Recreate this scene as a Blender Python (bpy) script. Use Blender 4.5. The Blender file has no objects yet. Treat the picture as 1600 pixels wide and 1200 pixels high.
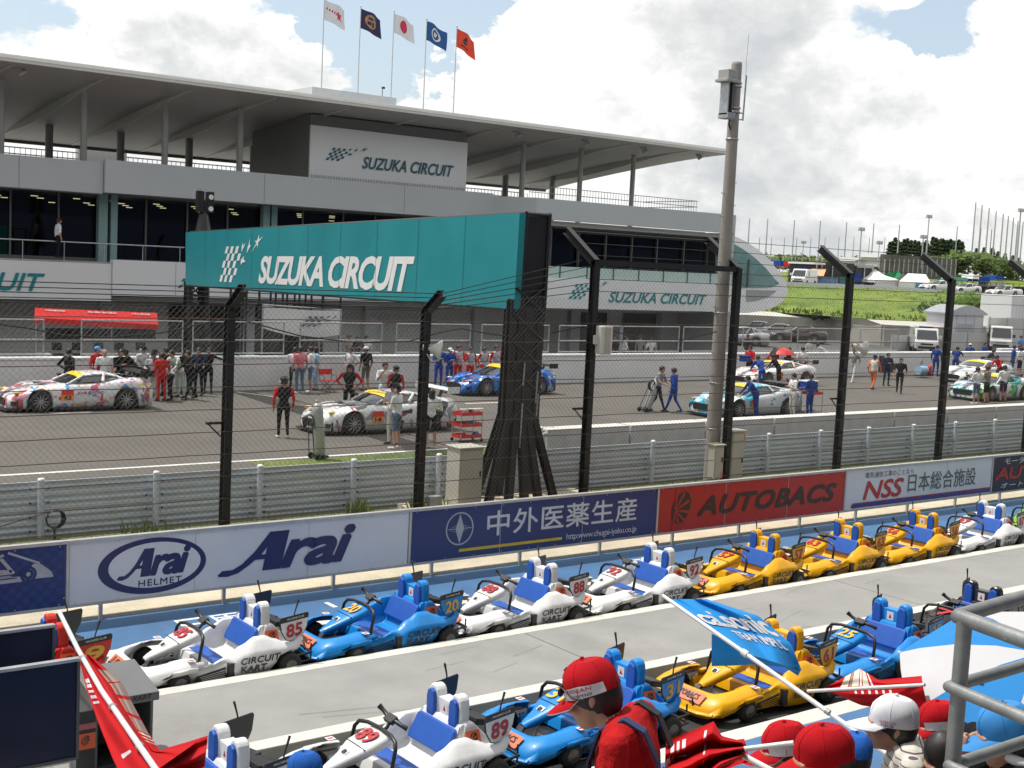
import bpy, bmesh, math, random
import numpy as np
from mathutils import Vector as V, Matrix
random.seed(7); RNG = random.Random(11)
SC = bpy.context.scene
COL = SC.collection
rad = math.radians

# ------------------------------------------------------------------ camera
F_PX, YAW, PITCH, ROLL, CAM_H = 1995.3, 0.6499, 0.0947, 0.0483, 5.3
_cy, _sy, _cp, _sp = math.cos(YAW), math.sin(YAW), math.cos(PITCH), math.sin(PITCH)
_fw = V((_sy*_cp, _cy*_cp, -_sp)); _r = V((_cy, -_sy, 0)); _u = _r.cross(_fw)
_c, _s = math.cos(ROLL), math.sin(ROLL)
CR = _c*_r + _s*_u; CU = -_s*_r + _c*_u; CF = _fw; CC = V((0, 0, CAM_H))
cam_d = bpy.data.cameras.new('camera'); cam = bpy.data.objects.new('camera', cam_d); COL.objects.link(cam)
cam_d.sensor_width = 36; cam_d.lens = 36*F_PX/1600; cam_d.clip_start = .1; cam_d.clip_end = 6000
cam.matrix_world = Matrix(((CR.x, CU.x, -CF.x, 0), (CR.y, CU.y, -CF.y, 0), (CR.z, CU.z, -CF.z, CAM_H), (0, 0, 0, 1)))
SC.camera = cam
def ray(x, y): return CF*F_PX + CR*(x-800) - CU*(y-600)
def gz(x, y, z=0.): d = ray(x, y); return CC + d*((z-CAM_H)/d.z)     # photo point on a level z
def py(x, y, Y): d = ray(x, y); return CC + d*(Y/d.y)                 # photo point on a plane along the track
def dp(x, y, D): return CC + ray(x, y)*(D/F_PX)                       # photo point at a distance D

# ------------------------------------------------------------------ sun, sky, exposure
SUN_DIR = V((-.28, .36, 1.)).normalized()
sl = bpy.data.lights.new('sun', 'SUN'); sl.energy = 3.9; sl.angle = rad(.53); sl.color = (1, .955, .88)
so = bpy.data.objects.new('sun', sl); COL.objects.link(so)
so.rotation_euler = (-SUN_DIR).to_track_quat('-Z', 'Y').to_euler()
SC.view_settings.view_transform = 'Standard'; SC.view_settings.look = 'None'
SC.view_settings.exposure = 0.06; SC.view_settings.gamma = 1.0; SC.view_settings.use_curve_mapping = False
SC.render.film_transparent = False
SC.cycles.max_bounces = 6; SC.cycles.transparent_max_bounces = 12; SC.cycles.diffuse_bounces = 3
SC.cycles.use_denoising = True

class NT:
    def __init__(s, tree): s.t = tree; s.n = tree.nodes; s.l = tree.links
    def __call__(s, typ, ins=None, **kw):
        nd = s.n.new(typ)
        for k, v in kw.items(): setattr(nd, k, v)
        for k, v in (ins or {}).items():
            if isinstance(v, bpy.types.NodeSocket): s.l.new(v, nd.inputs[k])
            else: nd.inputs[k].default_value = v
        return nd
    def math(s, op, a, b=0., c=0., clamp=False):
        nd = s('ShaderNodeMath', {0: a, 1: b, 2: c}, operation=op); nd.use_clamp = clamp; return nd.outputs[0]
    def ramp(s, fac, stops, interp='LINEAR'):
        nd = s('ShaderNodeValToRGB', {0: fac}); cr = nd.color_ramp; cr.interpolation = interp
        while len(cr.elements) < len(stops): cr.elements.new(.5)
        for e, (p, c) in zip(cr.elements, stops): e.position = p; e.color = (*c, 1)
        return nd.outputs[0]
    def smooth(s, v, a, b, lo=0., hi=1.):
        return s('ShaderNodeMapRange', {0: v, 1: a, 2: b, 3: lo, 4: hi}, interpolation_type='SMOOTHSTEP').outputs[0]
    def mix(s, f, a, b, mode='MIX'):
        nd = s('ShaderNodeMix', data_type='RGBA', blend_type=mode)
        for k, v in ((0, f), (6, a), (7, b)):
            if isinstance(v, bpy.types.NodeSocket): s.l.new(v, nd.inputs[k])
            else: nd.inputs[k].default_value = v if k == 0 else (*v[:3], 1)
        return nd.outputs[2]

def make_world():
    w = bpy.data.worlds.new('World'); SC.world = w; w.use_nodes = True
    n = NT(w.node_tree); n.n.clear()
    sky = n('ShaderNodeTexSky', sky_type='NISHITA'); sky.sun_disc = False
    sky.sun_elevation = math.asin(SUN_DIR.z); sky.sun_rotation = math.atan2(SUN_DIR.x, SUN_DIR.y)
    sky.air_density = 1.2; sky.dust_density = 2.0; sky.ozone_density = 1.5
    bsky = n('ShaderNodeBackground', {'Color': sky.outputs[0], 'Strength': .15})
    veil = n('ShaderNodeBackground', {'Color': (.80, .90, 1., 1), 'Strength': .92})
    bsky = n('ShaderNodeMixShader', {0: .42, 1: bsky.outputs[0], 2: veil.outputs[0]})
    tc = n('ShaderNodeTexCoord').outputs['Generated']
    mp = n('ShaderNodeMapping', {0: tc, 1: (3.1, 1.7, .4), 3: (1, 1, 1.5)}).outputs[0]
    warp = n('ShaderNodeTexNoise', {'Vector': mp, 'Scale': 5.0, 'Detail': 4, 'Roughness': .55}).outputs['Color']
    mpw = n('ShaderNodeMix', {0: .06, 4: mp, 5: warp}, data_type='VECTOR').outputs[1]
    n1 = n('ShaderNodeTexNoise', {'Vector': mpw, 'Scale': 4.2, 'Detail': 10, 'Roughness': .56}).outputs[0]
    fac = n.math('MULTIPLY_ADD', n.math('SUBTRACT', n1, .5), 1.5, .66)
    tcw = n('ShaderNodeVectorMath', {0: n('ShaderNodeVectorMath', {0: tc, 1: n('ShaderNodeVectorMath', {0: n('ShaderNodeVectorMath', {0: n('ShaderNodeTexNoise', {'Vector': mp, 'Scale': 9.0, 'Detail': 6, 'Roughness': .6}).outputs['Color'], 1: (.5, .5, .5)}, operation='SUBTRACT').outputs[0], 3: .17}, operation='SCALE').outputs[0]}, operation='ADD').outputs[0]}, operation='NORMALIZE').outputs[0]
    # openings in the cloud deck and the thick banks between them
    for x, y, r, a in ((640, 15, .05, -.35), (745, 60, .03, -.26), (1400, 0, .045, -.33), (1490, 25, .03, -.24), (1560, 215, .045, -.33), (1340, 20, .025, -.2), (30, 5, .045, -.36), (590, -60, .06, -.3),
                       (1000, 40, .02, -.10), (1350, 15, .03, -.18), (1500, 20, .03, -.22),
                       (300, 40, .12, .16), (950, 120, .16, .14), (1350, 120, .10, .12), (1180, 300, .2, .2), (1450, 330, .2, .16), (500, 120, .06, .1)):
        d = ray(x, y).normalized()
        dt = n('ShaderNodeVectorMath', {0: tcw, 1: d}, operation='DOT_PRODUCT').outputs['Value']
        b = n.smooth(dt, math.cos(r*1.7), 1.0 - (1-math.cos(r))*.1, 0., a)
        fac = n.math('ADD', fac, b)
    mask = n.smooth(fac, .48, .56)
    # light and dark parts of the clouds
    n2 = n('ShaderNodeTexNoise', {'Vector': mpw, 'Scale': 5.6, 'Detail': 7, 'Roughness': .6}).outputs[0]
    n3 = n('ShaderNodeTexNoise', {'Vector': n('ShaderNodeMapping', {0: mpw, 1: (0, 0, .035)}).outputs[0], 'Scale': 5.6, 'Detail': 7, 'Roughness': .6}).outputs[0]
    edge = n.math('SUBTRACT', n2, n3)
    n4 = n('ShaderNodeTexNoise', {'Vector': mpw, 'Scale': 2.6, 'Detail': 3, 'Roughness': .5}).outputs[0]
    sep = n('ShaderNodeSeparateXYZ', {0: tc}).outputs[2]
    low = n.smooth(sep, .0, .16, .14, 0.)
    sh = n.math('ADD', n.math('MULTIPLY', n.math('SUBTRACT', .53, n4), 1.7), n.math('MULTIPLY', n.math('SUBTRACT', .5, n2), 1.25))
    sh = n.math('ADD', n.math('ADD', sh, n.math('MULTIPLY', edge, -3.6)), low)
    for x, y, r, a in ((330, 40, .08, .25), (1280, 278, .08, .22), (1130, 120, .06, .08), (1215, 130, .045, .10), (1290, 350, .12, .16), (1480, 310, .08, .12), (900, 70, .08, .08), (1400, 130, .07, -.2), (130, 60, .06, -.15), (1430, 60, .08, -.18), (1320, 210, .07, -.14), (1560, 290, .06, -.16), (640, 120, .06, -.15), (960, 215, .06, -.15)):
        d = ray(x, y).normalized()
        dt = n('ShaderNodeVectorMath', {0: tc, 1: d}, operation='DOT_PRODUCT').outputs['Value']
        sh = n.math('ADD', sh, n.smooth(dt, math.cos(r*1.6), 1.0, 0., a))
    colr = n.ramp(n.math('SUBTRACT', sh, .075), [(0.0, (1.03, 1.03, 1.01)), (.16, (.92, .925, .92)), (.38, (.79, .80, .80)), (.85, (.62, .65, .67))])
    bcl = n('ShaderNodeBackground', {'Color': colr, 'Strength': 1.0})
    m = n('ShaderNodeMixShader', {0: mask, 1: bsky.outputs[0], 2: bcl.outputs[0]})
    n('ShaderNodeOutputWorld', {0: m.outputs[0]})
make_world()

# ------------------------------------------------------------------ materials
def lin(h):
    if not isinstance(h, str): return tuple(h)
    return tuple((c/12.92 if c <= .04045 else ((c+.055)/1.055)**2.4) for c in (int(h[i:i+2], 16)/255 for i in (0, 2, 4)))
MATS = {}
def mat(name, col, rough=.55, metal=0., var=.12, sc=4., bump=0., bsc=60., coat=0., spec=.5, dirt=0., two=None, fine=0.):
    if name in MATS: return MATS[name]
    m = bpy.data.materials.new(name); m.use_nodes = True; n = NT(m.node_tree); n.n.clear()
    col = lin(col)
    tc = n('ShaderNodeTexCoord').outputs['Object']
    nz = n('ShaderNodeTexNoise', {'Vector': tc, 'Scale': sc, 'Detail': 6, 'Roughness': .62}).outputs[0]
    c1 = tuple(c*(1-var) for c in col); c2 = tuple(min(1, c*(1+var)) for c in col)
    if two: c2 = lin(two)
    c = n.ramp(nz, [(.3, c1), (.7, c2)])
    if dirt:
        nd = n('ShaderNodeTexNoise', {'Vector': tc, 'Scale': sc*.35, 'Detail': 8, 'Roughness': .7}).outputs[0]
        c = n.mix(n.smooth(nd, .5, .72, 0., dirt), c, (.09, .08, .065))
    if fine:
        nf = n('ShaderNodeTexNoise', {'Vector': tc, 'Scale': bsc, 'Detail': 2}).outputs[0]
        c = n.mix(1., c, n.ramp(nf, [(.3, (1-fine,)*3), (.7, (1+fine,)*3)]), 'MULTIPLY')
    rg = n.math('ADD', n.math('MULTIPLY', nz, .16), rough-.08)
    b = n('ShaderNodeBsdfPrincipled', {'Base Color': c, 'Roughness': rg, 'Metallic': metal, 'Specular IOR Level': spec})
    if coat: b.inputs['Coat Weight'].default_value = coat; b.inputs['Coat Roughness'].default_value = .06
    if bump:
        nb = n('ShaderNodeTexNoise', {'Vector': tc, 'Scale': bsc, 'Detail': 4, 'Roughness': .6}).outputs[0]
        bp = n('ShaderNodeBump', {'Height': nb, 'Strength': bump, 'Distance': .02}); n.l.new(bp.outputs[0], b.inputs['Normal'])
    n('ShaderNodeOutputMaterial', {0: b.outputs[0]})
    MATS[name] = m; return m
def emis(name, col, st):
    m = bpy.data.materials.new(name); m.use_nodes = True; n = NT(m.node_tree); n.n.clear()
    e = n('ShaderNodeEmission', {0: (*col, 1), 1: st}); n('ShaderNodeOutputMaterial', {0: e.outputs[0]}); return m
def glassy(name, tint, refl=.5, trans=.5):
    m = bpy.data.materials.new(name); m.use_nodes = True; n = NT(m.node_tree); n.n.clear()
    tr = n('ShaderNodeBsdfTransparent', {0: (*[t*trans for t in tint], 1)})
    gl = n('ShaderNodeBsdfGlossy', {0: (.9, .95, .95, 1), 1: .02})
    fr = n('ShaderNodeFresnel', {0: 1.55}).outputs[0]
    f = n.math('MULTIPLY_ADD', fr, refl, .02)
    mx = n('ShaderNodeMixShader', {0: f, 1: tr.outputs[0], 2: gl.outputs[0]}); n('ShaderNodeOutputMaterial', {0: mx.outputs[0]}); return m
def livery(name, base, cols, sc=2.2, stretch=(1, 1.4, 1), thr=.5, rough=.25):
    """painted racing bodywork: a base coat with hard edged patches of the other colours"""
    if name in MATS: return MATS[name]
    m = bpy.data.materials.new(name); m.use_nodes = True; n = NT(m.node_tree); n.n.clear()
    tc = n('ShaderNodeTexCoord').outputs['Object']; c = None
    for i, (cl, amt, off) in enumerate(cols):
        mp = n('ShaderNodeMapping', {0: tc, 1: (off, off*1.3, off*.7), 3: stretch}).outputs[0]
        nz = n('ShaderNodeTexNoise', {'Vector': mp, 'Scale': sc*(1+.35*i), 'Detail': 1.5, 'Distortion': .8}).outputs[0]
        c = n.mix(n.smooth(nz, 1-amt-.004, 1-amt+.004), c if c is not None else lin(base), lin(cl))
    b = n('ShaderNodeBsdfPrincipled', {'Base Color': c, 'Roughness': rough, 'Coat Weight': .5, 'Coat Roughness': .05})
    n('ShaderNodeOutputMaterial', {0: b.outputs[0]}); MATS[name] = m; return m

black = mat('black_paint', (.014, .014, .015), .38)
rubber = mat('rubber', (.018, .018, .018), .75)
dkplastic = mat('dark_plastic', (.02, .02, .022), .4)
galv = mat('galvanised_steel', (.42, .44, .46), .42, .55, .2, 9)
steel = mat('steel', (.5, .5, .5), .3, .9)
white = mat('white_paint', (.78, .78, .76), .4, 0, .05)
whitek = mat('white_kerb_paint', (.60, .59, .53), .7, 0, .12, 3, dirt=.15)
orange = mat('orange_sticker', (.78, .15, .06), .4, 0, .05)
redp = mat('red_paint', (.55, .02, .02), .4, 0, .06)
navy = mat('navy_print', (.02, .025, .12), .4, 0, .06)
offwhite = mat('sign_white', (.74, .755, .79), .45, 0, .04, 1.5, dirt=.05)
teal = mat('teal_print', (.005, .25, .29), .4, 0, .06)
yellowp = mat('yellow_print', (.7, .5, .03), .4, 0, .05)
skin = mat('skin', (.42, .22, .14), .5, 0, .08)
hairm = mat('hair', (.012, .009, .008), .5, 0, .2, 60)

# ------------------------------------------------------------------ mesh helper
_TX = {}
def text_data(s, bold=0., shear=0., space=1.):
    k = (s, bold, shear, space)
    if k in _TX: return _TX[k]
    cu = bpy.data.curves.new('lettering', 'FONT'); cu.body = s; cu.size = 1; cu.resolution_u = 3
    cu.shear = shear; cu.offset = bold; cu.space_character = space; cu.fill_mode = 'FRONT'
    o = bpy.data.objects.new('lettering', cu); COL.objects.link(o)
    bpy.context.view_layer.update()
    me = o.evaluated_get(bpy.context.evaluated_depsgraph_get()).to_mesh()
    vs = [(v.co.x, v.co.y) for v in me.vertices]; fs = [tuple(p.vertices) for p in me.polygons]
    o.evaluated_get(bpy.context.evaluated_depsgraph_get()).to_mesh_clear()
    bpy.data.objects.remove(o); bpy.data.curves.remove(cu)
    x0 = min(v[0] for v in vs); x1 = max(v[0] for v in vs); y0 = min(v[1] for v in vs); y1 = max(v[1] for v in vs)
    _TX[k] = ([((x-x0)/(x1-x0), (y-y0)/(y1-y0)) for x, y in vs], fs, (x1-x0)/(y1-y0)); return _TX[k]

BASE = {}
class MB:
    def __init__(s): s.v = []; s.f = []; s.m = []; s.sm = []; s.mats = []
    def mi(s, m):
        if m not in s.mats: s.mats.append(m)
        return s.mats.index(m)
    def add(s, vs, fs, m, smooth=False):
        o = len(s.v); s.v += [tuple(v) for v in vs]; k = s.mi(m)
        for f in fs: s.f.append(tuple(i+o for i in f)); s.m.append(k); s.sm.append(smooth)
        return s
    def face(s, pts, m): return s.add(pts, [tuple(range(len(pts)))], m)
    def par(s, o, a, b, c, m):
        o, a, b, c = V(o), V(a), V(b), V(c)
        p = [o, o+a, o+a+b, o+b, o+c, o+a+c, o+a+b+c, o+b+c]
        fs = [(3, 2, 1, 0), (4, 5, 6, 7), (0, 1, 5, 4), (1, 2, 6, 5), (2, 3, 7, 6), (3, 0, 4, 7)]
        if a.cross(b).dot(c) < 0: fs = [f[::-1] for f in fs]
        return s.add(p, fs, m)
    def box(s, lo, hi, m): return s.par(lo, (hi[0]-lo[0], 0, 0), (0, hi[1]-lo[1], 0), (0, 0, hi[2]-lo[2]), m)
    def cbox(s, c, sz, m, rz=0., rx=0., ry=0.):
        R = Matrix.Rotation(rz, 3, 'Z') @ Matrix.Rotation(ry, 3, 'Y') @ Matrix.Rotation(rx, 3, 'X')
        a, b, d = R @ V((sz[0], 0, 0)), R @ V((0, sz[1], 0)), R @ V((0, 0, sz[2]))
        return s.par(V(c)-a/2-b/2-d/2, a, b, d, m)
    def prism(s, poly, o, u, v, d, m, smooth=False):
        """polygon (2-D) in the plane o,u,v extruded by the vector d"""
        o, u, v, d = V(o), V(u), V(v), V(d); n = len(poly)
        p = [o+u*a+v*b for a, b in poly]; q = [x+d for x in p]
        fs = [tuple(range(n))[::-1], tuple(range(n, 2*n))] + [(i, (i+1) % n, n+(i+1) % n, n+i) for i in range(n)]
        ar = sum(poly[i][0]*poly[(i+1) % n][1]-poly[(i+1) % n][0]*poly[i][1] for i in range(n))
        if ar*u.cross(v).dot(d) < 0: fs = [f[::-1] for f in fs]
        return s.add(p+q, fs, m, smooth)
    def loft(s, rings, m, cap=True, closed=True, smooth=True):
        n = len(rings[0]); vs = [p for r in rings for p in r]; fs = []
        for i in range(len(rings)-1):
            for j in range(n if closed else n-1):
                k = (j+1) % n; fs.append((i*n+j, i*n+k, (i+1)*n+k, (i+1)*n+j))
        s.add(vs, fs, m, smooth)
        if cap and closed:
            s.add(rings[0], [tuple(range(n))[::-1]], m); s.add(rings[-1], [tuple(range(n))], m)
        return s
    def tube(s, pts, r, m, n=8, cap=True, loop=False):
        pts = [V(p) for p in pts]; rs = r if isinstance(r, (list, tuple)) else [r]*len(pts); rings = []; up = None
        L = len(pts)
        for i, p in enumerate(pts):
            a = pts[(i-1) % L] if (loop or i > 0) else p; b = pts[(i+1) % L] if (loop or i < L-1) else p
            t = (b-a).normalized()
            if up is None:
                up = t.cross(V((0, 0, 1)))
                if up.length < .1: up = t.cross(V((0, 1, 0)))
                up = up.normalized()
            up = (up - t*up.dot(t)).normalized(); w = t.cross(up)
            rings.append([p + (up*math.cos(2*math.pi*k/n)+w*math.sin(2*math.pi*k/n))*rs[i] for k in range(n)])
        if loop: rings.append(rings[0])
        return s.loft(rings, m, cap and not loop)
    def cyl(s, a, b, r, m, r2=None, n=12): return s.tube([a, b], [r, r if r2 is None else r2], m, n)
    def lathe(s, prof, o, m, n=20, ax=(0, 0, 1), cap=False):
        ax = V(ax).normalized(); u = ax.orthogonal().normalized(); w = ax.cross(u); o = V(o)
        rings = [[o+ax*z+(u*math.cos(2*math.pi*k/n)+w*math.sin(2*math.pi*k/n))*r for k in range(n)] for r, z in prof]
        return s.loft(rings, m, cap)
    def ell(s, c, r, m, n=12, k=8, R=None, lo=-.5, hi=.5):
        c = V(c); r = (r,)*3 if not hasattr(r, '__len__') else r; rings = []
        for i in range(k+1):
            t = math.pi*(lo+(hi-lo)*i/k); cz, sz = max(1e-4, math.cos(t)), math.sin(t)
            ring = [V((r[0]*cz*math.cos(2*math.pi*j/n), r[1]*cz*math.sin(2*math.pi*j/n), r[2]*sz)) for j in range(n)]
            rings.append([c+(R @ p if R else p) for p in ring])
        return s.loft(rings, m, True)
    def text(s, t, o, u, v, w, h, m, bold=.0, shear=0., off=.004, space=1., nrm=None):
        """lettering fitted to w x h, lower left corner o, along the unit vectors u, v"""
        vs, fs, ar = text_data(t, 0., shear, space)
        u, v = V(u).normalized(), V(v).normalized(); nn = V(nrm) if nrm else u.cross(v)
        if w is None: w = h*ar
        o = V(o)+nn*off; d = bold*h*1.25
        if not d: return s.add([o+u*(a*w)+v*(b*h) for a, b in vs], fs, m)
        o += u*d+v*d; w -= 2*d; h -= 2*d
        for k in range(6):
            q = o+(u*math.cos(k*math.pi/3)+v*math.sin(k*math.pi/3))*d+nn*(.0005*k*max(1, off/.004))
            s.add([q+u*(a*w)+v*(b*h) for a, b in vs], fs, m)
        return s
    def poly(s, pts, o, u, v, m, off=.004):
        u, v = V(u), V(v); nn = u.normalized().cross(v.normalized()); o = V(o)+nn*off
        ar = sum(pts[i][0]*pts[(i+1) % len(pts)][1]-pts[(i+1) % len(pts)][0]*pts[i][1] for i in range(len(pts)))
        if ar < 0: pts = pts[::-1]
        return s.face([o+u*a+v*b for a, b in pts], m)
    def ring(s, o, u, v, ro, ri, m, off=.004, n=40, sx=1.):
        u, v = V(u).normalized(), V(v).normalized(); o = V(o)+u.cross(v)*off
        P = lambda r, k: o+u*(r*sx*math.cos(2*math.pi*k/n))+v*(r*math.sin(2*math.pi*k/n))
        if ri <= 0: return s.face([P(ro, k) for k in range(n)], m)
        vs = [P(ro, k) for k in range(n)]+[P(ri, k) for k in range(n)]
        return s.add(vs, [(k, (k+1) % n, n+(k+1) % n, n+k) for k in range(n)], m)
    def build(s, name, parent=None, world=False, bev=0., seg=2, ang=35):
        me = bpy.data.meshes.new(name); vs = s.v
        if parent is not None and world:
            b = BASE[parent.name]; vs = [(v[0]-b[0], v[1]-b[1], v[2]-b[2]) for v in vs]
        me.from_pydata([tuple(v) for v in vs], [], s.f)
        for m in s.mats: me.materials.append(m)
        me.polygons.foreach_set('material_index', s.m); me.polygons.foreach_set('use_smooth', s.sm); me.update()
        o = bpy.data.objects.new(name, me); COL.objects.link(o)
        if parent is not None:
            o.parent = parent; BASE[o.name] = BASE.get(parent.name, (0, 0, 0))
        if bev:
            md = o.modifiers.new('edge', 'BEVEL'); md.width = bev; md.segments = seg; md.limit_method = 'ANGLE'; md.angle_limit = rad(ang)
        return o
def tag(o, label, cat, group=None, kind=None):
    if label: o['label'] = label
    if cat: o['category'] = cat
    if group: o['group'] = group
    if kind: o['kind'] = kind
    return o
def thing(name, loc, label, cat, group=None, rz=0.):
    o = bpy.data.objects.new(name, None); COL.objects.link(o); o.location = V(loc); o.rotation_euler.z = rz; o.empty_display_size = .2
    BASE[o.name] = tuple(loc); return tag(o, label, cat, group)
def struct(mb, name, kind='structure', **k):
    o = mb.build(name, **k); o['kind'] = kind; return o
def copy_tree(o, parent=None, name=None):
    c = o.copy(); COL.objects.link(c)
    if parent is not None: c.parent = parent
    for ch in list(o.children): copy_tree(ch, c)
    return c
X_, Y_, Z_ = V((1, 0, 0)), V((0, 1, 0)), V((0, 0, 1))
def circuit_logo(mb, o, u, v, w, h, m, off=.006):
    """the chequered flag that turns into birds"""
    u, v = V(u).normalized()*w, V(v).normalized()*h
    cw, chh, ln = .082, .152, .04
    for x, r in ((.0, 0), (.115, 0), (.235, 0), (.085, 1), (.2, 1), (.335, 1), (.06, 2), (.175, 2), (.31, 2), (.155, 3), (.27, 3), (.415, 3), (.13, 4), (.245, 4), (.365, 4)):
        y = r*.155; mb.poly([(x, y), (x+cw*.75, y), (x+cw*.75+ln, y+chh), (x+ln, y+chh)], o, u, v, m, off)
    mb.poly([(.515, .37), (.545, .42), (.62, .45), (.575, .5), (.59, .57), (.545, .52), (.51, .48)], o, u, v, m, off)
    mb.poly([(.525, .64), (.56, .72), (.62, .84), (.565, .78), (.55, .85), (.53, .75)], o, u, v, m, off)
    mb.poly([(.645, .61), (.69, .71), (.735, .78), (.705, .8), (.715, .94), (.685, .8), (.66, .74)], o, u, v, m, off)
    mb.poly([(.745, .63), (.86, .8), (.88, .73), (.895, .84), (1., .96), (.91, .9), (.905, 1.), (.87, .88), (.815, .87), (.855, .83)], o, u, v, m, off)
# ================================================================== ground, lanes and track
asph = mat('track_asphalt', (.115, .106, .094), .8, 0, .14, .35, .35, 90, spec=.35, fine=.25)
asph2 = mat('pit_asphalt', (.10, .098, .094), .85, 0, .15, .5, .3, 60, spec=.3, fine=.2)
dark_asph = mat('kart_bay_asphalt', (.03, .03, .03), .85, 0, .25, 1.2, .4, 70, fine=.25)
slabm = mat('pit_slab_concrete', (.265, .265, .255), .75, 0, .13, .9, .25, 80, dirt=.28, fine=.12)
bluel = mat('blue_lane_paint', (.055, .145, .30), .65, 0, .18, 1.1, .2, 70, dirt=.16, fine=.10)
beige = mat('beige_concrete', (.50, .44, .33), .85, 0, .16, 1.5, .3, 60, dirt=.25, fine=.15)
grassm = mat('grass_green', (.10, .17, .025), .9, 0, .5, .25, .6, 12, two=(.17, .21, .045), fine=.45)
dirtm = mat('verge_soil', (.20, .18, .13), .95, 0, .3, .9, .5, 30, fine=.3)
groundm = mat('far_ground', (.12, .15, .05), .95, 0, .35, .02, two=(.2, .2, .13))
linem = mat('line_paint', (.72, .71, .68), .6, 0, .1, 2, dirt=.2)

def sheet(name, x0, x1, y0, y1, z, m, thick=0.):
    mb = MB()
    if thick: mb.box((x0, y0, z-thick), (x1, y1, z), m)
    else: mb.face([(x0, y0, z), (x1, y0, z), (x1, y1, z), (x0, y1, z)], m)
    return struct(mb, name)
sheet('ground', -800, 4000, -900, 4000, -.12, groundm)
sheet('stand_apron', -60, 160, -20, 9.3, -.10, slabm)
sheet('blue_lane', -30, 140, 4.0, 9.35, .1, bluel, .2)
sheet('kart_bay', -30, 140, 9.3, 15.6, -.05, dark_asph)
mb = MB(); mb.box((-30, 9.35, -.06), (140, 9.66, .105), whitek); struct(mb, 'bay_kerb', bev=.015)
mb = MB(); mb.box((-30, 12.02, -.06), (140, 13.83, .1), slabm)
for x in (4.2, 10.95, 17.7, 24.4, 31.2): mb.box((x-.006, 12.02, .1), (x+.006, 13.83, .1012), dkplastic)
struct(mb, 'pit_island')
mb = MB(); r = random.Random(31); tyrem = mat('tyre_mark', (.215, .215, .208), .8, 0, .1, 2)
for _ in range(22):
    x, y, L_, q = r.uniform(3, 36), r.uniform(12.15, 13.7), r.uniform(.15, 1.1), r.uniform(-.35, .35); w = r.uniform(.006, .022); mb.face([(x, y-w, .1018), (x+L_, y+q*L_-w, .1018), (x+L_, y+q*L_+w*.4, .1018), (x, y+w, .1018)], tyrem)
o = mb.build('tyre_mark'); o['kind'] = 'structure'
mb = MB(); mb.box((-30, 13.83, -.06), (140, 14.05, .106), whitek); mb.box((-30, 11.78, -.06), (140, 12.02, .106), whitek); struct(mb, 'island_kerb', bev=.012)
mb = MB(); mb.box((-30, 15.5, -.06), (140, 15.74, .106), whitek); struct(mb, 'lane_kerb', bev=.012)
sheet('exit_lane', -30, 140, 15.74, 17.16, .1, bluel, .2)
# the covered grandstand the picture is taken from
GSm = mat('grandstand_concrete', (.36, .36, .35), .85, 0, .2, 1.); seatm = mat('grandstand_seat', (.05, .07, .14), .6, 0, .3, 3)
GS = thing('grandstand', (20, -8, 0), 'covered grandstand behind the camera, facing the track', 'grandstand')
mb = MB()
for k in range(26): mb.box((-60, -2.2-k*.9-.9, -.1), (140, -2.2-k*.9, 3.2+k*.62), GSm)
mb.build('terrace', GS, world=True)
mb = MB()
for k in range(26): mb.box((-60, -2.2-k*.9-.7, 3.2+k*.62), (140, -2.2-k*.9-.35, 3.2+k*.62+.75), seatm)
mb.build('seat_row', GS, world=True)
mb = MB(); mb.prism([(-26, 25.2), (-3.0, 22.5), (-3.0, 22.9), (-26, 25.8)], (-60, 0, 0), Y_, Z_, (200, 0, 0), GSm); mb.build('roof', GS, world=True)
mb = MB(); mb.box((-60, -26.2, 0), (140, -25.7, 25.3), GSm); mb.build('rear_wall', GS, world=True)
# exit lane wording, painted on the blue
mb = MB(); zz = .104
def flat(pts, m=linem): mb.face([(x, y, zz) for x, y in (pts if sum(pts[i][0]*pts[(i+1) % len(pts)][1]-pts[(i+1) % len(pts)][0]*pts[i][1] for i in range(len(pts))) > 0 else pts[::-1])], m)
for a, b, c_, d in ((6.9, 16.55, 7.32, 16.62), (6.9, 16.3, 7.32, 16.37), (6.9, 16.37, 6.97, 16.55), (7.25, 16.37, 7.32, 16.55),
                    (7.42, 16.3, 7.47, 16.62), (7.47, 16.3, 7.62, 16.35), (7.47, 16.44, 7.62, 16.49), (7.47, 16.57, 7.62, 16.62), (7.62, 16.3, 7.67, 16.62),
                    (7.67, 16.3, 7.84, 16.35), (7.67, 16.44, 7.84, 16.49), (7.67, 16.57, 7.84, 16.62), (15.45, 16.45, 16.1, 16.53), (15.85, 16.2, 15.95, 16.45), (9.2, 16.2, 9.28, 16.5)):
    flat([(a, b), (c_, b), (c_, d), (a, d)])
struct(mb, 'lane_marking')
mb = MB(); mb.box((-30, 17.16, -.06), (140, 18.3, .16), beige); struct(mb, 'sign_kerb', bev=.015)
sheet('verge', -30, 200, 18.3, 26.0, -.2, dirtm)
sheet('track', -200, 900, 24.0, 44.2, .0, asph)
sheet('pit_lane', -200, 900, 44.2, 76, .001, asph2)
mb = MB(); mb.face([(-200, 29.3, .004), (900, 29.3, .004), (900, 29.46, .004), (-200, 29.46, .004)], linem)
for x0, y0, x1, y1 in ((12.3, 39.6, 13.6, 39.6), (20.5, 44.0, 21.2, 42.2), (27.2, 38.6, 29.0, 38.6), (66.5, 43.2, 69.5, 43.2), (26.0, 37.2, 27.0, 37.2)):
    d = V((x1-x0, y1-y0, 0)).normalized(); n_ = V((-d.y, d.x, 0))*.07
    p = [V((x0, y0, .004))-n_, V((x1, y1, .004))-n_, V((x1, y1, .004))+n_, V((x0, y0, .004))+n_]; mb.face(p, linem)
struct(mb, 'track_line')
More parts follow.
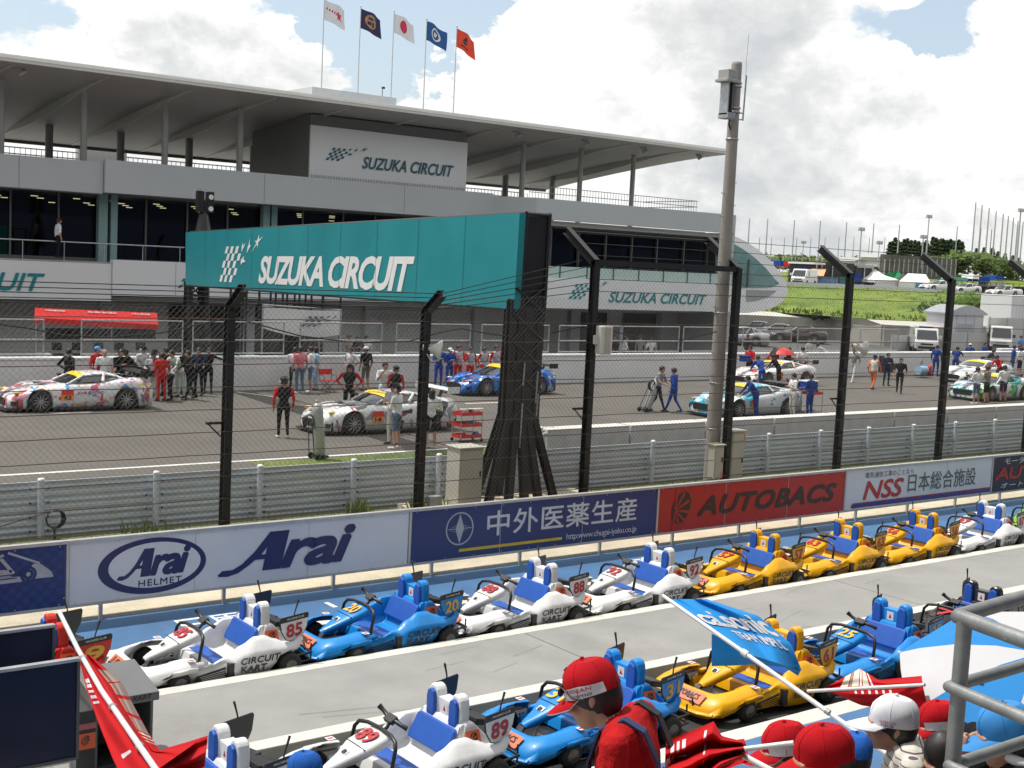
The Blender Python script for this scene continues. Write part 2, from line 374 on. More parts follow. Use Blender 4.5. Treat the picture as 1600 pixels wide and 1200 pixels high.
# tufts of grass along the edge of the track and under the fence
def tufts(name, areas, n, h, seed, mt):
    r = random.Random(seed); mb = MB()
    for x0, x1, y0, y1, k, hh in areas:
        for _ in range(k):
            x, y = r.uniform(x0, x1), r.uniform(y0, y1); s = r.uniform(.5, 1.2)*hh; a = r.uniform(0, 6.28); w = s*.10
            dx, dy = math.cos(a)*w, math.sin(a)*w; lx, ly = r.uniform(-.4, .4)*s, r.uniform(-.4, .4)*s
            mb.face([(x-dx, y-dy, -.02 if y > 24 else -.2), (x+dx, y+dy, -.02 if y > 24 else -.2), (x+lx, y+ly, s-(0 if y > 24 else .2))], mt)
    o = mb.build(name); o['kind'] = 'stuff'; return o
tuftm = mat('grass_blades', (.09, .17, .02), .8, 0, .35, 3, two=(.2, .25, .05))
sheet('grass_strip', 14.0, 26.5, 25.6, 29.1, .006, grassm)
tufts('grass', [(14, 26.5, 25.6, 29.1, 5200, .07), (4, 40, 22.7, 23.3, 500, .2), (14.6, 15.4, 22.0, 22.9, 200, .42), (13.3, 13.8, 22.8, 23.2, 90, .4), (8.6, 9.4, 22.8, 23.2, 70, .35)], 0, 0, 3, tuftm)

# ================================================================== pit building
wallm = mat('building_panel', (.42, .45, .465), .45, 0, .03, .3)
wall2 = mat('building_panel_white', (.70, .71, .72), .45, 0, .03, .3)
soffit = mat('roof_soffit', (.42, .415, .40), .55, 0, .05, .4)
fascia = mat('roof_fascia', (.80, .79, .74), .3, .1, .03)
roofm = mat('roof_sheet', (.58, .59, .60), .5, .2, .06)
colm = mat('column_paint', (.36, .36, .35), .45, 0, .05)
finm = mat('beam_paint', (.55, .54, .51), .5, 0, .04)
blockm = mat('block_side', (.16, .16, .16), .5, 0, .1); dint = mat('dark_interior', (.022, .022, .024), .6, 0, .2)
mull = mat('mullion', (.10, .11, .11), .4, .3, .05)
glz = glassy('window_glass', (.55, .62, .62), .55, .5)
greeng = mat('green_glass_fin', (.20, .31, .30), .12, 0, .06, coat=.4)
balg = mat('frosted_green_glass', (.46, .60, .57), .25, 0, .05)
lampm = emis('ceiling_lamp_light', (1., .84, .45), 2.0)
shutm = mat('shutter_grey', (.43, .43, .41), .55, .1, .06, 1.2)
garm = mat('garage_wall', (.50, .50, .485), .6, 0, .05, .8)
BX0, BX1 = -14., 57.4; roof_end = 12.33-1.82-.14
B = thing('pit_building', (35, 60, 0), 'long grey and white pit building under a sweeping canopy roof', 'building')
W = dict(parent=B, world=True)
# storeys
mb = MB()
mb.box((BX0, 56.05, 7.42), (19.58, 56.35, 8.80), wallm); mb.box((19.60, 55.85, 7.50), (40.6, 56.2, 8.93), wallm)
C1, C2 = py(838, 298, 54), py(1148, 336, 54)
px0 = 40.6
pz = [py(838, 298, 54).z, py(1148, 336, 54).z]; zb = py(858, 343, 54).z; zb2 = py(1148, 376, 54).z
mb.prism([(px0, 55.85), (42.1, 54.0), (57.4, 54.0), (57.4, 54.4), (42.3, 54.4), (px0, 56.2)], (0, 0, zb), X_, Y_, (0, 0, pz[1]-zb), wallm)
mb.build('parapet', **W)
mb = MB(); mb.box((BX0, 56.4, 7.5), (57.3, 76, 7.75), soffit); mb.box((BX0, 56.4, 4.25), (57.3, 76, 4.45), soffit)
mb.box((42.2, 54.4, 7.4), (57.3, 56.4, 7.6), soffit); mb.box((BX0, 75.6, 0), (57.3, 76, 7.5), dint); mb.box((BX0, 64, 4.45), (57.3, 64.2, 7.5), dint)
mb.box((57.3, 54.1, 0), (57.5, 76, 7.7), wallm)
mb.build('floor_slab', **W)
mb = MB(); mb.box((BX0, 55.9, 2.75), (19.98, 56.2, 4.38), wall2); mb.box((20.0, 55.8, 3.0), (45.5, 56.2, 4.58), wall2)
bz0, bz1 = py(1120, 487, 54).z, py(1120, 444, 54).z
mb.box((41.5, 53.9, bz0), (57.6, 54.3, bz1), wall2); mb.box((BX0, 56.2, 2.75), (57.4, 58.4, 3.0), soffit); mb.box((41.5, 54.3, bz0), (57.4, 56.2, bz0+.2), soffit)
mb.box((20.0, 56.2, 2.95), (57.4, 58.4, 4.35), wall2)
mb.build('balcony_band', **W)
mb = MB()
for i in range(3):
    x = -6+i*11.; mb.box((x-.006, 56.045, 7.44), (x+.012, 56.05, 8.78), mull)
for i in range(2):
    x = 27.2+i*7.8; mb.box((x-.006, 55.845, 7.52), (x+.012, 55.85, 8.91), mull)
for i in range(3):
    x = 22.9+i*7.8; mb.box((x-.006, 55.795, 3.02), (x+.01, 55.8, 4.56), mull)
mb.box((BX0, 56.035, 7.40), (19.58, 56.05, 7.44), mull)
mb.build('panel_joint', **W)
mb = MB(); mb.box((BX0, 71.2, roof_end), (56.3, 71.4, roof_end+.16), mull); mb.build('rear_beam', **W)
# glazing of the upper storey
mb = MB(); mb.face([(BX0, 57.5, 4.45), (41, 57.5, 4.45), (41, 57.5, 7.5), (BX0, 57.5, 7.5)], glz)
mb.face([(41, 57.5, 4.45), (42.8, 55.4, 4.45), (42.8, 55.4, 7.5), (41, 57.5, 7.5)], glz); mb.face([(42.8, 55.4, 4.45), (57.3, 55.4, 4.45), (57.3, 55.4, 7.5), (42.8, 55.4, 7.5)], glz)
mb.build('window', **W)
mb = MB()
for x in (16.04, 18.09, 22.06, 24.05, 26.07, 30.08, 32.36, 34.24, 36.4, 38.6, 14.0, 11.9, 9.8): mb.box((x-.035, 57.35, 4.45), (x+.035, 57.46, 7.45), mull)
for x in (44.2, 46.2, 48.2, 50.2, 52.2, 54.4, 56.4): mb.box((x-.04, 55.2, 4.45), (x+.04, 55.36, 7.45), mull)
mb.box((BX0, 57.3, 4.45), (41, 57.46, 4.6), mull); mb.box((BX0, 57.3, 7.4), (41, 57.46, 7.5), mull); mb.box((42.8, 55.2, 7.3), (57.3, 55.36, 7.45), mull)
mb.build('window_frame', **W)
mb = MB()
for x0, x1 in ((19.75, 20.15), (20.3, 20.6), (27.75, 28.1), (28.2, 28.5)): mb = MB(); mb.box((x0, 57.0, 4.45), (x1, 57.34, 7.48), greeng); mb.build('glass_fin', **W)
for i in range(14):
    for j in range(4):
        if (i*7+j*3) % 4 == 1: continue
        l = MB(); x = 8.+i*1.9+j*.6; z = 7.24-j*.05; l.box((x, 59.4+j*1.1, z), (x+.30, 59.47+j*1.1, z+.035), lampm); l.build('ceiling_lamp', **W)
# garages
mb = MB(); mb.box((BX0, 58.4, 0), (57.4, 58.7, 3.0), garm)
for x in (13., 20.6, 27.6, 34.6, 41.6, 48.6, 55.9): mb.box((x-.35, 58.0, 0), (x+.35, 58.4, 2.75), wallm)
for i, x in enumerate((13.4, 20.95, 34.95, 41.95)): 
    mb.box((x, 58.25, 0), (x+6.2, 58.38, 2.6), shutm)
    for k in range(12): mb.box((x, 58.23, .12+k*.21), (x+6.2, 58.25, .15+k*.21), garm)
mb.build('garage_wall', **W)
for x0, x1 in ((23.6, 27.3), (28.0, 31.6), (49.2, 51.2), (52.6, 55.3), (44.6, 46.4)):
    d = MB(); d.box((x0, 58.2, 0), (x1, 58.24, 2.55), dint); d.build('garage_shade', **W)  # thin near-black sheets stand in for the shade inside open garages
# stainless rail along the balcony and rail at the back of the terrace
mb = MB(); hz = py(0, 373, 56.1).z
mb.tube([(BX0, 56.1, hz), (23.4, 56.1, hz)], .035, steel, 6)
for i in range(16): x = 23.2-i*1.75; mb.tube([(x, 56.1, 4.38), (x, 56.1, hz)], .022, steel, 5)
mb.build('handrail', **W)
mb = MB(); mb.box((41.9, 54.0, bz1), (57.5, 54.05, py(1120, 428, 54).z), balg); mb.build('balcony_glass', **W)
mb = MB()
for i in range(9): x = 42.0+i*1.93; mb = MB(); mb.box((x-.03, 53.96, bz1-.1), (x+.03, 54.0, py(1120, 428, 54).z), mull); mb.build('balcony_post', **W)
mb = MB()
for z in (9.0, 9.45): mb.tube([(BX0, 73.5, z), (57.0, 73.5, z)], .03, mull, 4)
for i in range(230): x = -10+i*.29; mb.box((x-.012, 73.48, 7.75), (x+.012, 73.52, 10.3), mull)
for z in (9.95, 10.3): mb.tube([(BX0, 73.5, z), (56.0, 73.5, z)], .035, mull, 4)
mb.box((24.2, 73.4, 7.7), (27.0, 73.9, 10.6), colm)
for z in (9.15, 9.5): mb.tube([(42.5, 55.2, z), (55.3, 55.2, z), (55.3, 60, z)], .02, galv, 4)
for i in range(60): x = 42.5+i*.215; mb.box((x-.008, 55.19, 8.6), (x+.008, 55.21, 9.5), galv)
mb.build('terrace_railing', **W)
# canopy roof: curved section swept along the building
RX1 = 56.45
def roof_under(y): t = (y-54.)/17.4; return 12.33 - 1.82*(t**1.35)
ys = [54+17.4*i/14 for i in range(15)]
mb = MB()
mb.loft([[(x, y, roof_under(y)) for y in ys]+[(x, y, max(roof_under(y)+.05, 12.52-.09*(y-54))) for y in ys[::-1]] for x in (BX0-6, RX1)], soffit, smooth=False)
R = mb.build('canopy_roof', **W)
mb = MB(); mb.box((BX0-6, 53.86, 12.33), (RX1+.15, 54.0, 12.46), finm); mb.box((BX0-6, 53.84, 12.46), (RX1+.18, 54.2, 12.58), fascia); mb.box((BX0-6, 53.95, 12.58), (RX1+.15, 55.5, 12.63), roofm)
mb.box((29.2, 55.2, 12.63), (33.9, 60, 13.15), roofm)
mb.build('roof_edge', R)
mb.v = [(a-35, b-60, c) for a, b, c in mb.v]
R.children[0].data.vertices.foreach_set('co', [q for v in mb.v for q in v])
for x in (-4, 0, 3.8, 7.6, 11.4, 15.25, 19.2, 23.15, 27.0, 30.9, 35.1, 40.2, 44.9, 49.25, 53.6):
    mb = MB(); pr = []
    yy = [54.6+16.6*i/12 for i in range(13)]
    for y in yy: pr.append((y, roof_under(y)+.02))
    for y in yy[::-1]: t = (y-54.6)/16.6; pr.append((y, roof_under(y)-.03-.55*math.sin(math.pi*min(1, t*1.05))**1.5*(.35+t*.65)))
    mb.prism(pr, (x-.06, 0, 0), Y_, Z_, (.12, 0, 0), finm)
    mb.build('roof_beam', **W)
for x in (4.4, 8.2, 12.0, 15.78, 19.35, 23.13, 26.89, 44.1, 48.34, 52.46):
    mb = MB(); mb.cyl((x, 58, 7.7), (x, 58, roof_under(58)), .15, colm, n=12); mb.build('front_column', **W)
for x in (12.6, 16.4, 20.6, 24.3, 28.1, 31.9, 45.6, 49.6, 53.5):
    mb = MB(); mb.cyl((x, 67, 7.7), (x, 67, roof_under(67)), .2, colm, n=12); mb.build('rear_column', **W)
# sign block on the terrace
mb = MB(); mb.box((30.15, 57.0, 8.7), (39.48, 63.5, roof_under(57)-.08), blockm); mb.box((30.1, 56.9, 8.6), (39.5, 57.0, 11.55), wall2)
for i in range(60): mb.box((30.2+i*.155, 56.86, 8.65), (30.25+i*.155, 56.9, 9.15), wallm)
mb.build('sign_block', **W)
tb = mat('building_letter_teal', (.02, .115, .15), .5, 0, .05)
mb = MB(); circuit_logo(mb, (30.95, 56.9, 9.92), X_, Z_, 2.5, .82, tb, .03); mb.text('SUZUKA CIRCUIT', (33.05, 56.9, 9.66), X_, Z_, 5.6, .62, tb, .025, .3, .03); mb.build('lettering', **W)
tb2 = mat('band_letter_teal', (.005, .22, .25), .5, 0, .05)
mb = MB()
def band_sign(lx, lz, lw, lh, tx, tz, tw, th, Y):
    circuit_logo(mb, (lx, Y, lz), X_, Z_, lw, lh, tb2, .02); mb.text('SUZUKA CIRCUIT', (tx, Y, tz), X_, Z_, tw, th, tb2, .025, .3, .02)
a, b_ = py(888, 467, 53.9), py(950, 476, 53.9); c_ = py(1104, 462, 53.9)
band_sign(a.x, a.z, 2.9, py(930, 438, 53.9).z-a.z, b_.x, py(950, 473, 53.9).z+.02, c_.x-b_.x, .62, 53.9)
band_sign(23.0, 3.42, 2.6, .95, 26.2, 3.5, 7.6, .75, 55.8)
band_sign(4.2, 3.0, 2.6, 1.0, 7.5, 3.1, py(70, 440, 55.9).x-7.5, .78, 55.9)
mb.build('band_lettering', **W)
# rounded glass end with its white ring
lobe_o = [(1146, 368), (1165, 377), (1185, 390), (1204, 407), (1220, 428), (1230, 446), (1231, 458), (1224, 470), (1210, 480), (1192, 486), (1168, 489), (1146, 489)]
lobe_i = [(1146, 381), (1160, 389), (1178, 402), (1196, 419), (1210, 436), (1217, 443), (1205, 449), (1180, 450), (1146, 449)]
lobe_i2 = [(1166, 453), (1213, 454), (1200, 464), (1180, 470), (1166, 471)]
def pp(l, Y): return [(py(x, y, Y).x, py(x, y, Y).z) for x, y in l]
mb = MB(); po, pi_, p2 = pp(lobe_o, 54.2), pp(lobe_i, 54.2), pp(lobe_i2, 54.2)
mb.prism(po, (0, 54.2, 0), X_, Z_, (0, 5.5, 0), mat('end_ring_white', (.82, .82, .83), .4, 0, .02)); mb.build('end_ring', **W)
mb = MB(); mb.prism(pi_, (0, 54.16, 0), X_, Z_, (0, .03, 0), mat('end_glass', (.17, .30, .29), .12, 0, .25, .8, coat=.3)); mb.build('end_window', **W)
mb = MB(); mb.prism(p2, (0, 54.16, 0), X_, Z_, (0, .03, 0), mat('end_slab', (.33, .35, .36), .5)); mb.box((py(1168, 448, 54.1).x-.05, 54.08, py(1168, 448, 54.1).z), (py(1168, 448, 54.1).x+.05, 54.15, py(1168, 405, 54.1).z), mull); mb.build('end_trim', **W)
# spot lamps under the canopy
lensm = mat('lamp_lens', (.7, .7, .68), .15, 0, .05)
for i, (x, y) in enumerate(((30, 108), (807, 208), (914, 222), (1005, 233), (1091, 243))):
    p = py(x, y, 55.3); L = thing('spot_lamp', p, ('spot lamp under the canopy, leftmost of all five', 'spot lamp under the canopy just right of the terrace sign', 'spot lamp under the canopy above the second open-end column', 'spot lamp under the canopy between the last column and the roof tip', 'spot lamp nearest the pointed tip of the canopy')[i], 'lamp', 'spot lamps hanging under the canopy')
    mb = MB(); mb.cyl((-.25, 0, roof_under(55.3)-p.z), (-.05, 0, .08), .03, dkplastic, n=6); mb.build('arm', L)
    mb = MB(); mb.cyl((-.08, 0, .1), (.1, -.1, -.16), .1, colm, .17, n=12); h = mb.build('housing', L)
    mb = MB(); mb.cyl((.1, -.1, -.16), (.115, -.11, -.185), .165, lensm, n=12); mb.build('lens', L)
for x, y in ((812, 267), (985, 285)):
    pass
# flags on the roof
flag_cols = {'w': mat('flag_white', (.74, .74, .76), .8, 0, .03), 'n': mat('flag_navy', (.03, .03, .09), .8), 'b': mat('flag_blue', (.02, .10, .30), .8), 'r': mat('flag_red', (.78, .07, .03), .8), 'red': mat('flag_print_red', (.62, .03, .10), .8), 'tan': mat('flag_print_tan', (.42, .22, .10), .8)}
polem = mat('pole_white', (.55, .56, .57), .35, .2)
def cloth(mb, w, h, m, droop, seed, nx=16, ny=8, deco=None):
    r = random.Random(seed); ph = r.uniform(0, 6)
    def P(a, b, off=0.):
        x = a*w*.93; z = -b*h - droop*w*(a**1.25) - .06*h*math.sin(a*5+ph)*a; y = .12*w*math.sin(a*7+ph+b*1.5)*a**.7 + off
        return (x, y, z)
    g = [[P(i/nx, j/ny) for i in range(nx+1)] for j in range(ny+1)]
    vs = [p for row in g for p in row]; fs = [(j*(nx+1)+i, (j+1)*(nx+1)+i, (j+1)*(nx+1)+i+1, j*(nx+1)+i+1) for j in range(ny) for i in range(nx)]
    mb.add(vs, fs, m, True); return P
FL = (('w', 507, 0, 503, 140, 'white flag with a red crest, first from the left on the roof'), ('n', 564, 14, 558, 149, 'navy flag with a tan emblem on the canopy roof'),
      ('j', 616, 22, 609, 157, 'white flag with a plain red disc on the canopy roof'), ('b', 667, 34, 658, 165, 'blue flag with a white ring emblem on the canopy roof'), ('r', 714, 45, 707, 171, 'orange red flag on the rightmost of the roof poles'))
for i, (k, x1, y1, x0, y0, lab) in enumerate(FL):
    t = py(x1, y1, 55.8); b0 = py(x0, y0, 55.8); hh = t.z-12.5
    P = thing('flag_pole', (t.x-.01, 55.8, 12.6), lab.replace('flag', 'flag on a slim pole', 1) if 0 else lab, 'flag', 'flags on the canopy roof')
    mb = MB(); mb.cyl((0, 0, 0), (0, 0, hh), .035, polem, .022, n=8); mb.ell((0, 0, hh+.03), .05, polem, 8, 6); mb.build('pole', P)
    mb = MB(); w, h = 1.28, .95
    cm = {'w': 'w', 'n': 'n', 'j': 'w', 'b': 'b', 'r': 'r'}[k]
    Pf = cloth(mb, w, h, flag_cols[cm], .30 if k != 'r' else .42, i*3+1)
    for side in (-.012, .012):
        def pl(pts, m):
            if side > 0: pts = pts[::-1]
            n_ = len(pts); cx = sum(p[0] for p in pts)/n_; cy = sum(p[1] for p in pts)/n_; K_ = 6 if n_ > 8 else 3; ds = []
            for i in range(n_): A_, B_ = pts[i], pts[(i+1) % n_]; ds += [(A_[0]+(B_[0]-A_[0])*q/3, A_[1]+(B_[1]-A_[1])*q/3) for q in range(3)] if n_ <= 8 else [A_]
            n_ = len(ds); vs = [Pf(cx+(x-cx)*k/K_, cy+(y-cy)*k/K_, side) for k in range(1, K_+1) for x, y in ds]+[Pf(cx, cy, side)]; C0 = len(vs)-1
            mb.add(vs, [(C0, i, (i+1) % n_) for i in range(n_)]+[(k*n_+i, (k+1)*n_+i, (k+1)*n_+(i+1) % n_, k*n_+(i+1) % n_) for k in range(K_-1) for i in range(n_)], m)
        circ = lambda cx, cy, rx, ry, n=22: [(cx+rx*math.cos(-2*math.pi*q/n), cy+ry*math.sin(-2*math.pi*q/n)) for q in range(n)]
        if k == 'j': pl(circ(.5, .48, .22, .3), flag_cols['red'])
        if k == 'n':
            pl(circ(.5, .48, .3, .34), flag_cols['tan'])
            side *= 1.5; pl([(.34, .4), (.34, .28), (.6, .28), (.6, .4)], flag_cols['n']); pl([(.3, .66), (.3, .5), (.5, .5), (.5, .66)], flag_cols['n']); pl([(.56, .7), (.56, .46), (.68, .46), (.68, .7)], flag_cols['n'])
        if k == 'b':
            pl(circ(.5, .48, .24, .32), flag_cols['w']); side *= 1.5; pl(circ(.5, .48, .17, .24), flag_cols['b']); side *= 1.5; pl([(.4, .6), (.42, .36), (.6, .42), (.52, .62)], flag_cols['w'])
        if k == 'w':
            pl([(.1, .42), (.1, .3), (.5, .3), (.5, .42)][::1], flag_cols['red']) if 0 else None
            for q in range(5): pl([(.12+q*.1, .44+.02*q), (.14+q*.1, .32+.02*q), (.19+q*.1, .32+.02*q), (.17+q*.1, .44+.02*q)], flag_cols['red'])
            pl([(.64, .7), (.6, .5), (.62, .3), (.72, .42), (.85, .34), (.8, .55), (.88, .7), (.74, .62)], flag_cols['red'])
        if k == 'r':
            bl = MATS['black_paint']
            pl([(.3, .5), (.45, .25), (.62, .3), (.6, .42)], bl); pl([(.3, .54), (.6, .46), (.58, .6), (.42, .66)], bl); pl([(.2, .8), (.2, .74), (.66, .74), (.66, .8)], bl)
    o = mb.build('flag_cloth', P); o.location.z = hh-.06
# mast on the roof between the flags
t = thing('roof_mast', py(597, 153, 55.8), 'small slim mast with a sensor on the roof between two flags', 'mast')
mb = MB(); mb.cyl((0, 0, -.3), (0, 0, .55), .02, dkplastic, n=6); mb.build('pole', t); mb = MB(); mb.cbox((.05, 0, .5), (.14, .1, .1), dkplastic); mb.build('sensor', t)

# ================================================================== pit wall with its mesh panels
pw = mat('pit_wall_paint', (.74, .74, .74), .6, 0, .06, .8, dirt=.12)
pwt = mat('pit_wall_top', (.80, .80, .78), .6, 0, .05)
mb = MB(); mb.box((-40, 44.3, 0), (81, 44.75, 1.22), pw); mb.box((-40, 44.26, 1.22), (81, 44.79, 1.30), pwt); o = tag(mb.build('pit_wall', bev=.015), 'long low white concrete wall between the grid and the pit lane', 'wall')
def mesh_lines(mb, o, u, v, w, h, pitch, r, m, clip=None):
    """woven wire: two families of thin slanting wires, cut to a w x h panel"""
    o, u, v = V(o), V(u), V(v); nn = u.cross(v).normalized()
    for fam in (1, -1):
        k = -h if fam > 0 else 0
        while k < (w if fam > 0 else w+h):
            # x = k + fam*y
            y0, y1 = 0., h
            if fam > 0: y0 = max(0, -k); y1 = min(h, w-k)
            else: y0 = max(0, k-w); y1 = min(h, k)
            if y1-y0 > .02:
                a = o+u*(k+fam*y0)+v*y0+nn*(r*fam); b = o+u*(k+fam*y1)+v*y1+nn*(r*fam)
                d = (b-a).normalized(); s_ = d.cross(nn)*r
                mb.add([a-s_, a+s_, a+nn*r*1.5, b-s_, b+s_, b+nn*r*1.5], [(0, 1, 4, 3), (1, 2, 5, 4), (2, 0, 3, 5)], m)
            k += pitch
meshm = mat('mesh_wire', (.12, .12, .115), .55, .2)
labs = ['at the left end of the pit wall', 'behind the red covered pit stand', 'left of the far gantry tower', 'behind the white hanging sign', 'right of the white hanging sign', 'behind the line of red suits', 'right of the near gantry tower', 'left of the box loudspeaker', 'right of the box loudspeaker', 'behind the tall concrete pole', 'behind the red umbrella', 'last before the white van']
xs = [9.9, 14.9, 19.0, 23.4, 27.8, 32.1, 36.4, 40.2, 44.2, 48.4, 52.6, 57.8]
for i, x in enumerate(xs):
    w = 3.7 if i != 11 else 3.4
    P = thing('mesh_panel', (x, 44.55, 1.3), 'steel framed wire mesh panel on the wall '+labs[i], 'fence', 'mesh panels standing on the pit wall')
    mb = MB()
    for a, b in (((0, 0, .05), (0, 0, 1.3)), ((w, 0, .05), (w, 0, 1.3)), ((0, 0, 1.28), (w, 0, 1.28)), ((0, 0, .1), (w, 0, .1)), ((0, 0, .6), (w, 0, .6))): mb.tube([a, b], .03, galv, 6)
    mb.build('frame', P)
    mb = MB(); mesh_lines(mb, (0, .01, .1), X_, Z_, w, 1.18, .16, .004, meshm); mb.build('mesh', P)
# ================================================================== guard rail
railm = mat('guard_rail_steel', (.58, .625, .70), .42, .05, .08, 2.5, dirt=.08)
postw = mat('rail_post_white', (.56, .60, .68), .45, .2, .05)
postcap = mat('rail_post_cap', (.8, .8, .82), .5, 0, .05)
G = thing('guard_rail', (20, 23.5, 0), 'long grey corrugated guard rail of stacked beams beside the track', 'guard rail')
GX0, GX1 = -10., 120.
for k in range(4):
    z0 = -.14+k*.262; prof = []
    for i in range(9):
        t = i/8; prof.append((.028*(-math.cos(t*4*math.pi))+.03, z0+.245*t))
    mb = MB(); mb.loft([[(x, 23.56+a, z) for a, z in prof]+[(x, 23.60+a, z) for a, z in prof[::-1]] for x in (GX0, GX1)], railm); mb.build('beam', G, world=True)
gx = [7.14+2.18*i for i in range(-3, 40)]
bolt = mat('bolt_dark', (.06, .06, .065), .5, .5)
for i, x in enumerate(gx):
    mb = MB(); mb.cyl((x, 23.42, -.25), (x, 23.42, .93), .062, postw, n=10); mb.lathe([(.066, 0), (.07, .02), (.05, .05), (.001, .06)], (x, 23.42, .93), postcap, 10)
    for k in range(4):
        for dx in (-.16, .16): mb.cbox((x+dx, 23.515, -.02+k*.262), (.03, .03, .035), bolt)
    mb.build('post', G, world=True)

# concrete blocks in front of the rail, on the track side
blk = mat('barrier_concrete', (.50, .49, .46), .8, 0, .12, 2, .3, 40, dirt=.30, fine=.1)
wht = mat('barrier_top', (.60, .585, .54), .8, 0, .08, 3, dirt=.2)
nb = 0
x = 20.6
while x < 62:
    L = 2.92
    P = thing('concrete_barrier', (x, 25.75, 0), {0: 'concrete barrier block with a chipped crumbling end, first of the row'}.get(nb, 'plain concrete barrier block %s' % ['', 'second in the row, left of the tall pole', 'passing behind the foot of the tall concrete pole', 'just right of the tall pole', 'in front of the white overalls', 'in front of the red topped tool cart', 'left of the post with the horn speaker', 'with a white tarp lying behind it', 'in front of the walking black shirt', 'left of the post before the green car', 'in front of the green and white car', 'in front of the photographers by the green car', 'near the right edge of the picture', 'at the right edge of the picture', 'beyond the right edge'][min(nb, 14)]), 'barrier', 'concrete barriers along the track')
    mb = MB()
    BH = 1.03; pr = [(-.40, 0), (.40, 0), (.40, .22), (.26, .42), (.24, BH), (-.24, BH), (-.26, .42), (-.40, .22)]
    mb.prism(pr, (0.02, 0, 0), Y_, Z_, (L-.06, 0, 0), blk); mb.build('block', P, bev=.03)
    mb = MB(); mb.box((.03, -.255, BH-.005), (L-.06, .255, BH+.015), wht); mb.build('painted_top', P, bev=.01)
    if nb == 0:
        mb = MB(); r = random.Random(5)
        for _ in range(26): mb.ell((r.uniform(-.05, .75), r.uniform(-.24, .24), r.uniform(.9, 1.06)), (r.uniform(.04, .1), r.uniform(.04, .08), .05), wht if r.random() < .7 else blk, 6, 4)
        mb.build('rubble', P)
    x += L; nb += 1

# ================================================================== catch fence
FY = 21.8
FE = thing('catch_fence', (20, FY, 0), 'tall black steel catch fence with cranked posts, cables and wire mesh', 'fence')
fx = [10.0, 14.29, 18.75, 23.35, 27.67, 32.25, 36.8]
def hbeam(mb, a, b, w, d, m, side=X_):
    a, b = V(a), V(b); t = (b-a).normalized(); s_ = V(side); q = t.cross(s_).normalized()
    for k in (-1, 1): mb.par(a-s_*w/2+q*(k*d/2-.01), s_*w, q*.02, b-a, m)
    mb.par(a-s_*.008-q*(d/2-.01), s_*.016, q*(d-.02), b-a, m)
    return mb
tipn = py(380, 450, 21.25).z; tipf = py(885, 360, 22.87).z
for i, x in enumerate([5.7, *fx, 41.3]):
    low = x < 16
    kz = 4.22 if low else 5.38
    mb = MB(); hbeam(mb, (x, FY, -.3), (x, FY, kz+.05), .15, .155, black)
    if low: hbeam(mb, (x, FY, kz), (x, 21.25, tipn), .15, .15, black)
    else: hbeam(mb, (x, FY, kz), (x, 22.87, tipf), .15, .17, black)
    for k in range(9): mb.cbox((x, FY-.1, .35+k*.42), (.05, .03, .05), dkplastic)
    if i in (1, 3, 5): mb.cbox((x-.22, FY+.05, 2.1), (.34, .05, .05), dkplastic); mb.tube([(x-.36, FY+.05, 2.1), (x-.1, FY+.05, 1.85)], .015, dkplastic, 5)
    mb.build('post', FE, world=True)
mb = MB(); mb.box((18.8, FY-.06, 5.33), (23.3, FY+.06, 5.46), black); mb.build('cross_beam', FE, world=True)
mb = MB(); mb.tube([(18.75, 22.85, tipf-.02), (23.35, 22.85, tipf-.02)], .035, black, 6); mb.build('cross_beam', FE, world=True)
cab = mat('fence_cable', (.12, .075, .055), .5, .4)
for k in range(10):
    z = .3+k*.415; mb = MB(); pts = [(x, FY-.12+(.02 if j % 2 else 0), z-(.012 if j % 2 else 0)) for j, x in enumerate(np.linspace(3, 43, 39))]
    mb.tube(pts, .0085, cab, 5); mb.build('cable', FE, world=True)
for k in range(5):
    t = k/4; mb = MB(); mb.tube([(5.7, FY-.55*t, 4.25+(tipn-4.25)*t), (10., FY-.55*t, 4.25+(tipn-4.25)*t), (14.29, FY-.55*t, 4.25+(tipn-4.25)*t), (18.75, FY+(.1+.1*k), 4.75+.17*k)], .009, black, 5); mb.build('cable', FE, world=True)
for k in range(6):
    t = k/5; mb = MB(); mb.tube([(18.75, FY+.02+1.03*t, 4.75+(tipf-4.75)*t), (42, FY+.02+1.03*t, 4.75+(tipf-4.75)*t)], .008, black, 5); mb.build('cable', FE, world=True)
mb = MB(); mesh_lines(mb, (3.5, FY+.02, .05), X_, Z_, 11.0, 4.2, .115, .0020, meshm); mb.build('mesh', FE, world=True)
mb = MB(); mesh_lines(mb, (14.5, FY+.02, .05), X_, Z_, 4.2, 4.55, .115, .0020, meshm); mb.build('mesh', FE, world=True)
mb = MB(); mesh_lines(mb, (18.7, FY+.02, .05), X_, Z_, 24, 5.3, .115, .0020, meshm); mb.build('mesh', FE, world=True)
# slack black cable looping along the track behind the mesh
mb = MB()
pts = []
for (x, y) in ((0, 507), (40, 512), (100, 524), (170, 527), (250, 520), (320, 505), (362, 495), (400, 506), (470, 525), (560, 536), (640, 533), (690, 519), (720, 513), (760, 521), (800, 526)): pts.append(py(x, y, 22.0))
mb.tube(pts, .014, black, 5); o = tag(mb.build('hanging_cable'), 'slack black cable looping along the fence left of the gantry tower', 'cable')
mb = MB(); pts = [py(x, y, 22.0) for x, y in ((860, 521), (910, 510), (940, 512), (975, 522), (1020, 531), (1070, 531), (1120, 518))]
mb.tube(pts, .014, black, 5); o = tag(mb.build('hanging_cable'), 'slack black cable behind the box loudspeaker right of the gantry', 'cable')

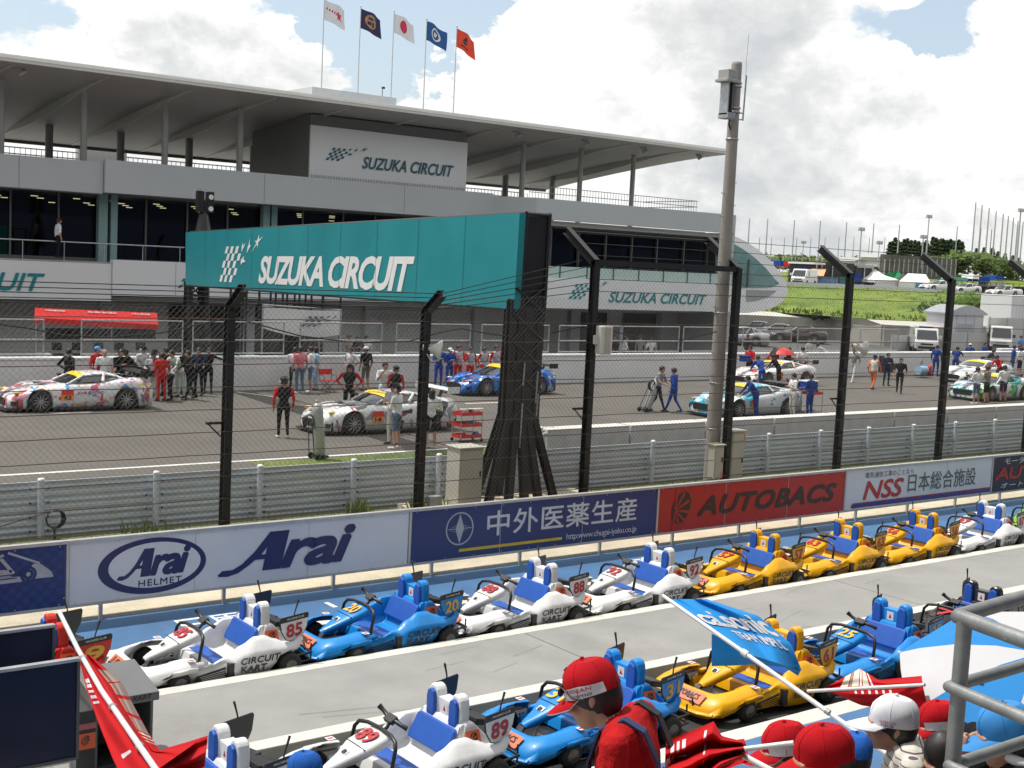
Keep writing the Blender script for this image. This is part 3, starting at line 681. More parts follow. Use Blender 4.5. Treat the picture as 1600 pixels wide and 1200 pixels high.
# ================================================================== gantry over the track
gteal = mat('gantry_teal', (.010, .225, .265), .42, 0, .10, .35, two=(.016, .26, .295), dirt=.08)
gwhite = mat('gantry_white', (.74, .74, .74), .45, 0, .04)
GN = py(812, 333, 22.4), py(803, 483, 22.4); GF = py(290, 363, 46.0), py(290, 445, 46.0)
a, b_, c_, d_ = GF[1], GN[1], GN[0], GF[0]
GT = thing('gantry', (17.5, 22.5, 0), 'big teal sign gantry spanning the track on black lattice towers', 'gantry')
BASE[GT.name] = (17.5, 22.5, 0)
nrm = (b_-a).cross(d_-a).normalized()
if nrm.x > 0: nrm = -nrm
th = -nrm*.16
# panel surface coordinates: s along (0 far .. 1 near), t up
def gp(s, t, off=.012): p0 = a.lerp(b_, s); p1 = d_.lerp(c_, s); return p0.lerp(p1, t)+nrm*off
mb = MB(); NX, NY = 40, 6
for sgn, off in ((1, 0.), (-1, -.16)):
    g = [[gp(i/NX, j/NY, off) for i in range(NX+1)] for j in range(NY+1)]
    vs = [p for r_ in g for p in r_]; fs = [(j*(NX+1)+i, j*(NX+1)+i+1, (j+1)*(NX+1)+i+1, (j+1)*(NX+1)+i) for j in range(NY) for i in range(NX)]
    mb.add(vs, [f[::-1] for f in fs] if sgn > 0 else fs, gteal)
for p_, q_ in (((0, 0), (1, 0)), ((1, 0), (1, 1)), ((1, 1), (0, 1)), ((0, 1), (0, 0))):
    for k in range(40):
        u0, u1 = k/40, (k+1)/40; A = [p_[0]+(q_[0]-p_[0])*u0, p_[1]+(q_[1]-p_[1])*u0]; Bq = [p_[0]+(q_[0]-p_[0])*u1, p_[1]+(q_[1]-p_[1])*u1]
        mb.face([gp(*A, 0.), gp(*Bq, 0.), gp(*Bq, -.16), gp(*A, -.16)], gteal)
mb.build('panel', GT, world=True)
def gpx(x, y):
    """photo point -> (s,t) on the panel"""
    d = ray(x, y); k = (a-CC).dot(nrm)/d.dot(nrm); P = CC+d*k; s = (P.y-a.y)/(b_.y-a.y); p0 = a.lerp(b_, s); p1 = d_.lerp(c_, s); return s, (P-p0).dot(p1-p0)/(p1-p0).length_squared
mb = MB()
def gpoly(pts): mb.face([gp(s, t) for s, t in pts], gwhite)
class _L:                                     # lets circuit_logo draw on the panel
    pass
s0, t0 = gpx(343, 440); s1, t1 = gpx(411, 366)
lg = MB(); circuit_logo(lg, (0, 0, 0), X_, Y_, 1, 1, gwhite, 0)
for f in lg.f: mb.face([gp(s0+lg.v[i][0]*(s1-s0), t0+lg.v[i][1]*(t1-t0)) for i in f], gwhite)
mb.build('emblem', GT, world=True)
mb = MB(); s0, t0 = gpx(404, 444); s1, t1 = gpx(647, 398); _, t2 = gpx(640, 455)
vs, fs, _ = text_data('SUZUKA CIRCUIT', .035, .3, .9)
s0, tA = gpx(404, 443); sB, tB = gpx(630, 457); _, tC = gpx(640, 400)
mb.add([gp(s0+x*(s1-s0), tA+y*(tC-tA)) for x, y in vs], fs, gwhite); mb.build('lettering', GT, world=True)
# frame behind the panel
mb = MB(); W3 = V((.9, 0, 0))
for p, q in ((a, b_), (d_, c_)):
    for o in (.2, .85): mb.tube([p+X_*o, q+X_*o], .06, black, 6)
n_ = 14
for i in range(n_+1):
    s = i/n_; p, q = a.lerp(b_, s), d_.lerp(c_, s)
    for o in (.2, .85): mb.tube([p+X_*o, q+X_*o], .045, black, 5)
    mb.tube([p+X_*.2, p+X_*.85], .04, black, 5); mb.tube([q+X_*.2, q+X_*.85], .04, black, 5)
    if i < n_: p2, q2 = a.lerp(b_, s+1/n_), d_.lerp(c_, s+1/n_); mb.tube([p+X_*.85, q2+X_*.85], .035, black, 5)
mb.build('frame', GT, world=True)
# seams and rain streaks on the panel
mb = MB(); seamm = mat('gantry_seam', (.008, .17, .19), .5)
for k in range(1, 10):
    s = k/10; mb.face([gp(s-.0004, 0, .014), gp(s+.0004, 0, .014), gp(s+.0004, 1, .014), gp(s-.0004, 1, .014)], seamm)
mb.build('panel_seam', GT, world=True)
mb = MB(); mb.par(b_+X_*.2+V((0, .02, .0)), V((.68, 0, 0)), V((0, 1.3, 0)), c_-b_+V((0, 0, -.05)), black); mb.build('end_box', GT, world=True)
# near tower: cluster of straight columns splayed at the foot
def tower(cx, cy, top, spread, cols, name):
    for dx, dy in cols:
        mb = MB(); p1 = V((cx+dx*.55, cy+dy*.4, top)); pm = V((cx+dx*.62, cy+dy*.5, top*.42)); p0 = V((cx+dx*spread, cy+dy*spread*.8, -.05))
        hbeam(mb, p0, pm, .15, .15, black); hbeam(mb, pm, p1, .14, .14, black); mb.cbox(p0+Z_*.03, (.36, .36, .05), black); mb.build('tower_leg', GT, world=True)
    mb = MB(); z = top*.42
    while z < top-.2:
        for k, (dx, dy) in enumerate(cols):
            e = cols[(k+1) % len(cols)]; z2 = min(top, z+.9)
            mb.tube([(cx+dx*.6, cy+dy*.45, z), (cx+e[0]*.58, cy+e[1]*.42, z2)], .045, black, 5); mb.tube([(cx+dx*.6, cy+dy*.45, z), (cx+e[0]*.6, cy+e[1]*.45, z)], .045, black, 5)
        z += .9
    mb.build('tower_bracing', GT, world=True)
tower(17.38, 22.65, 4.5, 1.62, [(-.6, -.3), (-.3, -.38), (-.02, -.38), (.24, -.36), (.56, -.3), (.5, .3), (-.05, .36), (-.48, .3)], 'near')
for x in (17.0, 17.26, 17.52, 17.76):
    mb = MB(); hbeam(mb, (x, 22.5, 1.7), (x, 22.5, 4.5), .17, .16, black); mb.build('tower_column', GT, world=True)
mb = MB()
for z in (1.75, 2.35, 2.95, 3.55, 4.15):
    mb.box((16.94, 22.39, z), (17.84, 22.42, z+.08), black)
    mb.tube([(16.98, 22.38, z+.05), (17.8, 22.38, z+.62)], .03, black, 6); mb.tube([(17.8, 22.38, z+.05), (16.98, 22.38, z+.62)], .03, black, 6)
    mb.cbox((17.39, 22.375, z+.05), (.2, .02, .22), dkplastic)
mb.build('tower_bracing', GT, world=True)
mb = MB(); mb.box((17.0, 22.56, 1.8), (17.78, 22.72, 4.45), dkplastic); mb.build('tower_core', GT, world=True)
mb = MB()
for dx, z0, z1 in ((-.12, 2.6, 3.1), (-.13, 1.2, 2.2), (.26, 2.2, 2.9), (.3, 1.9, 2.4)): mb.tube([(17.4+dx, 22.33, z0), (17.4+dx+.02, 22.33, z1)], .018, galv, 5)
mb.build('conduit', GT, world=True)
tower(19.75, 46.2, 4.0, 2.0, [(-.5, -.4), (.5, -.4), (.5, .4), (-.5, .4)], 'far')
mb = MB()
for x0, y0, x1, y1 in ((296, 445, 306, 560), (322, 445, 332, 560)):
    p, q = py(x0, y0, 45.9), py(x0+2, 555, 45.9); mb.tube([p, q], .13, black, 8)
mb.build('tower_leg', GT, world=True)
# mast with lamps on top of the far tower
m0 = py(318, 352, 47.0); m1 = py(318, 330, 47.0)
mb = MB(); mb.tube([m0-Z_*1.2, m1], [.55, .16], black, 8); mb.build('signal_mast', GT, world=True)
s_ = MB()
for dx in (-.2, .2): s_.cbox(m1+V((dx, -.1, .35)), (.26, .24, .8), black)
for dz in (.1, .55): s_.cyl(m1+V((.2, -.24, dz)), m1+V((.2, -.2, dz)), .1, lensm, n=10)
s_.cbox(m1+V((-.2, -.1, .8)), (.3, .3, .08), galv); s_.build('signal_head', GT, world=True)
mb = MB(); mb.box((14.6, 22.05, -.25), (19.6, 23.1, .0), beige); o = struct(mb, 'tower_footing', bev=.02)

# hanging white fabric sign at the pit wall
fab = mat('banner_white', (.66, .67, .66), .8, 0, .05, 1)
p = [py(411, 477, 45.2), py(533, 485, 45.2), py(533, 523, 45.2), py(411, 513, 45.2)]
HB = thing('hanging_banner', p[0], 'white hanging banner with a chequered bird emblem above the pit wall', 'banner')
mb = MB(); n_ = 12; g = []
for i in range(n_+1):
    t = i/n_; tp = p[0].lerp(p[1], t); bt = p[3].lerp(p[2], t)-Z_*(.22*math.sin(math.pi*t)); g.append((tp-Z_*(.08*math.sin(math.pi*t)), bt))
vs = []; 
for tp, bt in g: vs += [tp, bt]
for tp, bt in g: vs += [tp+Y_*.02, bt+Y_*.02]
N = 2*(n_+1)
fs = [(2*i, 2*i+1, 2*i+3, 2*i+2) for i in range(n_)]+[(N+2*i+2, N+2*i+3, N+2*i+1, N+2*i) for i in range(n_)]
mb.add(vs, fs, fab, True); mb.build('fabric', HB, world=True)
mb = MB(); circuit_logo(mb, py(470, 510, 45.1), X_, Z_, 2.2, .52, mat('banner_print', (.05, .09, .10), .7), 0); mb.build('emblem', HB, world=True)
mb = MB(); mb.tube([p[0], p[0]-Z_*1.9], .04, galv, 6); mb.tube([p[1], p[1]-Z_*1.9], .04, galv, 6); mb.tube([p[0]+Z_*.02, p[1]+Z_*.02], .03, galv, 6); mb.build('frame', HB, world=True)
# dark scaffold stand above the banner
SF = thing('scaffold_stand', py(480, 470, 47.5), 'dark scaffold platform standing behind the hanging white banner', 'scaffold')
mb = MB(); q0, q1 = py(385, 470, 47.5), py(532, 478, 47.5)
for t in (0, .13, .3, .42, .55, .68, .8, 1): e = q0.lerp(q1, t); mb.tube([(e.x, 47.5, 0), (e.x, 47.5, e.z+.75)], .05, black, 6); mb.tube([(e.x, 49, 0), (e.x, 49, e.z+.75)], .05, black, 6)
mb.tube([q0, q1], .05, black, 6); mb.tube([q0+Z_*.7, q1+Z_*.7], .04, black, 6); mb.build('frame', SF, world=True)
mb = MB(); mb.box((q0.x+1.3, 47.4, q1.z-.35), (q1.x, 49.1, q1.z-.2), black); mb.build('platform', SF, world=True)

# ================================================================== advertising boards
boardback = mat('board_frame', (.50, .50, .48), .4, .5)
bblue = mat('board_blue', (.022, .045, .17), .4, 0, .06, 2); bred = mat('board_red', (.50, .022, .014), .4, 0, .05, 2); bblack = mat('board_black', (.015, .016, .03), .4)
kblue = mat('board_check_blue', (.012, .045, .21), .4); kblue2 = mat('board_check_dark', (.008, .03, .15), .4)
silv = mat('board_silver_print', (.42, .46, .50), .4, .1); lgrey = mat('board_print_white', (.66, .68, .70), .45)
charc = mat('board_print_charcoal', (.045, .028, .022), .45); greyp = mat('board_print_grey', (.13, .13, .14), .45)
SY = 17.1; SZ0, SZ1 = .34, 1.255; SW = 5.49; SX0 = 5.58
def board(i, label, face):
    P = thing('advertising_board', (SX0+SW*i, SY, 0), label, 'advertising board', 'advertising boards along the fence')
    mb = MB(); mb.box((.03, 0, SZ0+.02), (SW-.03, .05, SZ1-.02), face); mb.build('panel', P)
    mb = MB(); mb.box((0, -.02, SZ1-.035), (SW, .07, SZ1+.012), boardback); mb.box((0, -.02, SZ0-.01), (SW, .07, SZ0+.03), boardback); mb.box((-.022, -.018, SZ0+.03), (.022, .068, SZ1-.035), boardback)
    mb.build('frame', P, bev=.004)
    mb = MB()
    for k in (1, 2): mb.box((SW*k/3-.004, -.003, SZ0+.03), (SW*k/3+.004, 0.001, SZ1-.035), boardback)
    for k in range(10):
        for z in (SZ0+.05, SZ1-.06): mb.cyl((.12+k*.585, .0, z), (.12+k*.585, -.004, z), .009, boardback, n=6)
    mb.build('seam_and_screws', P)
    for k in range(3):
        mb = MB(); mb.box((.45+k*1.83, .02, .1), (.5+k*1.83, .07, SZ0), boardback); mb.build('foot', P)
    return P
Bn = -.002
# blue chequered board with a kart outline
P = board(-1, 'blue chequered board with a small white kart drawing, leftmost in the row', kblue)
mb = MB()
for i in range(60):
    for j in range(10):
        if (i+j) % 2 == 0: mb.poly([(0, 0), (.09, 0), (.09, .085), (0, .085)], (.04+i*.09, Bn, SZ0+.03+j*.085), X_, Z_, kblue2, .001)
mb.build('check_pattern', P)
mb = MB(); o_ = (SW-1.35, Bn, SZ0+.40)
for pts in ([(-.6, .0), (.15, .02), (.75, .03), (.75, .1), (.3, .12), (-.1, .1), (-.6, .14)], [(.0, .1), (.3, .12), (.6, .1), (.62, .2), (.2, .24)], [(.75, .05), (1.16, .05), (1.14, .12), (1.0, .24), (.9, .26), (.8, .14)], [(.35, .3), (.52, .4), (.5, .43), (.33, .33)], [(.56, .42), (.98, .24), (.98, .27), (.57, .45)], [(.45, .36), (.5, .37), (.66, .16), (.62, .14)]): mb.poly(pts, o_, X_, Z_, silv, .004)
mb.ring((o_[0]+.83, Bn, o_[2]+.12), X_, Z_, .11, .075, kblue2, .007); mb.ring((o_[0]+.83, Bn, o_[2]+.12), X_, Z_, .07, .03, kblue2, .008)
for k in range(2): mb.poly([(.15, .07+k*.05), (.68, .08+k*.05), (.68, .095+k*.05), (.15, .085+k*.05)], o_, X_, Z_, kblue2, .007)
mb.build('kart_drawing', P)
# helmet maker's board
P = board(0, 'white board with an oval script logo and large navy script beside it', offwhite)
def script_A(mb, o, w, h, m):
    mb.poly([(.62, 0), (.88, 0), (1.0, 1.), (.72, 1.)][::1], o, X_*w, Z_*h, m, .005)
    mb.poly([(.86, 1.), (.72, 1.), (.5, .5), (.33, .22), (.2, .1), (.06, .1), (.0, .0), (.02, -.04), (.14, -.06), (.28, .0), (.42, .16), (.6, .42)], o, X_*w, Z_*h, m, .0045)
    mb.poly([(.4, .3), (.7, .3), (.74, .42), (.46, .42)], o, X_*w, Z_*h, m, .006)
def script_word(mb, x, z, w, h, m):
    script_A(mb, (x, Bn, z), w*.50, h, m)
    mb.text('rai', (x+w*.435, Bn, z-h*.02), X_, Z_, w*.565, h*1.03, m, .045, .28, .005, .86)
mb = MB(); cx, cz = 1.205, SZ0+.455
mb.ring((cx, Bn, cz), X_, Z_, .40, .0, navy, .002, 48, 1.98); mb.ring((cx+.03, Bn, cz+.01), X_, Z_, .325, .0, offwhite, .004, 48, 2.08)
script_word(mb, .68, SZ0+.31, 1.08, .40, navy); mb.text('HELMET', (.99, Bn, SZ0+.17), X_, Z_, .64, .095, navy, .015, 0, .006, 1.15)
mb.build('oval_emblem', P)
mb = MB(); script_word(mb, 2.18, SZ0+.2, 2.3, .58, navy); mb.build('lettering', P)
# blue board
P = board(1, 'navy board with a round compass emblem and white Japanese characters', bblue)
mb = MB(); cx, cz = .98, SZ0+.52
mb.ring((cx, Bn, cz), X_, Z_, .28, .255, silv, .004, 48)
mb.poly([(0, .255), (.06, .08), (.08, 0), (.06, -.08), (0, -.255), (-.06, -.08), (-.08, 0), (-.06, .08)], (cx, Bn, cz), X_, Z_, silv, .005)
for sg in (1, -1): mb.poly([(sg*.25, 0), (sg*.05, .06), (sg*.07, 0), (sg*.05, -.06)], (cx, Bn, cz), X_, Z_, silv, .006)
for sg in (1, -1): mb.poly([(sg*.235, .006), (sg*.07, .045), (sg*.085, .006)], (cx, Bn, cz), X_, Z_, bblue, .008); mb.poly([(sg*.235, -.006), (sg*.07, -.045), (sg*.085, -.006)], (cx, Bn, cz), X_, Z_, bblue, .008)
mb.build('emblem', P)
mb = MB(); mb.text('中外医薬生産', (1.54, Bn, SZ0+.33), X_, Z_, 3.42, .44, lgrey, .012, 0, .004, 1.06); mb.text('http:www.chugai-iyaku.co.jp', (3.3, Bn, SZ0+.085), X_, Z_, 1.68, .14, lgrey, 0, 0, .004, .9); mb.build('lettering', P)
mb = MB(); mb.poly([(.98, .125), (3.2, .125), (3.2, .175), (.98, .175)], (0, Bn, SZ0), X_, Z_, yellowp); mb.build('underline', P)
# red board
P = board(2, 'red board with a dark feathered emblem and dark slanted lettering', bred)
def feather(mb, o, s, m, u=X_, v=Z_, off=.005, bg=None):
    """dark tilted oval cut by pale curved rays"""
    bg = bg or bred; n_ = 26; el = [(.40*math.cos(t)+.08*math.sin(t), .5*math.sin(t)+.04*math.cos(t)) for t in (2*math.pi*k/n_ for k in range(n_))]
    mb.poly([(x*s, y*s) for x, y in el], o, u, v, m, off)
    for a0, bend in ((1.25, .2), (.78, .14), (.34, .06), (-.1, -.05), (-.55, -.12), (-1.0, -.18), (-1.45, -.2)):
        L_ = []; R_ = []
        for q in range(7):
            t = q/6; r_ = .05+.62*t; a_ = a0+bend*t; w = .016+.034*t; cx, cy = -.30+r_*math.cos(a_), -.06+r_*math.sin(a_); L_.append((cx-w*math.sin(a_), cy+w*math.cos(a_))); R_.append((cx+w*math.sin(a_), cy-w*math.cos(a_)))
        mb.poly([(x*s, y*s) for x, y in L_+R_[::-1]], o, u, v, bg, off+.002)
mb = MB(); feather(mb, (.62, Bn, SZ0+.47), .62, charc); mb.build('emblem', P)
mb = MB(); mb.text('AUTOBACS', (1.05, Bn, SZ0+.26), X_, Z_, 4.15, .40, charc, .045, .3, .005, 1.05); mb.build('lettering', P)
# white board with red letters
P = board(3, 'white board with red block letters and a blue stripe along the bottom', offwhite)
mb = MB(); mb.text('NSS', (.62, Bn, SZ0+.2), X_, Z_, 1.42, .42, mat('board_print_red', (.50, .03, .035), .4), .03, .22, .004, .95); mb.build('red_lettering', P)
mb = MB(); mb.text('日本総合施設', (2.2, Bn, SZ0+.27), X_, Z_, 2.62, .42, greyp, .006, 0, .004); mb.text('電気通信工事のことなら', (.66, Bn, SZ0+.68), X_, Z_, 1.72, .13, greyp, 0, 0, .004); mb.build('lettering', P)
mb = MB(); mb.poly([(.24, .05), (5.45, .05), (5.45, .17), (.3, .16), (.24, .12)], (0, Bn, SZ0), X_, Z_, bred, .003); mb.poly([(.26, .06), (5.45, .06), (5.45, .14), (.32, .14)], (0, Bn, SZ0), X_, Z_, mat('board_stripe_blue', (.03, .05, .28), .4), .005); mb.build('stripe', P)
# black magazine board
P = board(4, 'black board with red block letters between lines of white script', bblack)
mb = MB(); mb.text('モータースポーツ', (.5, Bn, SZ0+.68), X_, Z_, 2.4, .16, lgrey, .012); mb.text('オートスポーツ', (.4, Bn, SZ0+.1), X_, Z_, 2.4, .14, lgrey, .012, .2); mb.build('lettering', P)
mb = MB(); mb.text('AUTO SPORT', (.12, Bn, SZ0+.3), X_, Z_, 4.8, .32, mat('board_print_scarlet', (.42, .02, .015), .4), .05, .15, .004, .9); mb.build('red_lettering', P)
P = board(5, 'plain pale board at the far right end of the row', offwhite)

# ================================================================== tall concrete pole
conc = mat('pole_concrete', (.285, .262, .24), .8, 0, .10, 1.5, .2, 30, dirt=.12)
PX, PYY = 23.28, 22.2
PO = thing('concrete_pole', (PX, PYY, 0), 'tall tapering concrete pole with a camera housing and aerial on top', 'pole')
mb = MB(); mb.lathe([(.19, -.3), (.17, 3.5), (.145, 7.5), (.128, 10.35), (.12, 10.42), (.001, 10.44)], (0, 0, 0), conc, 20); mb.build('pole', PO)
mb = MB()
for z in (9.9, 9.82, 9.3, 9.2, 8.55, 4.3, 2.55, 1.4):
  mb = MB(); mb.lathe([(.15, 0), (.16, 0), (.16, .035), (.15, .035)], (0, 0, z), galv, 16) if z > 5 else mb.lathe([(.178, 0), (.19, 0), (.19, .025), (.178, .025)], (0, 0, z), galv, 16)
  mb.build('band', PO)
for k in range(20):
    z = 2.2+k*.28; sg = 1 if k % 2 else -1
    mb = MB(); r_ = .165-.0055*z; mb.tube([(sg*r_, 0, z), (sg*(r_+.13), 0, z), (sg*(r_+.13), 0, z+.025)], .009, galv, 5); mb.build('step_peg', PO)
CH = MB(); CH.box((-.52, -.25, 9.95), (-.18, .1, 10.18), colm); CH.box((-.6, -.3, 9.88), (-.16, .12, 9.95), colm); CH.box((-.46, -.22, 9.1), (-.42, .06, 9.9), galv); CH.box((-.46, -.24, 9.02), (-.2, .08, 9.16), galv); CH.build('camera_housing', PO, bev=.012)
mb = MB(); mb.cyl((-.3, -.08, 9.14), (-.3, -.08, 9.9), .11, black, n=14); mb.build('camera', PO)
mb = MB(); mb.tube([(.12, 0, 9.05), (.33, 0, 9.08)], .02, galv, 6); mb.tube([(.12, 0, 9.2), (.33, 0, 9.24)], .02, galv, 6); mb.tube([(.33, 0, 9.05), (.36, 0, 10.15)], .022, galv, 6); mb.tube([(.34, 0, 9.9), (.33, 0, 10.5), (.35, 0, 11.15)], .006, galv, 5); mb.build('aerial', PO)
mb = MB(); mb.tube([(-.16, -.05, 9.05), (-.2, -.05, 8.9), (-.14, -.05, 8.8)], .02, black, 6); mb.tube([(-.02, -.17, .4), (-.02, -.17, 2.2), (0, -.15, 6)], .012, conc, 5); mb.build('cable', PO)
cabm = mat('cabinet_beige', (.46, .44, .38), .5, .05, .06, 2, dirt=.08)
def cabinet(loc, sz, label, extra=None):
    P = thing('electrical_cabinet', loc, label, 'cabinet', 'electrical cabinets at the fence'); w, d, h = sz
    mb = MB(); mb.box((-w/2, -d/2, 0), (w/2, d/2, h), cabm); mb.build('case', P, bev=.012)
    mb = MB(); mb.box((-w/2-.03, -d/2-.05, h), (w/2+.03, d/2+.03, h+.035), cabm); mb.build('lid', P, bev=.01)
    mb = MB(); mb.box((-w/2+.03, -d/2-.014, .04), (w/2-.03, -d/2, h-.04), cabm); mb.build('door', P, bev=.006)
    mb = MB(); mb.box((w/2-.09, -d/2-.035, h*.5), (w/2-.06, -d/2-.012, h*.5+.12), dkplastic); mb.build('handle', P)
    if extra: mb = MB(); extra(mb, w, d, h); mb.build('warning_sticker', P)
    return P
cabinet((22.95, 21.75, .25), (.32, .22, .82), 'small pale cabinet with a red tag on the left of the tall pole', lambda m, w, d, h: m.box((w/2-.08, -d/2-.02, .03), (w/2-.02, -d/2-.012, .17), orange))
mb = MB(); mb.cyl((22.95, 21.75, -.1), (22.95, 21.75, .25), .03, galv, n=8); tag(mb.build('support_pipe'), 'short steel pipe carrying the small cabinet beside the tall pole', 'pipe')
cabinet((23.72, 21.9, -.2), (.46, .3, 1.57), 'tall pale cabinet standing right of the concrete pole', lambda m, w, d, h: m.box((w/2-.05, -d/2-.02, h-.22), (w/2+.002, -d/2-.012, h-.08), orange))
cabinet((15.95, 22.55, .0), (.62, .5, 1.25), 'large beige cabinet with a weathered top left of the gantry tower')
mb = MB(); p = gz(680, 795, .1); mb.box((14.45, 21.6, -.05), (14.75, 21.75, .42), galv); tag(mb.build('junction_box', bev=.01), 'small grey junction box at the foot of the second fence post', 'box')
# loudspeakers on the fence posts
hornm = mat('horn_white', (.58, .57, .54), .4, 0, .06, 3, dirt=.1); hornin = mat('horn_mouth', (.40, .39, .35), .6, 0, .06)
def horn(x, z, lab):
    P = thing('horn_speaker', (x+.22, FY-.1, z), lab, 'loudspeaker', 'horn loudspeakers on the fence posts')
    ax = V((.85, -.5, -.12)).normalized()
    mb = MB(); mb.lathe([(.06, -.26), (.08, -.2), (.07, -.12), (.10, -.04), (.19, .08), (.215, .12), (.205, .125)], (0, 0, 0), hornm, 22, ax); mb.build('horn', P)
    mb = MB(); mb.lathe([(.2, .1), (.14, .06), (.001, .03)], (0, 0, 0), hornin, 22, ax); mb.build('mouth', P)
    mb = MB(); mb.tube([(-.2, .05, -.05), (-.12, -.05, -.24), (.05, -.08, -.22)], .016, hornm, 6); mb.tube([(-.2, .05, .05), (-.1, 0, .1)], .016, hornm, 6); mb.build('bracket', P)
h0 = py(680, 546, FY-.1); horn(h0.x-.22, h0.z, 'round white horn speaker on the second fence post from the left')
h0 = py(1346, 543, FY-.1); horn(h0.x-.22, h0.z, 'round white horn speaker on the post right of the tall pole')
h0 = py(943, 531, FY-.2)
P = thing('box_speaker', h0, 'pale box loudspeaker with rounded sides hung on a fence post', 'loudspeaker')
mb = MB(); mb.prism([(-.17, -.1), (-.1, -.14), (.1, -.14), (.2, -.08), (.2, .1), (-.17, .1)], (0, 0, -.32), X_, Y_, (0, 0, .64), hornm); mb.build('case', P, bev=.03)
mb = MB(); mb.prism([(-.1, -.145), (.09, -.145), (.09, -.138), (-.1, -.138)], (0, 0, -.28), X_, Y_, (0, 0, .56), hornin); mb.build('grille', P)
mb = MB(); mb.box((-.26, -.02, -.1), (-.16, .06, .1), hornm); mb.build('bracket', P)
# coiled hose hung on the guard rail at the left
cr = py(85, 810, 23.2); P = thing('cable_coil', cr, 'coil of dark cable hanging from the guard rail on the left', 'cable')
mb = MB()
for k in range(4): mb.tube([(.14*math.cos(t/10*2*math.pi)*(1+.1*k), -.03*k, .17*math.sin(t/10*2*math.pi)) for t in range(11)], .012, black, 5)
mb.tube([(-.1, 0, .12), (-.5, -.05, .05), (-1.3, -.1, -.12)], .01, black, 5); mb.tube([(0, 0, -.15), (.02, 0, -.6)], .02, dkplastic, 5); mb.build('cable', P)
# ================================================================== karts
def kart_paint(name, c): return mat(name, c, .36, 0, .06, 3.5, coat=.15, spec=.3, dirt=.2, bump=.03, bsc=14)
KP = {'white': kart_paint('kart_white', (.74, .74, .74)), 'blue': kart_paint('kart_sky_blue', (.012, .235, .64)), 'yellow': kart_paint('kart_yellow', (.78, .39, .004)),
      'red': kart_paint('kart_red', (.58, .03, .02)), 'black': mat('kart_black', (.008, .008, .014), .25, 0, .05, coat=.2), 'green': kart_paint('kart_green', (.25, .5, .04))}
cush = mat('cushion_blue', (.012, .09, .42), .45, 0, .10, 6, .05, 120); cush_r = cush
hubm = mat('kart_hub', (.16, .15, .14), .4, .6)
numred = mat('number_red', (.45, .02, .03), .4); numgold = mat('number_gold', (.72, .42, .06), .4)
stick = mat('sticker_salmon', (.80, .20, .10), .4, 0, .04); lab_w = mat('sticker_white', (.72, .70, .70), .4)
def interp(x, tab):
    for (a, p), (b, q) in zip(tab, tab[1:]):
        if x <= b:
            t = (x-a)/(b-a) if b > a else 0; t = max(0, min(1, t)); t = t*t*(3-2*t); return p+(q-p)*t
    return tab[-1][1]
def rrect(w, h, r, n=4):
    out = []
    for cx, cy, a0 in ((w/2-r, h/2-r, 0), (-w/2+r, h/2-r, 90), (-w/2+r, -h/2+r, 180), (w/2-r, -h/2+r, 270)):
        for i in range(n+1): a = rad(a0+90*i/n); out.append((cx+r*math.cos(a), cy+r*math.sin(a)))
    return out
def low(mb): mb.v = [(x, y*(1-.22*max(0, min(1, (z-.28)/.5))), z if z < .2 else (.2+(z-.2)*.74 if z < .8 else z-.17)) for x, y, z in mb.v]
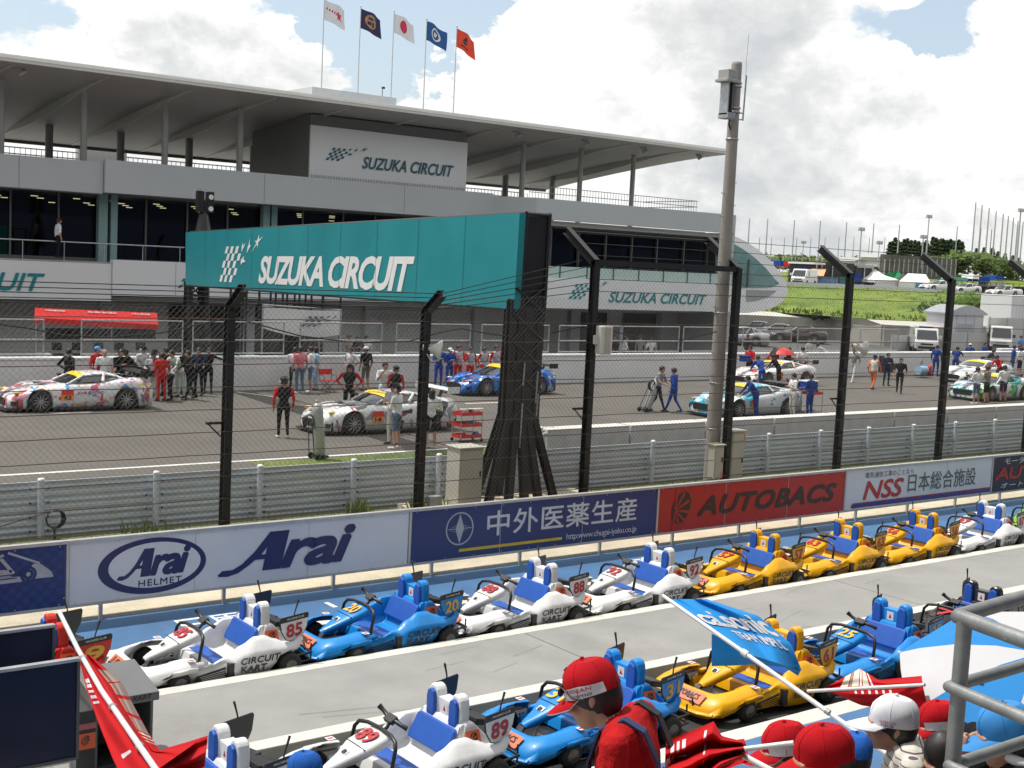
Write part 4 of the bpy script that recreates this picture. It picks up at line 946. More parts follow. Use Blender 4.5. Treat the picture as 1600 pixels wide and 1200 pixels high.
def make_kart():
    body = KP['white']
    K = thing('kart', (0, 0, 0), 'x', 'kart', 'x')
    # U shaped nose cowl with the front mudguards
    mb = MB(); path = [(.22, -.53, .19, .385), (.10, -.54, .195, .388), (-.08, -.545, .20, .378), (-.24, -.53, .21, .36), (-.37, -.485, .23, .345), (-.445, -.41, .25, .335), (-.478, -.30, .25, .33), (-.485, -.1, .25, .328)]
    path += [(x, -y, w, z) for x, y, w, z in path[::-1]]
    rings = []
    for i, (x, y, w, zt) in enumerate(path):
        a = path[max(0, i-1)]; b = path[min(len(path)-1, i+1)]; t = V((b[0]-a[0], b[1]-a[1], 0)).normalized(); out = V((-t.y, t.x, 0))
        if i == 0: t = V((-1, 0, 0)); out = V((0, -1, 0))
        out = V((t.y, -t.x, 0))
        c_ = V((x, y, 0))
        if out.dot(c_) < 0 and out.dot(V((x+.1, y, 0))) < 0: out = -out
        fr = 1 if abs(y) < .46 else 0
        zb = interp(x, [(-.5, .10), (-.40, .11), (-.26, .17), (-.13, .265), (.05, .28), (.25, .26)])
        dr = .09 if fr else .03
        sec = [(-.5, zb+.12), (-.5, zt-.025), (-.45, zt), (-.22, zt-dr*.1), (.28, zt-dr*1.1-.012), (.42, zt-dr*1.5-.03), (.5, zt-dr*1.9-.07), (.5, zb+.05), (.44, zb), (-.3, zb+.04)]
        rings.append([c_+out*(q*w)+Z_*z for q, z in sec])
    mb.loft(rings, body); mb.build('nose_cowl', K)
    for sg in (1, -1):
        mb = MB(); mb.loft([[(.2, sg*.42, .30), (.2, sg*.46, .32), (.2, sg*.46, .24)], [(.32, sg*.41, .31), (.32, sg*.46, .33), (.32, sg*.46, .22)], [(.42, sg*.40, .29), (.42, sg*.45, .31), (.42, sg*.45, .20)]], body)
        mb.build('cowl_bracket', K)
    # side pods with raised cockpit edge
    top = [(.12, .24), (.28, .25), (.45, .285), (.65, .345), (.85, .46), (1.02, .545), (1.15, .545), (1.28, .49), (1.42, .435), (1.54, .43), (1.63, .50), (1.66, .52)]
    for sg in (-1, 1):
        mb = MB(); rings = []
        for i in range(32):
            x = .10+1.56*i/31; zt = interp(x, top); zl = interp(x, [(.1, .20), (.4, .23), (.7, .30), (.8, .36), (.95, .40), (1.3, .40), (1.5, .40), (1.66, .47)])
            zb = interp(x, [(.1, .07), (1.12, .07), (1.22, .18), (1.32, .31), (1.45, .34), (1.58, .33), (1.66, .42)])
            yo = interp(x, [(.1, .50), (.35, .52), (.62, .53), (.72, .61), (.95, .635), (1.35, .63), (1.56, .60), (1.66, .54)])
            yi = interp(x, [(.1, .44), (.5, .44), (.85, .43), (1.1, .43), (1.66, .46)])
            zl = min(zl, zt-.015)
            rings.append([(x, sg*yi, zt-.02), (x, sg*(yi+.02), zt), (x, sg*(yi+.05), zt-.005), (x, sg*(yi+.35*(yo-yi)+.03), (zt+zl)/2+.02), (x, sg*(yo-.035), zl+.012), (x, sg*yo, zl-.02), (x, sg*(yo+.004), (zl+zb)/2), (x, sg*(yo-.02), zb), (x, sg*yi, zb+.01), (x, sg*(yi-.02), max(zb+.02, .14))])
        if sg > 0: rings = [r[::-1] for r in rings]
        mb.loft(rings, body); mb.build('side_pod', K)
        mb = MB()
        mb.prism([(.2, .11), (.62, .10), (.66, .245), (.4, .205), (.24, .175)], (0, sg*.532, 0), X_, Z_, (0, sg*.004, 0), dkplastic)
        for k in range(5): mb.tube([(.26+.015*k, sg*.537, .172-.018*k+.0), (.6, sg*.545, .232-.026*k)], .0045, body if k else dkplastic, 4)
        mb.box((.625, min(sg*.53, sg*.60), .09), (.705, max(sg*.53, sg*.60), .29), dkplastic)
        mb.build('side_vent', K)
        mb = MB(); u = X_ if sg < 0 else -X_; x0 = .76 if sg < 0 else 1.30
        mb.text('CIRCUIT', (x0, sg*.640, .265), u, Z_, .54, .085, dkplastic, .03, .15, .004, 1.05); mb.text('KART', (x0, sg*.640, .165), u, Z_, .36, .08, dkplastic, .045, .15, .004, 1.05)
        mb.build('side_lettering', K)
    # floor, seat bench and backrest shell
    mb = MB(); mb.box((-.34, -.42, .06), (1.5, .42, .10), dkplastic); mb.box((-.3, -.3, .1), (.25, .3, .13), dkplastic)
    for y in (-.16, .16): mb.cbox((-.12, y, .19), (.03, .1, .13), hubm, 0, 0, .5)
    mb.build('floor_pan', K, bev=.008)
    for sg in (-1, 1): mb = MB(); mb.poly([(0, 0), (.09, 0), (.09, .09), (0, .09)], (.115, sg*.54-.045, .386), X_, Y_, lab_w, .006); mb.poly([(.015, .03), (.075, .03), (.075, .06), (.015, .06)], (.115, sg*.54-.045, .386), X_, Y_, numred, .008); mb.build('mudguard_label', K)
    mb = MB(); mb.tube([(-.3, -.2, .14), (-.1, -.12, .2), (.2, -.1, .2)], .008, dkplastic, 5); mb.tube([(-.32, .05, .16), (0, .3, .2), (.3, .36, .2)], .006, galv, 5); mb.box((-.34, -.3, .12), (-.3, .3, .2), dkplastic); mb.build('pedal_linkage', K)
    mb = MB()
    prof = [(.38, .12), (.42, .27), (.5, .28), (.62, .2), (.85, .17), (.97, .20), (1.03, .30), (1.10, .5), (1.19, .76)]
    yy = [-.44, -.40, -.3, 0, .3, .40, .44]; lift = [.16, .05, .0, 0, 0, .05, .16]
    rings = []
    for y, l in zip(yy, lift): rings.append([(x-l*(.25 if z > .4 else 0), y, z+(l if .1 < z < .3 and x > .5 else 0)) for x, z in prof])
    mb.loft([[p for p in r] for r in rings], body, cap=False, closed=False)
    mb.loft([[(.995, y, .2), (1.08, y, .5), (1.17, y, .77), (1.20, y, .80), (1.25, y, .77), (1.25, y, .2)] for y in (-.44, -.43, 0, .43, .44)], body, smooth=False)
    low(mb); mb.build('seat', K, bev=.01)
    mb = MB(); mb.box((.5, -.36, .245), (.72, .36, .262), cush); mb.build('bench_pad', K, bev=.01, seg=2)
    # rear cowl
    mb = MB(); sec = [(1.05, .22), (1.22, .79), (1.33, .785), (1.42, .66), (1.60, .40), (1.60, .30), (1.3, .22)]
    rings = [[(1.3+(x-1.3)*k, y, .2+(z-.2)*k2) for x, z in sec] for y, k, k2 in ((-.455, .96, .93), (-.45, 1, .98), (-.42, 1, 1), (.42, 1, 1), (.45, 1, .98), (.455, .96, .93))]
    mb.loft(rings, body, smooth=False); mb.box((1.2, -.16, .72), (1.34, .16, .965), body); low(mb); mb.build('rear_cowl', K, bev=.02)
    for sg in (-1, 1):
        mb = MB(); u = X_ if sg < 0 else -X_; o = (1.17 if sg < 0 else 1.38, sg*.442, .40); zt_ = V((0, -sg*.28, 1)).normalized()
        mb.poly([(0, 0), (.21, 0), (.19, .18), (.02, .18)], o, u, zt_, orange, .008); feather(mb, V(o)+u*.105+zt_*.09, .14, charc, u, zt_, .010, orange); mb.build('side_sticker', K)
    mb = MB()
    mb.poly([(0, 0), (.11, 0), (.11, .12), (0, .12)], (1.199, .055, .64), -Y_, Z_, lab_w, .003); mb.poly([(.03, .03), (.08, .03), (.055, .09)], (1.199, .055, .64), -Y_, Z_, numred, .005)
    mb.build('headrest_sticker', K)
    for sg in (-1, 1):
        mb = MB(); sh = [(x+sg*.205, z+.725) for x, z in [(-.09, -.2), (.09, -.2), (.093, .06), (.08, .13), (.05, .17), (0, .18), (-.05, .17), (-.08, .13), (-.093, .06)]]
        mb.prism(sh, (1.19, 0, 0), Y_, Z_, (.125, 0, 0), body); h = mb.build('headrest', K, bev=.025, seg=3)
        mb = MB(); sh = [(x+sg*.205, z+.71) for x, z in [(-.06, -.17), (.06, -.17), (.073, -.1), (.073, .06), (.055, .125), (0, .155), (-.055, .125), (-.073, .06), (-.073, -.1)]]
        mb.prism(sh, (1.15, 0, 0), Y_, Z_, (.045, 0, 0), cush); mb.build('pad', h, bev=.015, seg=3)
    mb = MB(); a, b = V((1.02, 0, .31)), V((1.15, 0, .575)); d = (b-a); nn = V((-d.z, 0, d.x)).normalized()
    mb.prism([(y*1.0, z) for y, z in [(-.36, .03), (-.335, 0), (.335, 0), (.36, .03), (.345, .9), (.315, 1), (-.315, 1), (-.345, .9)]], a+nn*.0, Y_, d, nn*.055, cush); mb.build('back_cushion', K, bev=.018, seg=3)
    # steering fairing
    mb = MB(); rings = []
    for x, hw, zt, dp_ in ((-.22, .045, .335, .03), (-.16, .07, .365, .06), (.0, .115, .435, .075), (.12, .175, .50, .08), (.16, .19, .52, .08), (.40, .195, .60, .085), (.44, .18, .605, .08)):
        rings.append([(x+.04, -hw, zt-dp_), (x, -hw-.008, zt-.025), (x-.01, -hw+.03, zt), (x-.01, 0, zt+.006), (x-.01, hw-.03, zt), (x, hw+.008, zt-.025), (x+.04, hw, zt-dp_)][::-1])
    mb.loft(rings, body); mb.tube([(.14, -.195, .514), (.135, 0, .523), (.14, .195, .514)], .006, dkplastic, 4); mb.build('steering_fairing', K)
    mb = MB(); mb.poly([(-.05, 0), (.05, 0), (.05, .07), (-.05, .07)], (.0, .0, .446), -Y_, V((.88, 0, .47)), lab_w, .006); mb.text('B', V((0, .03, .448)), -Y_, V((.88, 0, .47)), .06, .05, dkplastic, .03, .1, .01); mb.build('fairing_sticker', K)
    mb = MB(); mb.tube([(.1, 0, .36), (.5, 0, .62), (.56, 0, .70)], .02, dkplastic, 8); mb.tube([(-.02, .04, .15), (.12, .03, .4)], .008, galv, 5)
    mb.tube([(.55, -.05, .70), (.56, -.19, .685), (.60, -.225, .66)], [.025, .022, .026], dkplastic, 8); mb.tube([(.55, .05, .70), (.56, .17, .735), (.53, .215, .78)], [.025, .022, .03], dkplastic, 8); mb.cbox((.545, 0, .70), (.09, .15, .05), dkplastic, 0, 0, -.5); mb.build('steering_handle', K)
    # hoop around the fairing
    mb = MB(); pts = [(.30, -.40, .16), (.33, -.405, .40), (.36, -.395, .54), (.385, -.35, .60), (.41, -.22, .625), (.42, 0, .632), (.41, .22, .625), (.385, .35, .60), (.36, .395, .54), (.33, .405, .40), (.30, .40, .16)]
    mb.tube(pts, .021, black, 9); mb.build('roll_hoop', K)
    # wheels
    for x, y, r, w in ((0, -.565, .14, .13), (0, .565, .14, .13), (1.45, -.565, .155, .19), (1.45, .565, .155, .19)):
        mb = MB(); sg = -1 if y < 0 else 1
        mb.lathe([(.06, -w/2), (r-.03, -w/2), (r, -w/2+.03), (r, w/2-.03), (r-.03, w/2), (.06, w/2)], (x, y, r), rubber, 22, (0, 1, 0), True); wl = mb.build('wheel', K)
        mb = MB(); mb.lathe([(.078, 0), (.07, .012), (.045, .004), (.03, .02), (.001, .022)], (x, y+sg*w*.5, r), hubm, 16, (0, sg, 0)); mb.build('hub', wl)
    # bumpers, engine, axle
    mb = MB()
    for z in (.11, .17): mb.tube([(-.25, -.44, z), (-.5, -.36, z), (-.56, -.2, z), (-.57, 0, z), (-.56, .2, z), (-.5, .36, z), (-.25, .44, z)], .016, black, 7)
    for y in (-.22, .22): mb.tube([(-.56, y, .17), (-.575, y, .28), (-.575, y*.6, .28)], .011, black, 6)
    mb.build('front_bumper', K)
    mb = MB(); mb.box((1.3, -.36, .1), (1.62, .36, .3), dkplastic); mb.box((1.55, -.3, .16), (1.74, .02, .44), dkplastic); mb.cyl((1.62, .2, .3), (1.72, .2, .3), .1, dkplastic); mb.cbox((1.5, -.12, .58), (.26, .34, .07), dkplastic, .1, 0, .25); mb.cbox((1.52, .2, .5), (.2, .2, .16), dkplastic, .3); mb.build('engine', K, bev=.012)
    mb = MB()
    for z in (.16, .26): mb.tube([(1.5, -.6, z), (1.78, -.55, z), (1.82, 0, z), (1.78, .55, z), (1.5, .6, z)], .016, black, 7)
    for y in (-.5, 0, .5): mb.tube([(1.8, y, .14), (1.8, y, .36)], .012, black, 5)
    mb.build('rear_bumper', K)
    # number shields on stalks
    for sg in (-1, 1):
        yb = sg*.50; o = V((1.55, yb, (.60 if sg < 0 else .66))); u = V((-1, -.38, .03)).normalized() if sg > 0 else V((1, .15, .05)).normalized(); u = u.normalized()
        w = Z_; nn = u.cross(w).normalized()
        sh = [(-.225, .135), (-.20, -.02), (-.12, -.145), (-.05, -.17), (.05, -.17), (.13, -.145), (.20, -.02), (.225, .135), (.205, .16), (-.205, .16)]
        mb = MB(); mb.prism(sh, o, u, w, nn*-.012, dkplastic); p = mb.build('number_plate', K)
        mb = MB(); mb.poly([(x*.95, y*.95) for x, y in sh if y < .15 and y > -.2][:8] if 0 else [(-.212, .09), (-.19, -.02), (-.115, -.135), (-.05, -.16), (.05, -.16), (.125, -.135), (.19, -.02), (.212, .09)], o, u, w, body, .004); mb.text('MACHINE CLUB', o+u*-.12+w*.115, u, w, .26, .025, lab_w, .01, .1, .005); mb.build('plate_face', p)
        mb = MB(); mb.tube([o+u*.0+w*.15-nn*.01, o+u*.02+w*.2-nn*.02, o+u*.07+w*.34-nn*.02], [.009, .009, .014], dkplastic, 6); mb.tube([o-nn*.02-w*.05, o-V((.02, sg*.22, .12))], .012, dkplastic, 6); mb.build('plate_stalk', K)
    return K
KART = make_kart()
def decals(K, num, colr, mats):
    """this kart's own number and its sponsor sticker"""
    mb = MB(); vdir = V((.30, 0, .105)).normalized(); o = V((.155, .13, .528))
    mb.text(num, o+vdir*.055, -Y_, vdir, .26, .16, lab_w if colr is numgold else yellowp, .075, 0, .006) if 0 else None
    mb.text(num, o+vdir*.03, -Y_, vdir, .25, .20, colr, .035, 0, .009); mb.build('front_number', K)
    mb = MB(); n_ = V((-1, 0, .75)).normalized()
    for seg in range(8):
        y0, y1 = .30-.075*seg, .30-.075*(seg+1)
    ou = V((-.585, .27, .20)); vd = V((.10, 0, .085)).normalized()
    s0, s1 = V((-.45, 0, .330)), V((-.563, 0, .230)); mb.add([s0+Y_*.33, s0-Y_*.33, s1-Y_*.32, s1+Y_*.32][::-1], [(0, 1, 2, 3)], stick)
    vd = (s0-s1).normalized(); mb.text('AUTOBACS', s1+Y_*.2+vd*.045, -Y_, vd, .46, .08, charc, .04, .2, .004); feather(mb, s1+Y_*.26+vd*.085, .09, charc, -Y_, vd, .004, stick); mb.build('nose_sticker', K)
    for sg in (-1, 1):
        o = V((1.55, sg*.50, (.60 if sg < 0 else .66))); u = (V((-1, -.38, .03)).normalized() if sg > 0 else V((1, .15, .05)).normalized())
        mb = MB(); mb.text(num, o+u*-.125+Z_*-.115, u, Z_, .25, .175, colr, .035, 0, .007); mb.build('plate_number', K)
rearn = {}
def place_kart(x, y, z, colour, num, label, group, first=False):
    K = KART if first else copy_tree(KART)
    K.location = (x, y, z); tag(K, label, 'kart', group)
    body = KP['white']
    def paint(o):
        for i, s_ in enumerate(o.material_slots):
            if s_.material is body and colour != 'white': s_.link = 'OBJECT'; s_.material = KP[colour]
        for c_ in o.children: paint(c_)
    return K, num, (numgold if colour in ('blue', 'red') else numred), paint
g1, g2 = 'karts parked along the exit lane', 'karts parked in the nearer bay'
todo = []
def seatx(px_, py_, Y): return py(px_, py_, Y).x
YA, YB = 14.72, 10.62
rowA = [(97, 985, 'red', '9', 'red kart number 9 mostly hidden behind the notice boards'), (404, 935, 'white', '85', 'white kart number 85 with blue seat pads'), (655, 905, 'blue', '20', 'sky blue kart number 20 parked between white karts 85 and 88'),
        (858, 877, 'white', '88', 'white kart number 88 parked behind the blue kart 20'), (1042, 851, 'white', '92', 'white kart number 92 parked ahead of the first yellow kart'), (1208, 833, 'yellow', '57', 'yellow kart number 57, the first yellow one in the far row'),
        (1339, 812, 'yellow', '63', 'yellow kart number 63 in the middle of three yellow karts'), (1457, 797, 'yellow', '56', 'yellow kart number 56, last of three yellow karts'), (1563, 783, 'white', '87', 'white kart number 87 parked behind the yellow kart 56'), (1660, 772, 'green', '91', 'green kart cut off at the right edge behind white kart 87')]
rowB = [(365, 1165, 'white', '86', 'white kart at the bottom left, only headrests and rear plate showing'), (712, 1095, 'white', '89', 'white kart number 89 in the nearer row'), (990, 1035, 'blue', '31', 'sky blue kart number 31 behind the boy in the red cap'), (1240, 985, 'yellow', '61', 'yellow kart number 61 under the blue flag'),
        (1412, 950, 'blue', '25', 'sky blue kart number 25 with bright blue seat pads'), (1555, 912, 'black', '7', 'black kart with blue pads behind the handrail')]
first = True
for row, Y, grp in ((rowA, YA, g1), (rowB, YB, g2)):
    for (a_, b_, colr, num, lab) in row:
        z = -.05; x = seatx(a_, b_, Y-.22)-1.18; dy = .24 if num == '9' else 0
        todo.append(place_kart(x, Y+dy, z, colr, num, lab, grp, first)); first = False
for K, num, colr, paint in todo: paint(K)
for K, num, colr, paint in todo: decals(K, num, colr, None)
# ================================================================== racing cars
carglass = mat('car_glass', (.02, .026, .03), .06, 0, .2, coat=1.)
rimm = mat('wheel_rim', (.46, .46, .47), .3, .6); carbon = mat('carbon_black', (.018, .018, .02), .4)
bannery = mat('screen_banner_yellow', (.85, .55, .02), .4, 0, .04); lampy = mat('headlamp_yellow', (.8, .55, .06), .12, 0, .1, coat=.8); lampw = mat('headlamp_clear', (.45, .5, .52), .1, 0, .15, coat=.8)
plate_r = mat('plate_red', (.72, .04, .03), .4); plate_o = mat('plate_orange', (.8, .30, .04), .4)
def race_car(name, label, cx, cy, paint, L=4.55, W=.97, H=1.18, wb=2.7, style='coupe', num='43', lampc=None, banner=True, wing=True, rz=0., wing_m=None, nose_m=None, words=None, group='racing cars on the starting grid'):
    C_ = thing(name, (cx, cy, 0), label, 'racing car' if group.startswith('racing') else 'car', group, rz)
    xf, xr = -wb/2, wb/2; x0 = -wb/2-.95; x1 = x0+L; R_ = .335; sill = .13
    st = style
    hood = {'coupe': [(x0, .42), (x0+.08, .52), (x0+.4, .66), (xf, .79), (xf+.6, .84), (xf+1.1, .90), (.5, .93), (xr-.2, .98), (xr+.3, 1.0), (x1-.1, .96), (x1, .86)],
            'sedan': [(x0, .48), (x0+.06, .60), (x0+.35, .72), (xf, .80), (xf+.7, .86), (xf+1.1, .90), (.6, .95), (xr, 1.0), (x1-.12, 1.0), (x1, .88)],
            'mid': [(x0, .40), (x0+.08, .52), (x0+.4, .66), (xf, .78), (xf+.5, .80), (xf+.9, .86), (.4, .92), (xr-.2, 1.0), (xr+.4, 1.0), (x1-.1, .95), (x1, .85)]}[st]
    wid = [(x0, .62), (x0+.12, .78), (x0+.35, .90), (xf, .985), (xf+.5, .95), (0, .925), (xr-.55, .95), (xr, 1.0), (xr+.5, .97), (x1-.05, .9), (x1, .84)]
    rings = []; n_ = 78
    for i in range(n_+1):
        x = x0+L*i/n_; zt = interp(x, hood); w = W*interp(x, wid); bul = .05*math.exp(-((x-xf)/.42)**2)+.05*math.exp(-((x-xr)/.5)**2)
        za = sill; ina = 0
        for c0 in (xf, xr):
            dd = (R_+.055)**2-(x-c0)**2
            if dd > 0: za = max(za, .335+math.sqrt(dd)); ina = 1
        zs = zt-.10+bul; zs = max(zs, za+.05)
        zm = max(za+.02, (zs+sill)/2+.06)
        half = [(0, zt+.0), (.45*w, zt+.005), (.74*w, max(zt-.01+bul*.8, zs)), (.9*w, zs+.012), (.975*w, zs-.035), (w, zm), (w*.985, za), (w-.3, za), (w-.3, sill), (.2, sill)]
        rings.append([(x, -y, z) for y, z in half]+[(x, y, z) for y, z in half[::-1]])
    mb = MB(); mb.loft([r[::-1] for r in rings], paint); body = mb.build('body', C_)
    # wheel wells, splitter, skirts, diffuser
    mb = MB(); mb.box((x0+.25, -W+.12, .09), (x1-.15, W-.12, .4), carbon); mb.build('floor_pan', C_)
    mb = MB(); mb.prism([(x0-.1, -W*.75), (x0+.35, -W*.98), (x0+.42, -W*.9), (x0+.42, W*.9), (x0+.35, W*.98), (x0-.1, W*.75)], (0, 0, .075), X_, Y_, (0, 0, .03), carbon); mb.build('splitter', C_)
    for sg in (-1, 1): mb = MB(); mb.box((xf+.42, min(sg*W*.9, sg*W*1.0), .08), (xr-.42, max(sg*W*.9, sg*W*1.0), .14), carbon); mb.build('side_skirt', C_)
    # greenhouse
    if st == 'coupe': pts = [(xf+.72, .86), (xf+1.42, H-.03), (.55, H), (xr-.1, 1.06), (xr+.45, 1.0)]
    elif st == 'sedan': pts = [(xf+.72, .88), (xf+1.35, H+.06), (.75, H+.09), (1.25, H), (xr+.35, 1.0)]
    else: pts = [(xf+.45, .80), (xf+1.25, H-.02), (.35, H), (xr-.25, 1.08), (xr+.5, 1.0)]
    wbse, wr = W*.80, W*.58
    A, Bt, Cc, D, E_ = pts
    def wz(p, q): return wr+(wbse-wr)*max(0, min(1, (H-p[1])/(H-.86)))
    roof = MB(); rr = []
    for i in range(13):
        t = i/12; x = Bt[0]+(D[0]-Bt[0])*t; z = Bt[1]+(Cc[1]-Bt[1])*min(1, t/.45)*1.0 if t < .45 else Cc[1]+(D[1]-Cc[1])*((t-.45)/.55)**1.6
        w = wr*(1-.10*t); rr.append([(x, -w, z-.05), (x, -w+.06, z-.005), (x, -w*.5, z+.015), (x, 0, z+.022), (x, w*.5, z+.015), (x, w-.06, z-.005), (x, w, z-.05)])
    roof.loft(rr, paint, closed=False); roof.build('roof', C_)
    gl = MB(); rr = []
    for i in range(7):
        t = i/6; x = A[0]+(Bt[0]-A[0])*t; z = A[1]+(Bt[1]-A[1])*(t**.88); w = wbse*.93+(wr-wbse*.93)*t
        rr.append([(x+.14*(1-t), -w, z-.03), (x+.03, -w*.55, z+.01), (x, 0, z+.02), (x+.03, w*.55, z+.01), (x+.14*(1-t), w, z-.03)])
    gl.loft(rr, carglass, closed=False); ws = gl.build('windshield', C_)
    if banner:
        b = MB(); b.loft([[tuple(V(p)+V((-.02, 0, .012))) for p in r] for r in rr[4:]], bannery, closed=False); b.build('screen_banner', ws)
    for sg in (-1, 1):
        g_ = MB(); lo = [(A[0]+.26, sg*wbse*.97, interp(A[0]+.26, hood)-.01), (.5, sg*wbse*1.0, interp(.5, hood)-.01), (xr-.2, sg*wbse*.96, 1.0)]
        hi = [(Bt[0]+.06, sg*(wr+.02), Bt[1]-.07), (Cc[0]+.05, sg*(wr+.015), Cc[1]-.07), (D[0]-.25, sg*(wr*.93), D[1]+.0)]
        g_.add(lo+hi, [(0, 1, 4, 3), (1, 2, 5, 4)], carglass); g_.build('side_window', C_)
        p_ = MB(); o = V((0, sg*.012, .0))
        p_.tube([V((A[0]+.12, sg*wbse*.95, A[1]-.02)), V(hi[0])+V((-.05, 0, .03))], .035, paint, 6); p_.tube([V(lo[1])+o+V((.12, 0, 0)), V(hi[1])+o+V((.1, 0, .03))], [.06, .045], paint, 6)
        p_.tube([V(hi[0])+Z_*.02, V(hi[1])+Z_*.02, V(hi[2])+Z_*.02, V(lo[2])+V((.1, 0, 0))], [.035, .035, .04, .05], paint, 6); p_.build('pillar', C_)
        m_ = MB(); m_.ell((A[0]+.42, sg*(wbse+.19), 1.0), (.08, .10, .055), carbon, 8, 6); m_.tube([(A[0]+.45, sg*(wbse-.02), .9), (A[0]+.43, sg*(wbse+.14), .98)], .018, carbon, 5); m_.build('mirror', C_)
    rg = MB(); rg.add([(D[0]+.02, -wr*.88, D[1]-.02), (D[0]+.02, wr*.88, D[1]-.02), (E_[0], wbse*.8, E_[1]+.0), (E_[0], -wbse*.8, E_[1]+.0)], [(0, 3, 2, 1)], carglass); rg.build('rear_window', C_)
    # lamps, grille
    for sg in (-1, 1):
        m_ = MB(); xx = x0+.34; m_.ell((xx, sg*W*.70, interp(xx, hood)-.045), (.20, .085, .05), lampc or lampy, 10, 6, Matrix.Rotation(-sg*.55, 3, 'Z')); m_.build('headlight', C_)
    m_ = MB(); gz_ = .30 if st != 'mid' else .34; m_.prism([(-.46, -.1), (.46, -.1), (.52, .08), (.4, .13), (-.4, .13), (-.52, .08)], (x0-.015, 0, gz_), -Y_, Z_, (.2, 0, 0), carbon)
    for sg in (-1, 1): m_.prism([(sg*.58, -.1), (sg*.8, -.08), (sg*.82, .04), (sg*.6, .1)], (x0+.1, 0, gz_), -Y_, Z_, (.2, 0, 0), carbon)
    m_.build('grille', C_)
    if nose_m: m_ = MB(); m_.prism([(-.74, .17), (.74, .17), (.7, .06), (.58, .14), (-.58, .14), (-.7, .06)], (x0-.0, 0, gz_), -Y_, Z_, (.12, 0, 0), nose_m); m_.build('nose_band', C_)
    # hood scoop stripes
    m_ = MB()
    for sg in (-1, 1): m_.prism([(xf+.1, sg*.2), (xf+.35, sg*.16), (xf+.4, sg*.4), (xf+.15, sg*.46)], (0, 0, .80), X_, Y_, (0, 0, .03), carbon)
    m_.build('hood_vent', C_)
    for x in (xf, xr):
        for sg in (-1, 1):
            w_ = MB(); y = sg*(W-.15); w_.lathe([(.22, -.14), (R_-.03, -.14), (R_, -.11), (R_, .11), (R_-.03, .14), (.25, .14)], (x, y, R_), rubber, 26, (0, 1, 0), False); wl = w_.build('wheel', C_)
            r_ = MB(); o = V((x, y+sg*.13, R_)); r_.lathe([(.26, .0), (.245, .012), (.225, -.02)], o, rimm, 26, (0, sg, 0)); r_.lathe([(.225, -.06), (.001, -.06)], o, carbon, 18, (0, sg, 0)); r_.lathe([(.06, .0), (.001, .01)], o, rimm, 10, (0, sg, 0))
            for k in range(11): a = k*2*math.pi/11; r_.par(o+V((math.cos(a)*.05, -.006, math.sin(a)*.05))+V((-math.sin(a), 0, math.cos(a)))*-.012, V((math.cos(a), 0, math.sin(a)))*.19, V((-math.sin(a), 0, math.cos(a)))*.024, V((0, .012, 0)), rimm)
            r_.build('rim', wl)
    if wing:
        m_ = MB(); wz_ = 1.14 if st != 'sedan' else 1.24; m_.prism([(0, 0), (.12, .03), (.34, .045), (.34, .06), (.1, .055), (0, .02)], (x1-.42, -W*.95, wz_), X_, Z_, (0, W*1.9, 0), wing_m or carbon); wg = m_.build('rear_wing', C_)
        for sg in (-1, 1): e = MB(); e.box((x1-.46, sg*W*.95-.01, wz_-.08), (x1-.02, sg*W*.95+.01, wz_+.12), wing_m or carbon); e.build('endplate', wg)
        for sg in (-1, 1): e = MB(); e.prism([(x1-.5, .9), (x1-.38, .9), (x1-.2, wz_+.02), (x1-.32, wz_+.02)], (0, sg*.35-.01, 0), X_, Z_, (0, .02, 0), carbon); e.build('wing_stay', wg)
    if num:
        for sg in (-1, 1):
            u = X_ if sg < 0 else -X_; xs_ = xf+.62 if sg < 0 else xf+1.0; m_ = MB(); o = V((xs_, sg*W*.975, .36)); 
            m_.poly([(0, .17), (.38, .17), (.38, .34), (0, .34)], o, u, Z_, plate_r, .004); m_.poly([(0, 0), (.38, 0), (.38, .17), (0, .17)], o, u, Z_, plate_o, .004); m_.text(num, o+u*.08+Z_*.02, u, Z_, .22, .14, carbon, .03, 0, .008); m_.build('number_plate', C_)
    if words:
        for sg in (-1, 1):
            u = X_ if sg < 0 else -X_; xs_ = xf+1.1 if sg < 0 else xf+1.9; m_ = MB(); m_.text(words[0], (xs_, sg*W*.975, .52), u, Z_, .85, .15, words[1], .03, .2, .008); m_.build('side_lettering', C_)
    return C_
w_ = (.76, .76, .77)
race_car('racing_car', 'white racing coupe covered in pink and blue graphics at the left', 13.45, 40.75, livery('livery_pink', w_, [((.50, .12, .16), .40, 3.), ((.06, .33, .62), .38, 7.), ((.75, .30, .42), .36, 1.), ((.75, .5, .05), .31, 4.4)], 1.9), num='43', lampc=lampy, words=('pacific', mat('script_pink', (.45, .10, .22), .4)))
race_car('racing_car', 'white racing saloon with dark graphics, bonnet toward the silver gas bottle', 20.3, 33.45, livery('livery_silver', (.72, .72, .73), [((.06, .06, .065), .36, 2.), ((.45, .03, .06), .33, 6.), ((.3, .3, .32), .38, 9.)], 1.5), L=4.7, style='sedan', H=1.12, num='14', lampc=lampy, wing_m=mat('wing_white', (.7, .7, .7), .35))
race_car('racing_car', 'bright blue racing coupe half hidden behind the gantry tower', 30.9, 41.45, livery('livery_blue', (.015, .17, .62), [((.45, .03, .04), .38, 5.), ((.6, .62, .65), .36, 2.), ((.02, .03, .12), .42, 8.)], 1.6), style='mid', num='3', lampc=lampw)
race_car('racing_car', 'pale blue and silver racing coupe parked behind the tall pole', 36.2, 32.95, livery('livery_sky', (.62, .66, .69), [((.03, .42, .62), .50, 3.), ((.03, .33, .5), .40, 8.), ((.7, .7, .7), .38, 5.)], 1.3), style='mid', num='26', lampc=lampw, nose_m=mat('nose_sky', (.03, .42, .62), .3))
